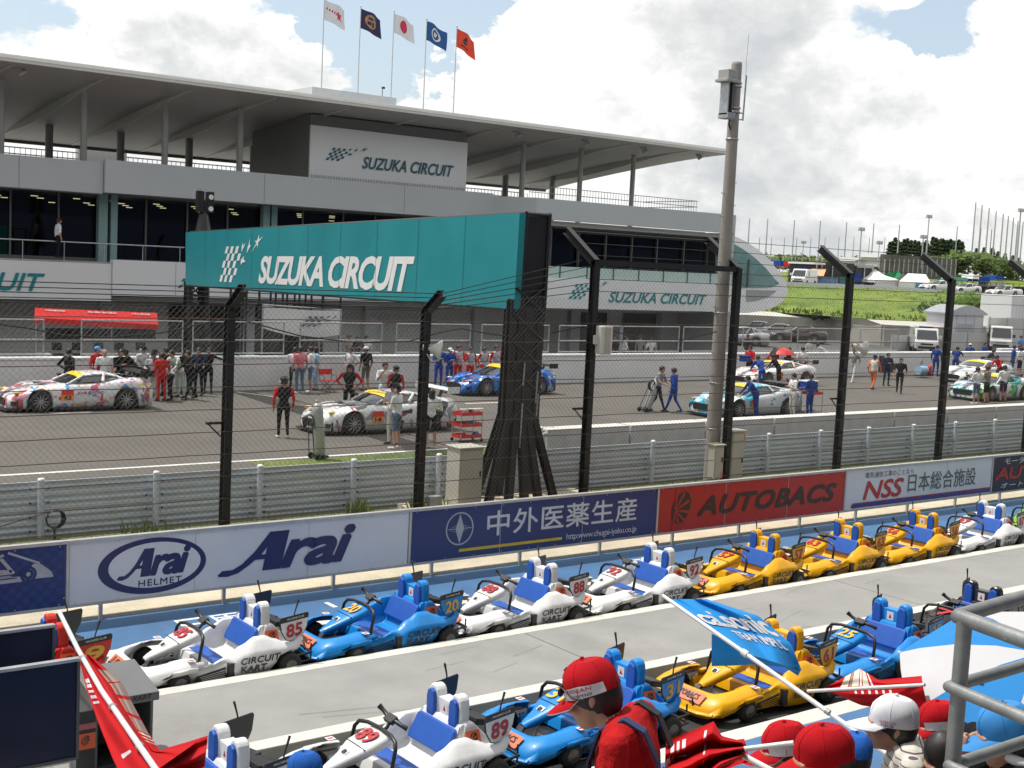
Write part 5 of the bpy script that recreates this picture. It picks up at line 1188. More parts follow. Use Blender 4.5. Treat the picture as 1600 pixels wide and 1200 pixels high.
race_car('racing_car', 'white racing coupe with red star and flame marks, door open, red umbrella behind', 47.6, 41.7, livery('livery_star', w_, [((.6, .05, .04), .33, 3.), ((.8, .35, .03), .31, 9.)], 1.6), style='coupe', num='5')
race_car('racing_car', 'white racing coupe with yellow screen banner farthest along the grid', 63.0, 40.6, livery('livery_plain', w_, [((.5, .55, .6), .33, 3.), ((.12, .12, .13), .30, 9.)], 1.6), style='coupe', num='30')
race_car('racing_car', 'green, teal and white racing coupe at the right edge', 54.4, 34.2, livery('livery_green', w_, [((.01, .28, .30), .44, 2.), ((.12, .55, .06), .41, 5.), ((.05, .2, .5), .36, 8.)], 1.3), style='mid', num='69', lampc=lampw, nose_m=mat('nose_teal', (.01, .30, .33), .3))

# ================================================================== people on the grid
PARTS = ['head', 'torso', 'uarm', 'farm', 'hand', 'pelvis', 'thigh', 'calf', 'foot']
def cap_mesh(p0, p1, r0, r1, n=10):
    p0, p1 = V(p0), V(p1); d = p1-p0; L = d.length; ax = d.normalized() if L > 1e-6 else Z_; u = ax.orthogonal().normalized(); w = ax.cross(u); rings = []
    for a in (-90, -55, -20): a = rad(a); rings.append((p0+ax*(r0*math.sin(a)), max(1e-4, r0*math.cos(a))))
    for a in (20, 55, 90): a = rad(a); rings.append((p1+ax*(r1*math.sin(a)), max(1e-4, r1*math.cos(a))))
    vs = [c+(u*math.cos(2*math.pi*k/n)+w*math.sin(2*math.pi*k/n))*r for c, r in rings for k in range(n)]
    fs = [(i*n+k, i*n+(k+1) % n, (i+1)*n+(k+1) % n, (i+1)*n+k) for i in range(5) for k in range(n)]+[tuple(range(n))[::-1], tuple(range(5*n, 6*n))]
    return vs, fs
def remesh(prims, voxel, smooth=2):
    """one continuous skin over tapered limbs and ellipsoids; returns verts, faces and the limb each face belongs to"""
    vs, fs = [], []
    for p in prims:
        if p[0] == 'c': v, f = cap_mesh(*p[1:5])
        else:
            m_ = MB(); m_.ell(p[1], p[2], black, 14, 9, p[4] if len(p) > 4 else None); v, f = m_.v, m_.f
        o = len(vs); vs += [tuple(q) for q in v]; fs += [tuple(i+o for i in g) for g in f]
    me = bpy.data.meshes.new('t'); me.from_pydata(vs, [], fs); ob = bpy.data.objects.new('t', me); COL.objects.link(ob)
    md = ob.modifiers.new('r', 'REMESH'); md.mode = 'VOXEL'; md.voxel_size = voxel
    if smooth: sm = ob.modifiers.new('s', 'SMOOTH'); sm.iterations = smooth; sm.factor = .5
    dg = bpy.context.evaluated_depsgraph_get(); dg.update(); e = ob.evaluated_get(dg).to_mesh()
    nv = np.empty(len(e.vertices)*3); e.vertices.foreach_get('co', nv); nv = nv.reshape(-1, 3); nf = [tuple(p.vertices) for p in e.polygons]
    ob.evaluated_get(dg).to_mesh_clear(); bpy.data.objects.remove(ob); bpy.data.meshes.remove(me)
    cen = np.array([nv[list(f)].mean(0) for f in nf]); best = np.full(len(nf), 1e9); lab = np.zeros(len(nf), int)
    for p in prims:
        k = PARTS.index(p[5] if p[0] == 'c' else p[3])
        if p[0] == 'c':
            a, b = np.array(p[1], float), np.array(p[2], float); d = b-a; t = np.clip(((cen-a)@d)/max(1e-9, d@d), 0, 1); dist = np.linalg.norm(cen-(a+t[:, None]*d), axis=1)-(p[3]+(p[4]-p[3])*t)
        else:
            c0 = np.array(p[1], float); r_ = np.array(p[2] if hasattr(p[2], '__len__') else (p[2],)*3, float); q = cen-c0
            if len(p) > 4 and p[4] is not None: q = q@np.array(p[4])
            dist = (np.linalg.norm(q/r_, axis=1)-1)*r_.min()
        m_ = dist < best; best[m_] = dist[m_]; lab[m_] = k
    return nv, nf, lab
def body_prims(pose, h=1.72, fine=False):
    """joints of a figure facing -y, for one of the poses"""
    s = h/1.72; P = {}
    lean = {'lean': .55, 'reach': .25, 'walk': .06, 'squat': .45, 'bend': .95, 'push': .18, 'sit': .1}.get(pose, .02); dz = {'squat': -.42, 'bend': -.04}.get(pose, 0)
    pel = V((0, .0, .95+dz)); R = Matrix.Rotation(lean, 3, 'X')
    def up(v): return pel+R @ (V(v)-V((0, 0, .95)))
    chest, neck, head = up((0, 0, 1.28)), up((0, .01, 1.46)), up((0, -.015, 1.60))
    if pose in ('lean', 'bend', 'squat'): head = neck+Matrix.Rotation(lean*.5, 3, 'X') @ V((0, -.03, .135))
    pr = [('e', pel-Z_*.02, (.165, .115, .12), 'pelvis'), ('c', pel+Z_*.02, up((0, 0, 1.16)), .125, .13, 'torso'), ('e', chest, (.185, .118, .19), 'torso', R), ('c', up((-.10, 0, 1.40)), up((.10, 0, 1.40)), .078, .078, 'torso'), ('c', neck-Z_*.03, neck+(head-neck)*.4, .056, .054, 'head'),
          ('e', head+Z_*.02, (.077, .096, .095), 'head'), ('e', head+V((0, -.022, -.045)), (.062, .072, .07), 'head'), ('e', head+V((0, -.1, -.01)), (.014, .022, .02), 'head'), ('e', head+V((.078, .01, 0)), (.012, .02, .03), 'head'), ('e', head+V((-.078, .01, 0)), (.012, .02, .03), 'head')]
    for sg in (-1, 1):
        sh = up((sg*.195, 0, 1.40))
        E_, H_ = {'stand': ((.06, .03, -.29), (.05, -.04, -.54)), 'hips': ((.17, .10, -.24), (.0, -.03, -.40)), 'fold': ((.05, -.05, -.28), (-.14, -.22, -.20)), 'walk': ((.06, .12*sg, -.28), (.06, .10*sg-.10, -.50)),
                  'lean': ((.05, -.12, -.25), (-.02, -.30, -.42)), 'back': ((.07, .10, -.26), (-.10, .16, -.42)), 'reach': ((.05, -.20, -.18), (.0, -.48, -.20)), 'phone': ((.08, -.10, -.26), (-.03, -.22, -.02)) if sg < 0 else ((.06, .03, -.29), (.05, -.04, -.54)),
                  'squat': ((.08, -.16, -.22), (-.04, -.36, -.34)), 'carry': ((.07, -.04, -.28), (-.03, -.28, -.26)), 'bend': ((.04, -.02, -.28), (.0, -.08, -.55)), 'push': ((.06, -.1, -.26), (.0, -.32, -.36)), 'sit': ((.06, -.08, -.27), (-.05, -.28, -.3)), 'wall': ((.1, .02, -.27), (.16, -.1, -.44)) if sg < 0 else ((.24, .02, -.1), (.46, .0, -.16))}[pose]
        e = sh+V((sg*E_[0], E_[1], E_[2])); hd = sh+V((sg*H_[0], H_[1], H_[2])); d = (hd-e).normalized()
        pr += [('c', sh, e, .058, .045, 'uarm'), ('c', e, hd, .043, .030, 'farm'), ('c', hd, hd+d*.07, .034, .030, 'hand'), ('c', hd+d*.07, hd+d*.13+V((0, -.015, 0)), .026, .018, 'hand'), ('c', hd+d*.02, hd+d*.06+V((-sg*.045, -.03, 0)), .016, .012, 'hand')]
        hip = pel+V((sg*.092, 0, -.06))
        if pose == 'walk' or pose == 'push': k = V((sg*.09, -.10 if sg > 0 else .02, .50)); a = V((sg*.09, -.24 if sg > 0 else .26, .09 if sg > 0 else .12))
        elif pose == 'squat': k = V((sg*.2, -.36, .5)); a = V((sg*.15, -.08, .09))
        elif pose == 'lean': k = V((sg*.11, .02, .49)); a = V((sg*.13, .08, .09))
        else: k = V((sg*.105, -.02, .50)); a = V((sg*.115, .025, .09))
        pr += [('c', hip, k, .088, .060, 'thigh'), ('c', k, a, .058, .040, 'calf'), ('c', a+V((0, .02, -.045)), a+V((sg*.02, -.15, -.055)), .040, .034, 'foot')]
    out = []
    for p in pr:
        if p[0] == 'c': out.append(('c', V(p[1])*s, V(p[2])*s, p[3]*s, p[4]*s, p[5]))
        else: out.append(('e', V(p[1])*s, tuple(r*s for r in (p[2] if hasattr(p[2], '__len__') else (p[2],)*3)), *p[3:]))
    return out, head*s, (R if pose in ('bend', 'lean') else Matrix.Identity(3))
POSE = {}
cloth_ = lambda name, c, r=.85: mat('cloth_'+name, c, r, 0, .16, 7, .15, 50)
cloth_ = lambda name, c, r=.85: mat('cloth_'+name, c, r, 0, .22, 9, .25, 40, fine=.12, spec=.2)
CL = {k: cloth_(k, c) for k, c in dict(black=(.014, .014, .016), white=(.66, .67, .68), grey=(.28, .28, .28), navy=(.02, .025, .06), blue=(.015, .06, .30), royal=(.012, .045, .22), red=(.52, .018, .02), pink=(.62, .20, .22), denim=(.10, .15, .22), paleblue=(.30, .48, .62),
      khaki=(.13, .12, .09), orange=(.66, .17, .06), cream=(.60, .58, .52), olive=(.22, .21, .18), brown=(.14, .09, .05), silver=(.42, .42, .43), mint=(.50, .58, .53), shoe=(.03, .03, .03), wshoe=(.62, .62, .6), sky=(.10, .30, .62), gold=(.6, .42, .05)).items()}
def pose_mesh(pose):
    if pose in POSE: return POSE[pose]
    pr, head, R = body_prims(pose); nv, nf, lab = remesh(pr, .021)
    me = bpy.data.meshes.new('body'); me.from_pydata(nv.tolist(), [], nf)
    for k in PARTS: me.materials.append(skin)
    me.polygons.foreach_set('material_index', lab.tolist()); me.polygons.foreach_set('use_smooth', [True]*len(nf)); me.update()
    POSE[pose] = (me, head); return POSE[pose]
_HM = {}
def head_piece(kind):
    if kind in _HM: return _HM[kind]
    mb = MB()
    if kind in ('hair', 'long', 'bun'):
        rings = []
        for i in range(7):
            t = rad(-8+98*i/6); ring = []
            for k in range(16):
                a = 2*math.pi*k/16; fr = max(0, -math.sin(a)); z = .115*math.sin(t); rr = math.cos(t)
                lo = -.075 if kind != 'long' else -.19
                zz_ = z+.025 if i else (lo*(1-fr)**.6+.045*fr)+.03
                ring.append((.087*max(rr, .01)*math.cos(a)*(1 if i else 1.0), .107*max(rr, .01)*math.sin(a)+.008, zz_))
            rings.append(ring)
        mb.loft(rings, hairm)
        if kind == 'bun': mb.ell((0, .11, .05), .045, hairm, 10, 7)
    else:
        mb.lathe([(.09, .02), (.093, .05), (.083, .092), (.05, .12), (.001, .13)], (0, .006, 0), CL['white'], 16); me_v = mb.v
        mb.v = [(x, y*1.14, z) for x, y, z in mb.v]
        br = [[(.078*math.cos(a), -.085+.13*math.sin(a)*q, .03-.03*q*abs(math.sin(a))) for a in [math.pi+math.pi*k/10 for k in range(11)]] for q in (0., .6, 1.)]
        mb.loft(br, CL['white'], closed=False); mb.loft([[(x, y, z-.008) for x, y, z in r] for r in br][::-1], CL['white'], closed=False)
        if kind == 'headset':
            mb.tube([(-.1, .01, 0), (-.1, .01, .1), (-.05, .01, .155), (.05, .01, .155), (.1, .01, .1), (.1, .01, 0)], .012, dkplastic, 6)
            for sg in (-1, 1): mb.ell((sg*.1, .01, -.005), (.03, .045, .05), mat('earcup', (.5, .5, .5), .5), 8, 6)
    o = mb.build('hair' if kind in ('hair', 'long', 'bun') else 'cap'); me = o.data; bpy.data.objects.remove(o); _HM[kind] = me; return me
def person(loc, face, pose, cols, label, hair='hair', capc=None, h=1.72, group=None):
    """cols = shirt, sleeves below the elbow, trousers, lower legs, shoes; face = heading of the gaze in degrees (0 = towards +x)"""
    me, head = pose_mesh(pose); s = h/1.72
    o = bpy.data.objects.new('person', me); COL.objects.link(o); o.location = loc; o.rotation_euler.z = rad(face+90); bw = RNG.uniform(1.06, 1.16); o.scale = (s*bw, s*bw, s)
    tag(o, label, 'person', group); sh, sl_, tr, lo, fo = cols; ua = sh
    if isinstance(sh, tuple): sh, ua = sh
    mp = {'torso': sh, 'uarm': ua, 'farm': sl_, 'pelvis': tr, 'thigh': tr, 'calf': lo, 'foot': fo}
    for i, k in enumerate(PARTS):
        c_ = mp.get(k)
        if c_: o.material_slots[i].link = 'OBJECT'; o.material_slots[i].material = CL[c_]
    if hair:
        hm = bpy.data.objects.new('cap' if hair in ('cap', 'headset') else 'hair', head_piece(hair)); COL.objects.link(hm); hm.parent = o; hm.location = head
        if capc: hm.material_slots[0].link = 'OBJECT'; hm.material_slots[0].material = CL[capc]
        if hair == 'cap' or hair == 'headset':
            hh = bpy.data.objects.new('hair', head_piece('hair')); COL.objects.link(hh); hh.parent = o; hh.location = head-V((0, 0, .012)); hh.scale = (.98, .98, .9)
    return o
def at(x, y, Y): p = py(x, y, Y); return V((p.x, Y, 0))
S = None
bk = ('black', 'black', 'black', 'black', 'shoe')
PEOPLE = [
 (at(107, 560, 43.0), 20, 'hips', bk, 'man in a black suit with hands on hips behind the pink and blue coupe', 'hair', None),
 (at(151, 560, 43.3), -60, 'stand', ('red', S, 'navy', 'navy', 'shoe'), 'person in a blue cap and red top behind the coupe roof', 'cap', 'sky'),
 (at(163, 560, 42.7), -90, 'stand', ('white', S, 'denim', 'denim', 'shoe'), 'bald man in a white T-shirt behind the coupe', None, None),
 (at(188, 560, 43.0), -80, 'fold', bk, 'person in black holding a white sheet of paper behind the coupe', 'hair', None),
 (at(212, 560, 43.3), 150, 'lean', bk, 'person in black with a black cap bending by the wall', 'cap', 'black'),
 (at(240, 570, 42.2), -120, 'carry', ('silver', 'silver', 'silver', 'silver', 'shoe'), 'driver in a grey racing suit at the tail of the coupe', 'cap', 'black'),
 (at(253, 575, 41.8), 100, 'stand', ('red', 'red', 'red', 'red', 'shoe'), 'mechanic in red trousers beside the grey suited driver', 'hair', None),
 (at(260, 560, 43.2), 90, 'stand', bk, 'crew member in black with white lettering on the back', 'hair', None),
 (at(281, 570, 42.7), 200, 'lean', ('mint', 'mint', 'mint', 'mint', 'shoe'), 'mechanic in pale green overalls bending forward', 'hair', None),
 (at(299, 575, 42.0), 190, 'push', bk, 'crew member in black with a red neck cloth stepping left', 'hair', None),
 (at(326, 565, 43.7), -110, 'wall', bk, 'person in black with one arm stretched out along the wall', 'hair', None),
 (at(233, 575, 42.9), -30, 'reach', bk, 'crew member in black reaching over the tail of the coupe', 'cap', 'black'),
 (at(268, 575, 41.9), 160, 'bend', ('silver', 'silver', 'black', 'black', 'shoe'), 'mechanic in a grey top bending low beside the red trousers', 'hair', None),
 (at(290, 570, 43.5), -80, 'fold', bk, 'person in black behind the pale green overalls', 'cap', 'black'),
 (at(311, 570, 43.2), -140, 'carry', ('navy', 'navy', 'black', 'black', 'shoe'), 'person in navy between the two at the wall left of the fence post', 'hair', None),
 (at(223, 560, 43.9), -70, 'stand', ('white', S, 'black', 'black', 'shoe'), 'person with a headset and white top against the wall', 'headset', 'black'),
 (V((16.75, 32.75, 0)), 75, 'stand', (('black', 'red'), 'red', 'black', 'black', 'wshoe'), 'marshal in a red and black jacket with headset alone on the track', 'headset', 'black'),
 (at(460, 565, 43.4), 60, 'fold', ('white', S, 'black', 'black', 'shoe'), 'person in white top and black trousers left of the pink shirt', 'hair', None),
 (at(469, 567, 43.0), 95, 'stand', ('pink', S, 'denim', 'denim', 'wshoe'), 'person in a pink shirt and pale jeans seen from behind', 'hair', None),
 (at(486, 567, 43.2), 150, 'fold', ('white', S, 'denim', S, 'wshoe'), 'man in a white shirt and shorts right of the pink shirt', 'hair', None),
 (at(494, 563, 43.8), 170, 'stand', ('paleblue', S, 'paleblue', 'paleblue', 'shoe'), 'person in a pale patterned outfit against the wall', 'long', None),
 (at(548, 565, 43.6), 200, 'hips', ('white', S, 'navy', 'navy', 'shoe'), 'man in a white polo shirt and navy trousers by the wall', 'hair', None),
 (at(572, 570, 43.3), 100, 'stand', ('black', S, 'khaki', S, 'shoe'), 'man in a black T-shirt, brown shorts and pale cap by the wall', 'cap', 'cream'),
 (at(546, 600, 36.2), -120, 'hips', (('black', 'red'), 'red', 'black', 'black', 'shoe'), 'mechanic in red sleeves and black vest behind the white saloon', 'cap', 'black'),
 (at(601, 590, 36.6), -100, 'phone', ('white', S, 'white', 'white', 'shoe'), 'woman in a white top with a red scarf behind the white saloon', 'bun', None),
 (at(619, 590, 36.2), -140, 'stand', (('black', 'red'), 'red', 'black', 'black', 'shoe'), 'crew member in red with a headset behind the saloon roof', 'headset', 'black'),
 (V((19.05, 30.55, 0)), -160, 'fold', ('silver', 'silver', 'cream', 'cream', 'shoe'), 'driver in a white racing suit leaning on the saloon door', 'cap', 'black'),
 (V((18.75, 29.85, 0)), 120, 'fold', ('white', S, 'denim', S, 'wshoe'), 'man in a white T-shirt and denim shorts with headset, seen from behind', 'headset', 'black'),
 (V((19.75, 29.65, 0)), 60, 'carry', ('white', S, 'black', S, 'wshoe'), 'man with long brown hair in white T-shirt and black shorts', 'long', None),
 (at(686, 560, 43.6), -100, 'fold', ('blue', 'blue', 'blue', 'blue', 'shoe'), 'bare headed man in blue overalls left of the white cap by the wall', 'hair', None),
 (at(703, 560, 43.6), -95, 'fold', ('blue', 'blue', 'blue', 'blue', 'shoe'), 'man in blue overalls with a white cap by the wall', 'cap', 'white'),
 (at(716, 560, 43.7), -90, 'fold', (('silver', 'red'), 'red', 'red', 'red', 'shoe'), 'person in a red and white suit next to the blue overalls', 'hair', None),
 (at(735, 560, 43.8), -100, 'phone', (('silver', 'red'), 'red', 'red', 'red', 'shoe'), 'person in a red suit holding a phone behind the blue coupe', 'hair', None),
 (at(756, 560, 43.7), -85, 'back', (('silver', 'red'), 'red', 'red', 'red', 'shoe'), 'person in a red and grey suit behind the blue coupe roof', 'hair', None),
 (at(775, 560, 43.7), -90, 'stand', (('silver', 'red'), 'red', 'red', 'red', 'shoe'), 'person in a red suit partly hidden by the gantry tower', 'hair', None),
 (V((33.25, 34.7, 0)), -70, 'push', ('grey', S, 'navy', 'navy', 'shoe'), 'man in a grey top pushing the big silver gas bottle', 'hair', None),
 (V((33.62, 34.2, 0)), 110, 'walk', ('blue', 'blue', 'blue', 'blue', 'shoe'), 'man in blue overalls walking beside the silver gas bottle', 'hair', None),
 (V((35.4, 31.75, 0)), 150, 'lean', ('royal', 'royal', 'royal', 'royal', 'shoe'), 'mechanic in blue overalls bending into the door of the pale blue car', 'hair', None),
 (V((37.4, 31.7, 0)), 160, 'fold', ('white', S, 'cream', 'cream', 'wshoe'), 'driver in a white shirt and white racing trousers by the pale blue car', 'hair', None),
 (V((37.9, 31.3, 0)), 95, 'carry', ('royal', 'royal', 'royal', 'royal', 'shoe'), 'mechanic in navy overalls seen from behind at the red topped cart', 'hair', None),
 (at(1171, 575, 43.2), 180, 'carry', ('red', 'red', 'black', 'black', 'shoe'), 'person in red and black carrying a blue box by the wall', 'hair', None),
 (at(1209, 575, 43.2), -90, 'hips', ('red', 'red', 'red', 'red', 'shoe'), 'person in red standing under the red and black umbrella', 'hair', None),
 (at(1231, 575, 43.2), -60, 'fold', bk, 'person in black holding up the red and black umbrella', 'hair', None),
 (at(1253, 575, 42.6), 60, 'stand', ('white', S, 'red', S, 'shoe'), 'man in a white shirt and red shorts right of the umbrella', 'hair', None),
 (at(1190, 590, 39.6), 80, 'lean', ('blue', 'blue', 'blue', 'blue', 'shoe'), 'mechanic in blue leaning on the white star coupe', 'hair', None),
 (at(1216, 590, 40.2), 110, 'lean', bk, 'person in black leaning in through the open car door', 'hair', None),
 (at(1333, 585, 41.6), 190, 'walk', ('grey', S, 'white', 'white', 'wshoe'), 'woman in a grey top and white trousers striding left by the post', 'hair', None),
 (V((51.3, 38.6, 0)), 10, 'walk', (('cream', 'orange'), 'orange', 'orange', 'orange', 'shoe'), 'marshal in an orange suit walking right along the grid', 'cap', 'navy'),
 (V((54.1, 39.9, 0)), -120, 'fold', ('navy', 'navy', 'navy', 'navy', 'shoe'), 'man in a dark navy suit with crossed arms by the black rack', 'hair', None),
 (V((51.2, 37.0, 0)), 215, 'walk', ('black', S, 'black', 'black', 'shoe'), 'man with reddish hair in a black T-shirt walking', 'hair', None),
 (V((60.4, 46.2, 0)), 160, 'sit', ('sky', 'sky', 'royal', 'royal', 'shoe'), 'person in blue sitting low behind the pit wall', 'hair', None),
 (at(1463, 560, 43.4), 10, 'stand', ('royal', 'royal', 'royal', 'royal', 'shoe'), 'mechanic in blue left of the last fence post but one', 'hair', None),
 (at(1493, 570, 43.2), 20, 'reach', ('royal', 'royal', 'royal', 'royal', 'shoe'), 'mechanic in blue reaching out behind the white coupe', 'hair', None),
 (at(1515, 555, 46.0), 30, 'stand', ('royal', 'royal', 'royal', 'royal', 'shoe'), 'marshal in blue with a white helmet behind the wall', 'cap', 'white'),
 (at(1537, 560, 45.6), -90, 'fold', ('blue', 'blue', 'royal', 'royal', 'shoe'), 'mechanic in bright blue right of the white helmet', 'hair', None),
 (at(1541, 575, 43.0), -70, 'lean', ('navy', 'navy', 'navy', 'navy', 'shoe'), 'mechanic in dark blue bending behind the white coupe tail', 'hair', None),
 (at(1583, 560, 43.7), -60, 'stand', ('blue', 'blue', 'blue', 'blue', 'shoe'), 'mechanic in long blue overalls at the white wall on the right', 'hair', None),
 (at(1595, 560, 45.6), -110, 'fold', ('royal', 'royal', 'royal', 'royal', 'shoe'), 'mechanic in blue at the right edge above the white shirt', 'hair', None),
 (at(1593, 575, 42.2), 90, 'stand', ('white', S, 'navy', S, 'shoe'), 'man in a white shirt at the right edge of the grid', 'hair', None),
 (at(1562, 580, 38.6), 180, 'lean', ('red', 'red', 'black', 'black', 'shoe'), 'person in red bending behind the green and white coupe', 'cap', 'navy'),
 (V((50.9, 32.7, 0)), 80, 'carry', ('white', S, 'denim', S, 'wshoe'), 'man in a white T-shirt and denim shorts photographing the green coupe', 'hair', None),
 (V((52.0, 32.9, 0)), 95, 'carry', ('olive', S, 'black', S, 'shoe'), 'man in a grey T-shirt and black shorts beside the green coupe', 'hair', None),
 (V((53.5, 33.0, 0)), 70, 'carry', ('white', S, 'navy', S, 'shoe'), 'person in a white shirt and dark shorts at the green coupe side', 'hair', None),
 (at(545, 530, 50.0), -80, 'stand', ('grey', 'grey', 'black', 'black', 'shoe'), 'person in grey in the pit lane left of two others', 'hair', None),
 (at(559, 530, 50.0), -100, 'fold', ('navy', S, 'navy', 'navy', 'shoe'), 'person in navy in the pit lane between two others', 'hair', None),
 (at(573, 530, 50.4), -90, 'stand', ('white', S, 'navy', 'navy', 'shoe'), 'person in a white shirt in the pit lane near the banner', 'hair', None),
 (at(963, 535, 50.4), 180, 'stand', bk, 'person in black in the pit lane behind the box loudspeaker', 'hair', None),
 (at(976, 535, 50.0), -40, 'walk', ('white', S, 'black', 'black', 'shoe'), 'person in white and black walking past the garages', 'hair', None),
 (at(1001, 535, 50.4), 200, 'stand', ('grey', S, 'khaki', 'khaki', 'shoe'), 'person in grey near the open dark garage', 'hair', None),
 (at(1018, 535, 50.0), 230, 'walk', ('white', S, 'black', 'black', 'shoe'), 'person in a pale shirt striding at the right end of the garages', 'hair', None),
 (at(1169, 520, 52.0), -90, 'stand', bk, 'person in black standing in the pit lane by the parked cars', 'hair', None),
 (at(1264, 540, 49.0), -90, 'stand', ('cream', S, 'navy', 'navy', 'shoe'), 'person in a beige top standing in front of the dark estate car', 'hair', None),
 (at(1292, 540, 48.6), 120, 'bend', ('silver', S, 'white', 'white', 'shoe'), 'person in pale clothes stooping in the pit lane', 'hair', None),
 (py(90, 403, 56.05)+V((0, 0, .0)), 0, 'stand', ('white', S, 'black', 'black', 'shoe'), 'man in a white shirt standing on the balcony of the pit building', 'hair', None),
 (at(1596, 520, 52.0), -100, 'stand', ('sky', S, 'navy', 'navy', 'shoe'), 'person in light blue beside the white truck', 'hair', None),
]
for loc, fc, pose, cols, lab, hair, capc in PEOPLE:
    person(loc, fc, pose, cols, lab, hair, capc, h=RNG.uniform(1.66, 1.78))

# ------------------------------------------------------------------ equipment on the grid
gasm = mat('gas_bottle_grey', (.40, .41, .40), .4, .25, .15, 6, dirt=.1)
def gas_bottle(loc, tilt_dir, lab, tilt=.0):
    P = thing('gas_bottle', loc, lab, 'gas bottle'); R = Matrix.Rotation(tilt, 3, 'Y') if tilt_dir is None else Matrix.Rotation(tilt, 3, V(tilt_dir))
    ax = R @ Z_
    mb = MB(); mb.lathe([(.001, .1), (.13, .1), (.15, .14), (.15, 1.28), (.13, 1.38), (.06, 1.45), (.03, 1.47)], (0, 0, 0), gasm, 18, ax); mb.build('cylinder', P)
    mb = MB(); mb.lathe([(.03, 1.46), (.04, 1.5), (.02, 1.56), (.001, 1.57)], (0, 0, 0), steel, 10, ax); mb.build('valve', P)
    mb = MB(); q = R @ V((-.24, 0, .1)); q2 = R @ V((-.22, 0, 1.1))
    for sg in (-1, 1): mb.tube([q+V((0, sg*.14, 0)), q2+V((0, sg*.1, 0))], .015, dkplastic, 6); mb.tube([q+V((0, sg*.14, 0)), R @ V((.1, sg*.14, .06))], .015, dkplastic, 6)
    mb.cbox(R @ V((0, 0, .07)), (.34, .34, .05), dkplastic); mb.build('trolley_frame', P)
    for sg in (-1, 1): w = MB(); w.lathe([(.03, -.025), (.08, -.025), (.08, .025), (.03, .025)], (-.18, sg*.18, .08), rubber, 14, (0, 1, 0), True); w.build('wheel', P)
    mb = MB()
    for k in range(5): mb.tube([(q2+V((-.05, .0, -.1))+V((.16*math.cos(t*.52)*(1-.07*k), -.02*k, .2*math.sin(t*.52)))) for t in range(13)], .014, black, 5)
    mb.build('hose', P); return P
gas_bottle((15.95, 29.05, 0), None, 'grey gas bottle on a trolley with black hose in front of the white saloon', -.10)
gas_bottle((32.75, 34.75, 0), (0, 1, 0), 'big grey gas bottle being wheeled by two men', .42)
def cart(loc, lab, trays, w=.75, d=.45, h=.9, frame=galv, rz=0.):
    P = thing('tool_cart', loc, lab, 'tool cart', 'tool carts on the grid', rz)
    mb = MB()
    for x in (-w/2, w/2):
        for y in (-d/2, d/2): mb.tube([(x, y, .1), (x, y, h)], .014, frame, 5)
    mb.build('frame', P)
    for z, m in trays: t = MB(); t.box((-w/2, -d/2, z), (w/2, d/2, z+.02), m); t.box((-w/2, -d/2-.01, z), (w/2, -d/2+.005, z+.1), m); t.box((-w/2, d/2-.005, z), (w/2, d/2+.01, z+.1), m); t.box((-w/2-.01, -d/2, z), (-w/2+.005, d/2, z+.1), m); t.box((w/2-.005, -d/2, z), (w/2+.01, d/2, z+.1), m); t.build('tray', P)
    for x in (-w/2, w/2):
        for y in (-d/2, d/2): t = MB(); t.lathe([(.01, -.015), (.05, -.015), (.05, .015), (.01, .015)], (x, y, .05), rubber, 10, (0, 1, 0), True); t.build('caster', P)
    t = MB(); r = random.Random(len(lab))
    for z, m in trays:
        for _ in range(5): t.cbox((r.uniform(-w*.35, w*.35), r.uniform(-d*.3, d*.3), z+.09), (r.uniform(.06, .16), .1, r.uniform(.1, .16)), r.choice([dkplastic, lensm, KP['blue'], galv]))
    t.build('tool', P); return P
cart((21.6, 30.5, 0), 'red three tier tool cart behind the gantry tower', [(.12, redp), (.45, redp), (.78, redp)])
cart((38.55, 31.75, 0), 'tool cart with a red top beside the navy overalls', [(.1, galv), (.85, redp)], .7, .45, 1.0)
P = thing('cool_box', (38.4, 31.85, 1.02), 'large blue cool box resting on the red topped cart', 'box'); mb = MB(); mb.box((-.3, -.2, -.02), (.34, .22, .30), CL['blue']); mb.build('box', P, bev=.02); mb = MB(); mb.box((-.32, -.22, .30), (.36, .24, .36), lensm); mb.build('lid', P, bev=.02)
q = at(1160, 570, 43.0); P = thing('crate', (q.x, 42.85, 1.05), 'small blue crate carried by the person in red and black', 'crate'); mb = MB(); mb.box((-.25, -.15, -.02), (.25, .15, .26), CL['royal']); mb.build('box', P, bev=.01); mb = MB(); mb.box((-.27, -.17, .22), (.27, .17, .27), CL['blue']); mb.build('rim', P)
# director's chair
q = at(512, 590, 43.2); P = thing('folding_chair', q, 'red canvas folding director chair against the white wall', 'chair')
wood = mat('chair_wood', (.12, .03, .025), .5)
mb = MB(); mb.box((-.26, -.2, .44), (.26, .2, .47), redp); mb.build('seat', P); mb = MB(); mb.box((-.28, .2, .66), (-.02, .23, .88), redp); mb.box((-.02, .2, .66), (.26, .23, .88), redp); mb.build('backrest', P)
for sg in (-1, 1): mb = MB(); mb.tube([(-.25, sg*.19, .02), (.25, sg*.19, .44)], .016, wood, 5); mb.tube([(.25, sg*.19, .02), (-.25, sg*.19, .44)], .016, wood, 5); mb.build('leg', P)
for sg in (-1, 1): mb = MB(); mb.tube([(sg*.27, -.2, .44), (sg*.27, -.2, .66), (sg*.27, .2, .66)], .014, wood, 5); mb.tube([(sg*.27, .2, .44), (sg*.27, .2, .9)], .014, wood, 5); mb.build('armrest', P)
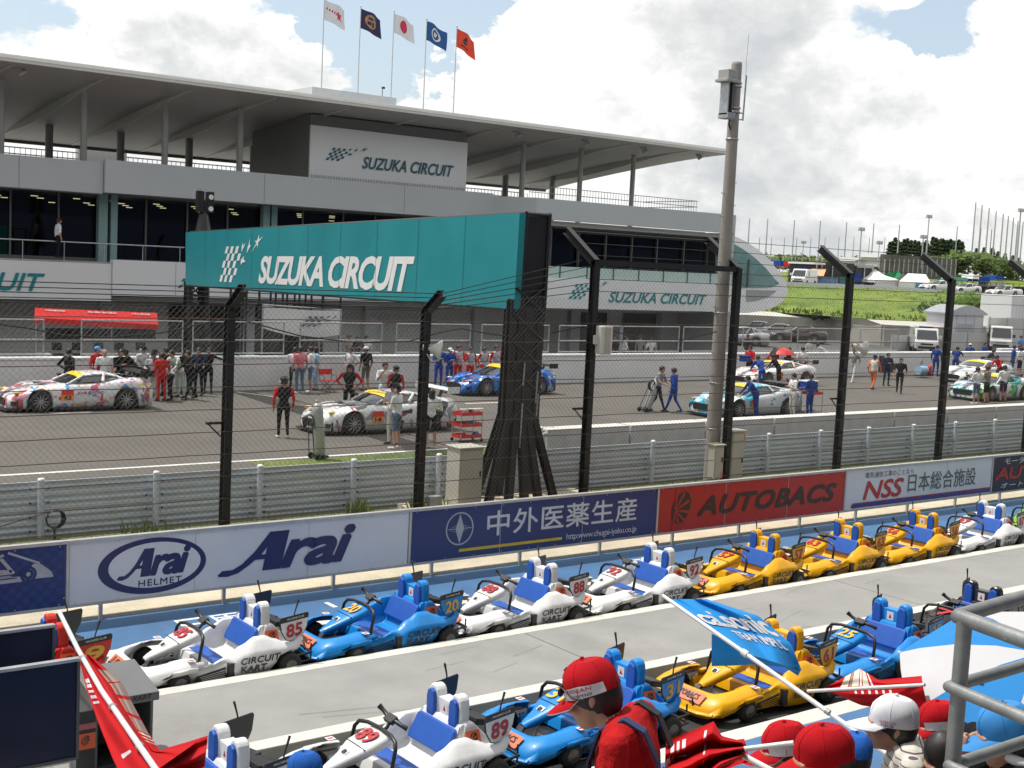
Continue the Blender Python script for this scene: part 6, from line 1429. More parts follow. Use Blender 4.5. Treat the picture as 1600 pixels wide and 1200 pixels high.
# umbrella over the white coupe
q = py(1222, 560, 42.9); UM = thing('umbrella', (q.x, 42.9, 0), 'red and black sun umbrella above the white star coupe', 'umbrella')
zt = py(1222, 543, 42.9).z; mb = MB()
for k in range(8):
    a0, a1 = 2*math.pi*k/8+.2, 2*math.pi*(k+1)/8+.2; m = redp if k % 3 else black; rg_ = []
    for r_, z in ((.02, 0), (.3, -.05), (.52, -.16), (.66, -.33)): rg_.append([(r_*math.cos(a0), r_*math.sin(a0), zt+z), (r_*.97*math.cos((a0+a1)/2), r_*.97*math.sin((a0+a1)/2), zt+z), (r_*math.cos(a1), r_*math.sin(a1), zt+z)])
    mb.loft(rg_[::-1], m, closed=False)
    mb.loft([[(x, y, z-.012) for x, y, z in r] for r in rg_], m, closed=False)
mb.build('canopy', UM); mb = MB(); mb.cyl((0, 0, 1.1), (0, 0, zt+.08), .014, steel, n=6); mb.build('shaft', UM)
# red pit stand at the left
PS = thing('pit_stand', (17, 48.6, 0), 'team pit stand with a long red sloping awning and dark monitors', 'pit stand')
mb = MB(); a_, b_ = py(55, 481, 48.8), py(245, 489, 48.8); a2, b2 = py(52, 496, 48.0), py(246, 507, 48.0)
mb.add([a_, b_, V((b2.x, 47.9, b2.z)), V((a2.x, 47.9, a2.z)), a_-Z_*.05, b_-Z_*.05, V((b2.x, 47.9, b2.z-.2)), V((a2.x, 47.9, a2.z-.2)), a_+V((0, 1.5, -.15)), b_+V((0, 1.5, -.15))], [(0, 3, 2, 1), (3, 7, 6, 2), (4, 5, 6, 7), (0, 1, 9, 8), (0, 4, 7, 3), (1, 2, 6, 5)], redp); mb.build('awning', PS, world=True)
mb = MB(); vv = (V((a2.x, 47.9, a2.z))-a_).normalized()*-1
for t, w, s_ in ((.08, .75, 'WINMAX'), (.42, 1.1, 'PACIFIC RACING'), (.78, .75, 'STUDIE')): mb.text(s_, a_.lerp(b_, t)-vv*.34, (b_-a_), vv, w, .14, lab_w, .02, 0, .02)
mb.build('awning_lettering', PS, world=True)
mb = MB()
for t in (.02, .35, .66, .98): q = a_.lerp(b_, t); mb.tube([(q.x, 48.9, 0), (q.x, 48.9, q.z-.05)], .04, galv, 6)
mb.build('frame', PS, world=True)
for t in (.16, .33, .5, .7, .88): q = a_.lerp(b_, t); mb = MB(); mb.box((q.x-.42, 48.5, 1.62), (q.x+.42, 48.62, 2.02), dkplastic); mb.build('monitor', PS, world=True)
mb = MB(); mb.box((a_.x, 48.1, 1.02), (b_.x, 48.7, 1.08), garm); mb.build('desk', PS, world=True)
for t in (.12, .28, .45, .62, .8): q = a_.lerp(b_, t); c_ = MB(); c_.cbox((q.x, 48.0, 1.38), (.34, .12, .28), dkplastic); c_.cbox((q.x, 47.85, 1.1), (.34, .34, .06), dkplastic); c_.cyl((q.x, 47.85, .0), (q.x, 47.85, 1.1), .03, galv, n=6); c_.build('stool', PS, world=True)
P = thing('tyre_warmer_rack', (11.15, 43.2, 0), 'black draped rack at the left edge beside the pit wall', 'rack'); mb = MB(); mb.box((-.9, -.3, .45), (.32, .3, 1.0), black); mb.build('cover', P, bev=.04); mb = MB()
for x in (-.8, .28): mb.tube([(x, -.25, 0), (x, -.25, .5)], .02, galv, 5); mb.tube([(x, .25, 0), (x, .25, .5)], .02, galv, 5)
mb.build('leg_frame', P)
# black rack with red bits, drill trolley by the wall on the right
P = thing('equipment_rack', (at(1381, 560, 42.8).x, 42.8, 0), 'black wheeled equipment rack behind the navy suited man', 'rack'); mb = MB(); mb.box((-.1, -.25, .35), (.75, .25, .85), dkplastic); mb.box((-.1, .1, .85), (.2, .25, 1.25), dkplastic); mb.build('cabinet', P, bev=.02); mb = MB()
for x in (-.08, .72): mb.tube([(x, -.22, .1), (x, -.22, .95)], .02, galv, 5); mb.tube([(x, .22, .1), (x, .22, .95)], .02, galv, 5)
mb.build('frame', P); mb = MB(); mb.box((-.06, -.27, .9), (.2, -.1, 1.1), redp); mb.build('red_box', P)
P = thing('air_jack_trolley', (at(1443, 570, 42.9).x, 42.9, 0), 'small trolley with a blue tank and a red bottle by the wall', 'trolley'); mb = MB(); mb.cyl((-.45, 0, .42), (.2, 0, .42), .24, CL['paleblue'], n=14); mb.build('tank', P); mb = MB(); mb.lathe([(.001, .1), (.14, .1), (.14, .62), (.06, .72), (.001, .74)], (.45, -.1, 0), redp, 12); mb.build('red_bottle', P); mb = MB(); mb.tube([(-.1, 0, .6), (-.1, 0, 1.15)], .02, galv, 5); mb.tube([(-.25, .1, .6), (-.05, .1, .9), (.1, .1, .6)], .02, black, 5); mb.box((-.5, -.25, .1), (.6, .25, .15), dkplastic); mb.build('frame', P)
P = thing('wheeled_jack', (48.2, 27.6, 0), 'white tarpaulin bundle and dark bar lying behind the concrete blocks', 'bundle'); mb = MB(); mb.ell((0, 0, .75), (.9, .3, .35), CL['white'], 12, 7); mb.build('tarpaulin', P); mb = MB(); mb.tube([(.6, .1, 1.0), (1.5, .1, .95)], .025, black, 5); mb.build('bar', P)
# ================================================================== beyond the pit lane on the right
retm = mat('retaining_concrete', (.36, .345, .31), .85, 0, .15, .7, .2, 20, dirt=.3); apr = mat('apron_concrete', (.50, .48, .43), .85, 0, .1, .5)
bankm = mat('bank_grass', (.085, .165, .010), .95, 0, .35, .16, .8, 6, two=(.19, .25, .028), fine=.3)
farm_ = mat('far_terrace', (.16, .17, .09), .95, 0, .3, .08, two=(.24, .22, .16))
wb_ = [gz(1120, 523), gz(1165, 523), gz(1300, 530), gz(1380, 541), gz(1474, 545), gz(1640, 536)]
wt = [1.75, 1.75, 1.75, 1.75, 1.75, 1.8]
RW = thing('retaining_wall', (90, 68, 0), 'low curved concrete retaining wall at the foot of the grassy bank', 'wall')
mb = MB(); n_ = len(wb_)
for i in range(n_-1):
    a, b_ = wb_[i], wb_[i+1]; mb.add([a, b_, b_+Z_*wt[i+1], a+Z_*wt[i], a+Y_*.3, b_+Y_*.3, b_+V((0, .3, wt[i+1])), a+V((0, .3, wt[i]))], [(0, 1, 2, 3), (3, 2, 6, 7), (5, 4, 7, 6)], retm)
mb.build('wall_face', RW, world=True)
mb = MB()
top = [(p+V((0, .3, wt[i])), p+V((.5, 2.2, wt[i]+.3))) for i, p in enumerate(wb_)]
for (a, a2), (b_, b2) in zip(top, top[1:]): mb.add([a, b_, b2, a2], [(0, 1, 2, 3)], apr)
struct(mb, 'bank_apron')
edge = [py(1090, 441, 98), py(1160, 443, 97), py(1235, 446, 95), py(1380, 451, 92), py(1475, 458, 90), py(1580, 466, 88), py(1680, 476, 86)]
low = [top[0][1], top[1][1], top[1][1].lerp(top[2][1], .5), top[2][1].lerp(top[3][1], .7), top[4][1], top[4][1].lerp(top[5][1], .7), top[5][1]]
mb = MB(); nx = 60; ny = 14; r = random.Random(2)
def pl_at(l, t): t *= len(l)-1; i = min(int(t), len(l)-2); return l[i].lerp(l[i+1], t-i)
vs = []
for j in range(ny+1):
    for i in range(nx+1):
        p = pl_at(low, i/nx).lerp(pl_at(edge, i/nx), j/ny); p.z += (.25*math.sin(math.pi*j/ny)+r.uniform(-.12, .12)*(0 < j < ny)); vs.append(p)
mb.add(vs, [(j*(nx+1)+i, j*(nx+1)+i+1, (j+1)*(nx+1)+i+1, (j+1)*(nx+1)+i) for j in range(ny) for i in range(nx)], bankm, True); struct(mb, 'grass_bank')
mb = MB(); far = [p+V((60, 420, 1.0)) for p in edge]
edge2 = [V((20, 100, 4.6))]+edge+[V((260, 90, 3.4))]; far2 = [V((-50, 700, 5))]+[p+V((80, 600, 1.0)) for p in edge]+[V((700, 600, 4))]
for (a, a2), (b_, b2) in zip(zip(edge2, far2), zip(edge2[1:], far2[1:])): mb.add([a, b_, b2, a2], [(0, 1, 2, 3)], farm_)
struct(mb, 'upper_terrace')
# blades and bushes over the bank
mb = MB(); r = random.Random(8)
for _ in range(9000):
    t, q = r.random(), r.random(); p = pl_at(low, t).lerp(pl_at(edge, t), q); p.z += .2*math.sin(math.pi*q); s = r.uniform(.05, .14)*(3.0 if q < .08 else 1); a = r.uniform(0, 6.28); w = s*.35; dx, dy = math.cos(a)*w, math.sin(a)*w
    mb.face([p+V((-dx, -dy, 0)), p+V((dx, dy, 0)), p+V((r.uniform(-.3, .3)*s, r.uniform(-.3, .3)*s, s))], tuftm)
o = mb.build('grass'); o['kind'] = 'stuff'
leafm = mat('bush_leaf', (.05, .10, .018), .85, 0, .4, 1.2, two=(.14, .20, .035)); conm = mat('conifer_leaf', (.022, .05, .018), .9, 0, .4, .6, two=(.06, .10, .03)); bark = mat('bark', (.09, .07, .05), .9)
def bush_mesh(w, d, h, n, leaf, seed, mt):
    r = random.Random(seed); mb = MB(); lumps = [(r.uniform(-.5, .5)*w*.7, r.uniform(-.5, .5)*d*.7, h*r.uniform(.18, .75), r.uniform(.28, .45)) for _ in range(11)]
    for _ in range(n):
        cx, cy, cz, rr = r.choice(lumps); v = V((r.gauss(0, 1), r.gauss(0, 1), r.gauss(0, 1))).normalized()*rr*r.uniform(.55, 1.05)**.6; p = V((cx+v.x*w*.6, cy+v.y*d*.6, max(.05, cz+v.z*h*.75))); a = V((r.gauss(0, 1), r.gauss(0, 1), r.gauss(0, .6))).normalized(); b = a.orthogonal().normalized(); s = leaf*r.uniform(.6, 1.4)
        mb.face([p-a*s, p+b*s*.6, p+a*s, p-b*s*.6], mt)
    return mb
def conifer_mesh(h, rad_, n, leaf, seed):
    r = random.Random(seed); mb = MB()
    for _ in range(n):
        t = r.random()**.75; z = h*(.08+.92*t); rr = rad_*(1-t)**.8*(.75+.35*math.sin(z*5+seed)); a = r.uniform(0, 6.28); q = r.uniform(.35, 1.0)**.5; p = V((math.cos(a)*rr*q, math.sin(a)*rr*q, z-.18*rr*q)); d = V((math.cos(a), math.sin(a), -.45)).normalized(); sd = V((-math.sin(a), math.cos(a), r.uniform(-.4, .4))); s = leaf*r.uniform(.6, 1.3)
        mb.face([p-d*s*.3, p+sd*s*.5+d*s*.2, p+d*s, p-sd*s*.5+d*s*.2], conm)
    return mb
def grow(name, loc, crown, trunk_h, tr, label, cat, group=None, rz=0, sc=1.):
    T = thing(name, loc, label, cat, group, rz); T.scale = (sc,)*3
    if isinstance(crown, bpy.types.Mesh): o = bpy.data.objects.new('crown', crown); COL.objects.link(o); o.parent = T
    else: o = crown.build('crown', T)
    mb = MB(); mb.tube([(0, 0, -.3), (.03, 0, trunk_h*.5), (0, .03, trunk_h)], [tr, tr*.75, tr*.3], bark, 7); mb.build('trunk', T); return o.data
# conifer hill
Ch = [conifer_mesh(9, 2.3, 700, .7, s) for s in (1, 2, 3)]; cm = [None]*3; r = random.Random(4)
hill = thing('tree_hill_marker', (0, 0, 0), 'x', 'x'); bpy.data.objects.remove(hill)
mb = MB(); hc = py(1470, 440, 205); vs = []
for j in range(9):
    for i in range(25): u = i/24*2-1; v = j/8*2-1; vs.append((hc.x-2+u*78, 208+v*32, hc.z-3+5.4*max(0, 1-u*u*.9-v*v*.5)))
mb.add(vs, [(j*25+i, j*25+i+1, (j+1)*25+i+1, (j+1)*25+i) for j in range(8) for i in range(24)], bankm, True); struct(mb, 'hill')
k = 0
for x, yb, yt in ((1388, 414, 388), (1396, 414, 383), (1406, 414, 388), (1415, 414, 384), (1427, 414, 386), (1440, 415, 388), (1455, 416, 383), (1463, 416, 386), (1470, 417, 385), (1477, 418, 387), (1487, 419, 388), (1495, 420, 387), (1404, 416, 392), (1434, 416, 392), (1450, 418, 393), (1523, 424, 398), (1535, 424, 397), (1548, 426, 398), (1557, 426, 402), (1568, 430, 405), (1580, 432, 408), (1590, 436, 412), (1392, 414, 387), (1401, 414, 386), (1410, 414, 385), (1421, 414, 386), (1433, 414, 387), (1445, 415, 386), (1459, 416, 384), (1467, 417, 385), (1474, 417, 387), (1482, 418, 386), (1491, 420, 388), (1500, 422, 390)):
    p = py(x, yb, 205+(k % 4)*4); t = py(x, yt, 205+(k % 4)*4); hh = t.z-p.z; i = k % 3
    me = grow('conifer', (p.x, p.y, p.z), cm[i] or Ch[i], 7, .25, 'dark green conifer in the tree belt on the far hill', 'tree', 'conifers on the far hill', k*1.3, hh/9*1.1); cm[i] = me; k += 1
    TT = [o for o in COL.objects if o.name.startswith('conifer') and o.parent is None][-1]; TT.scale = (hh/9*1.5, hh/9*1.5, hh/9*1.4)
bmesh_ = None
for j, (x, yb, yt, w) in enumerate(((1468, 421, 401, 30), (1490, 425, 398, 36), (1512, 429, 391, 50), (1540, 432, 394, 44), (1447, 420, 404, 26), (1564, 438, 399, 40), (1590, 446, 405, 44))):
    p = py(x, yb, 190); t = py(x, yt, 190); sw = (py(x+w/2, yb, 190)-py(x-w/2, yb, 190)).length
    grow('broadleaf_tree', p, bush_mesh(sw, sw*.7, t.z-p.z, 900, .55, 20+j, leafm), (t.z-p.z)*.6, .2, ('rounded light green tree in front of the conifers, its crown lowest', 'pale green tree below the pointed conifers', 'largest light green tree on the far hill', 'light green tree at the right end of the hill', 'small bushy tree beneath the tallest conifers', 'bushy tree below the golf net poles', 'bushy tree at the right edge under the net')[j], 'tree', 'leafy trees on the far hill')
# low far greenery on the horizon
r = random.Random(77); mb = MB()
for x in np.linspace(1180, 1390, 60):
    p = py(float(x), 412+ (x-1180)*.03, 330+r.uniform(-10, 10)); b = bush_mesh(9, 6, r.uniform(3, 6), 60, 1.1, r.random(), leafm); 
    for f in b.f: mb.face([V(b.v[i])+V((p.x, p.y, p.z-1.5)) for i in f], leafm)
o = mb.build('treeline'); o['kind'] = 'stuff'
# shrubs on the bank
for j, (x, yb, yt, w) in enumerate(((1430, 512, 481, 40), (1450, 514, 474, 30), (1412, 512, 492, 14), (1275, 500, 488, 26))):
    p = py(x, yb, 70+j); t = py(x, yt, 70+j); sw = (py(x+w/2, yb, 70)-py(x-w/2, yb, 70)).length
    grow('shrub', p, bush_mesh(sw, sw*.7, t.z-p.z, 700, .16, 50+j, mat('shrub_dark', (.025, .055, .015), .9, 0, .3, 2)), (t.z-p.z)*.5, .05, ('dark rounded shrub at the foot of the bank behind the white van', 'taller dark shrub leaning over the van on the bank', 'small dark shrub left of the two behind the van', 'low green bush at the foot of the bank above the parked cars')[j], 'shrub', 'shrubs at the foot of the bank')
for j, (x, yb, yt, w) in enumerate(((1500, 489, 458, 60), (1535, 489, 462, 60), (1560, 492, 466, 50), (1515, 485, 455, 40))):
    p = py(x, yb, 72+j*.6); t = py(x, yt, 72+j*.6); sw = (py(x+w/2, yb, 72)-py(x-w/2, yb, 72)).length
    grow('hedge', p-Z_*.5, bush_mesh(sw, sw*.6, t.z-p.z+.8, 1300, .17, 70+j, mat('hedge_leaf', (.07, .15, .015), .85, 0, .35, 1.5, two=(.15, .25, .03))), (t.z-p.z)*.6, .05, ('bright green bushy hedge above the white shed', 'middle stretch of green hedge right of the shed roof', 'green hedge next to the big white container', 'top of the green hedge beneath the white parked cars')[j], 'hedge', 'bushes above the shed')
# parked cars
pcol = {k: mat('car_'+k, c, .2, .1, .05, coat=.8) for k, c in dict(black=(.015, .015, .02), grey=(.12, .12, .13), red=(.035, .012, .012), white=(.7, .7, .7), silver=(.35, .36, .37)).items()}
for i, (x, y, c_, lab) in enumerate(((1172, 541, 'silver', 'dark car by the end of the building, behind the tall pole'), (1192, 528, 'grey', 'dark estate car with a green tinted screen, second in the parked row'), (1226, 533, 'grey', 'dark grey car in the middle of the parked row'), (1264, 537, 'red', 'dark maroon car at the right end of the parked row'))):
    p = gz(x, y); race_car('parked_car', lab, p.x, p.y+1.2, pcol[c_], L=4.6, style='sedan', H=1.28, num=None, banner=False, wing=False, rz=rad(-52), lampc=lampw, group='dark cars parked beyond the pit wall')
for i, (x, y, lab) in enumerate(((1505, 459, 'white saloon parked on the terrace above the hedge'), (1565, 463, 'long white estate car on the terrace at the right'), (1463, 455, 'small white car half hidden behind a fence post on the terrace'))):
    p = py(x, y, 92); race_car('parked_car', lab, p.x, p.y, pcol['white'], L=4.5+.6*(i == 1), style='sedan', H=1.22+.1*(i == 1), num=None, banner=False, wing=False, rz=rad(-10), lampc=lampw, group='white cars on the terrace'); 
    bpy.context.scene.objects[-1] if 0 else None
    [o for o in COL.objects if o.get('label') == lab][0].location.z = p.z
# white van and light truck
def van(loc, rz, lab, truck=False):
    P = thing('light_truck' if truck else 'van', loc, lab, 'truck' if truck else 'van', None, rz); pm = pcol['white']; mb = MB()
    H = 2.05 if truck else 1.9
    pr = [(0, .35), (0, .85), (.12, 1.0), (.62 if not truck else .32, H-.08), (.75 if not truck else .5, H), (2.0 if truck else 4.1, H), (2.0 if truck else 4.2, .35)]
    mb.prism(pr, (0, -.85, 0), X_, Z_, (0, 1.7, 0), pm); mb.build('body', P, bev=.07, seg=3)
    if truck: m2 = MB(); m2.box((2.1, -.95, .8), (5.4, .95, .9), colm); m2.box((2.1, -.95, .9), (5.4, -.9, 1.3), pm); m2.box((2.1, .9, .9), (5.4, .95, 1.3), pm); m2.build('load_bed', P)
    m2 = MB(); d = V((.5 if not truck else .2, 0, H-.1-1.02)); m2.prism([(-.74, .1), (.74, .1), (.68, .93), (-.68, .93)], V((.105, 0, 1.0))+V((-.015, 0, .012)), Y_, d, V((-.012, 0, .008)), carglass); m2.build('windshield', P)
    for sg in (-1, 1):
        m2 = MB(); m2.prism([(.55 if truck else .85, 1.08), (1.5, 1.08), (1.5, H-.22), (.75 if truck else 1.0, H-.22)], (0, sg*.852, 0), X_, Z_, (0, sg*.006, 0), carglass); m2.build('side_window', P)
        m2 = MB(); m2.box((.22, sg*.98-.1, 1.15), (.3, sg*.98+.1, 1.4), dkplastic if truck else pm); m2.build('mirror', P)
        m2 = MB(); m2.box((-.015, sg*.62-.16, .62), (.02, sg*.62+.16, .8), lensm); m2.build('headlight', P)
    m2 = MB(); m2.box((-.02, -.62, .38), (.02, .62, .56), dkplastic); m2.box((-.03, -.45, .66), (.0, .45, .78), dkplastic if not truck else colm); m2.build('grille', P)
    for x in (.75, 3.3 if not truck else 4.3):
        for sg in (-1, 1): m2 = MB(); m2.lathe([(.1, -.1), (.33, -.1), (.33, .1), (.1, .1)], (x, sg*.76, .33), rubber, 18, (0, 1, 0), True); m2.build('wheel', P)
    if not truck: m2 = MB(); m2.box((.85, -.5, H), (1.1, .5, H+.12), CL['royal']); m2.build('light_bar', P)
    return P
p = gz(1447, 553); van((p.x, p.y, 0), rad(42), 'white van with a dark light bar facing the track in the pit lane')
p = gz(1563, 549); van((p.x, p.y, 0), rad(36), 'white light truck with a silver grille at the right', True)
# shed, container, panels
shedm = mat('shed_panel', (.62, .61, .66), .5, 0, .05, .6)
p0, p1 = py(1476, 560, 61.5), py(1531, 560, 61.5); zt = py(1500, 489, 61.5).z; zr = py(1500, 477, 61.5).z
SH = thing('shed', (p0.x, 61.5, 0), 'pale grey shed with a shallow arched roof behind the white van', 'shed')
mb = MB(); w = p1.x-p0.x; mb.box((0, 0, 0), (w, 2, zt), shedm); mb.build('wall', SH)
mb = MB(); n_ = 10; mb.prism([(-.2+(w+.4)*i/n_, zt+(zr-zt)*math.sin(math.pi*i/n_)) for i in range(n_+1)]+[(w+.2, zt-.15), (-.2, zt-.15)], (0, -.25, 0), X_, Z_, (0, 2.5, 0), galv); mb.build('roof', SH)
mb = MB()
for k in range(5): mb.box((w*k/4-.02, -.03, 0), (w*k/4+.02, 0, zt-.2), wallm)
mb.box((w*.3, -.04, .0), (w*.7, -.005, zt*.7), wallm); mb.build('door', SH)
p0 = py(1575, 545, 61.5); zt = py(1590, 462, 61.5).z
P = thing('container', (p0.x, 61.5, 0), 'big plain white container at the right edge', 'container'); mb = MB(); mb.box((0, 0, 0), (9, 3, zt), wall2); mb.build('box', P, bev=.03); mb = MB()
for k in range(18): mb.box((.3+k*.48, -.03, .2), (.45+k*.48, 0, zt-.2), wall2)
mb.build('rib', P)
for x0, x1, y0, y1, lab in ((1392, 1440, 524, 556, 'grey site panel left of the fence post near the white van'), (1478, 1540, 520, 556, 'grey site panel between the van and the truck'), (1545, 1600, 497, 515, 'grey screen with pale openings above the truck')):
    a, b_ = py(x0, y1, 60.5), py(x1, y1, 60.5); P = thing('site_panel', (a.x, 60.5, 0), lab, 'panel', 'grey site panels'); h_ = py((x0+x1)/2, y0, 60.5).z; mb = MB(); mb.box((0, 0, .0), (b_.x-a.x, .1, h_), garm); mb.build('sheet', P); mb = MB()
    for t in (0, .5, 1): mb.box(((b_.x-a.x)*t-.05, -.06, 0), ((b_.x-a.x)*t+.05, 0, h_+.1), galv)
    mb.build('post', P)
# white wall stub on the right
a, b_ = py(1548, 575, 44.9), py(1600, 575, 44.9)
mb = MB(); mb.box((74.0, 46.0, 0), (130, 46.4, py(1560, 545, 46).z), pw); tag(mb.build('wall_block', bev=.03), 'second white concrete wall set back at the right behind the mechanics', 'wall')
# terrace guard rail and tents
mb = MB()
for (a, b_) in zip(edge, edge[1:]):
    for dz in (.02,): mb.par(a+Z_*dz+V((0, .4, 0)), b_-a, V((0, .06, 0)), V((0, 0, .34)), postw)
RG = thing('terrace_rail', tuple(edge[2]), 'white guard rail along the top of the grassy bank', 'guard rail'); BASE[RG.name] = tuple(edge[2]); mb.build('beam', RG, world=True)
for i in range(46): p = pl_at(edge, i/45)+V((0, .5, 0)); q = MB(); q.cyl(p-Z_*.3, p+Z_*.42, .06, postw, n=6); q.build('post', RG, world=True)
tentm = mat('tent_white', (.78, .78, .76), .8, 0, .04); tentb = mat('tent_blue_sheet', (.04, .22, .48), .6, 0, .3, 3)
def quad(mb, pts, m): mb.face(pts, m)
TY = 98
def tp(x, y, d=0): return py(x, y, TY+d)
b0 = tp(1400, 452).z-.1
T1 = thing('tent', (tp(1388, 452).x, TY, b0), 'white pagoda tent with a pointed peak on the terrace', 'tent'); BASE[T1.name] = tuple(T1.location)
c0, c1 = tp(1368, 437), tp(1404, 437); pk = tp(1400, 420); dep = 4.5
mb = MB(); A_, B_, Cq, Dq = V((c0.x, TY, c0.z)), V((c1.x, TY, c1.z)), V((c1.x, TY+dep, c0.z)), V((c0.x, TY+dep, c0.z)); pk = V(((c0.x+c1.x)/2, TY+dep/2, pk.z))
for a, b_ in ((A_, B_), (B_, Cq), (Cq, Dq), (Dq, A_)):
    m1, m2 = a.lerp(pk, .5)-Z_*.25, b_.lerp(pk, .5)-Z_*.25; mb.face([a, b_, m2, m1], tentm); mb.face([m1, m2, pk], tentm); mb.face([a-Z_*.35, b_-Z_*.35, b_, a], tentm)
mb.build('roof', T1, world=True); mb = MB()
for a in (A_, B_, Cq, Dq): mb.tube([V((a.x, a.y, b0)), a], .04, galv, 5)
mb.build('pole', T1, world=True); mb = MB(); mb.face([V((A_.x, TY+.1, b0)), V((B_.x, TY+.1, b0)), V((B_.x, TY+.1, A_.z)), V((A_.x, TY+.1, A_.z))], tentm); mb.build('side_sheet', T1, world=True)
T2 = thing('tent', (tp(1430, 455).x, TY-1, b0), 'white ridge tent with a blue sheet on its side', 'tent'); BASE[T2.name] = tuple(T2.location)
e0, e1, e2 = tp(1404, 440, -1), tp(1430, 440, -1), tp(1455, 441, -1); r0, r1 = tp(1419, 427, 1), tp(1446, 430, 1); mb = MB()
P0, P1, P2_, Q0, Q1 = V((e0.x, TY-1, e0.z)), V((e1.x, TY-1, e0.z)), V((e2.x, TY-1, e0.z)), V((r0.x, TY+1, r0.z)), V((r1.x, TY+1, r0.z))
mb.face([P0, P1, Q0], tentm); mb.face([P1, P2_, Q1, Q0], tentm); mb.face([Q0, Q1, Q1+V((0, 3, -1.2)), Q0+V((0, 3, -1.2))], tentm); mb.build('roof', T2, world=True)
mb = MB(); mb.face([V((P0.x, TY-1, b0)), V((P1.x, TY-1, b0)), P1, P0], tentm); mb.build('gable_sheet', T2, world=True); mb = MB(); mb.face([V((P1.x+.2, TY-1, b0)), V((P2_.x-.3, TY-1, b0)), V((P2_.x-.3, TY-1, P1.z-.1)), V((P1.x+.2, TY-1, P1.z-.1))], tentb); mb.build('blue_sheet', T2, world=True); mb = MB()
for a in (P0, P1, P2_): mb.tube([V((a.x, a.y, b0)), a], .05, galv, 5)
mb.build('pole', T2, world=True)
T3 = thing('tent', (tp(1408, 430, 4).x, TY+5, b0), 'small green tent roof peeking between the two white tents', 'tent'); BASE[T3.name] = tuple(T3.location)
mb = MB(); A_, B_, K = py(1398, 434, TY+5), py(1413, 434, TY+5), py(1403, 423, TY+5)
mb.face([A_, B_, K], mat('tent_green', (.04, .42, .2), .8)); mb.face([B_, A_+Y_*3, K], MATS['tent_green']); mb.build('roof', T3, world=True); mb = MB(); mb.tube([V((A_.x, A_.y, b0)), A_], .04, galv, 4); mb.tube([V((B_.x, B_.y, b0)), B_], .04, galv, 4); mb.build('pole', T3, world=True)
# race team trailers with orange awning
TR = thing('team_trailer', (tp(1290, 450).x, TY, b0), 'dark team trailer with an orange awning and blue sheets on the terrace', 'trailer'); BASE[TR.name] = tuple(TR.location)
def slab(mb, x0, x1, y0, y1, Y, d, m): a, b_ = py(x0, y1, Y), py(x1, y0, Y); mb.box((a.x, Y, a.z), (b_.x, Y+d, b_.z), m)
mb = MB(); slab(mb, 1272, 1335, 412, 447, 100, 4, dint); slab(mb, 1335, 1372, 417, 449, 100, 4, dint); mb.build('body', TR, world=True)
mb = MB(); a, b_, c_, d_ = py(1263, 431, 97.5), py(1287, 431, 97.5), py(1291, 420, 99.9), py(1268, 420, 99.9); mb.add([a, b_, c_, d_, a-Z_*.05, b_-Z_*.05, c_-Z_*.05, d_-Z_*.05], [(0, 1, 2, 3), (7, 6, 5, 4), (0, 4, 5, 1)], mat('awning_orange', (.75, .36, .20), .8)); mb.build('awning', TR, world=True)
mb = MB(); slab(mb, 1266, 1310, 434, 447, 98.2, .1, mat('sheet_royal', (.04, .12, .42), .7, 0, .5, 3, two=(.2, .3, .5))); slab(mb, 1336, 1346, 428, 440, 98.4, .1, CL['blue']); slab(mb, 1312, 1336, 434, 448, 98.3, .1, mat('sheet_green', (.02, .16, .14), .7, 0, .3)); mb.build('side_sheet', TR, world=True)
mb = MB(); slab(mb, 1272, 1290, 411, 413, 99.9, 4, wall2); slab(mb, 1340, 1366, 415, 418, 99.9, 4, colm)
for x in (1275, 1283, 1300, 1320, 1350, 1362): slab(mb, x, x+1.2, 413, 446, 99.85, .1, galv)
mb.build('trim', TR, world=True)
p = py(1246, 446, 97); V_ = van((p.x, p.y, p.z), rad(20), 'white truck parked left of the orange awning on the terrace'); V_.location.z = p.z
# small buildings far off
for x0, x1, y0, y1, lab in ((1335, 1352, 402, 416, 'small pale hut on the horizon among the tall poles'), (1372, 1380, 396, 412, 'narrow dark gabled hut left of the conifers')):
    B0 = py(x0, y1, 180); P = thing('hut', (B0.x, 180, B0.z-1), lab, 'hut'); w = py(x1, y1, 180).x-B0.x; h_ = py(x0, y0, 180).z-B0.z+1
    mb = MB(); mb.box((0, 0, 0), (w, 5, h_*.75), garm); mb.build('wall', P); mb = MB(); mb.prism([(-.4, h_*.72), (w+.4, h_*.72), (w*.5, h_)], (0, -.4, 0), X_, Z_, (0, 5.8, 0), colm); mb.build('roof', P)
# long dark wire fence and block wall on the terrace
P = thing('block_wall', py(1440, 425, 150), 'long grey brown block wall below the conifer hill', 'wall'); BASE[P.name] = tuple(P.location); mb = MB(); slab(mb, 1380, 1495, 405, 432, 150, 1, mat('block_wall_grey', (.10, .10, .085), .9, 0, .3, .5)); mb.build('face', P, world=True); mb = MB()
for i in range(16): slab(mb, 1382+i*7.4, 1383+i*7.4, 405, 432, 149.85, .15, colm)
mb.build('pilaster', P, world=True)
P = thing('terrace_fence', py(1440, 440, 108), 'dark green mesh fence along the terrace behind the tents', 'fence'); BASE[P.name] = tuple(P.location); mb = MB()
for x in np.linspace(1230, 1600, 42): a = py(float(x), 452+(x-1230)*.045, 108); mb.tube([a-Z_*.8, a+Z_*2.4], .05, black, 4)
mb.build('post', P, world=True); mb = MB()
for dz in (.4, 1., 1.7, 2.35): mb.tube([py(1228, 452, 108)+Z_*dz, py(1605, 468.8, 108)+Z_*dz], .035, black, 4)
mb.build('rail', P, world=True)
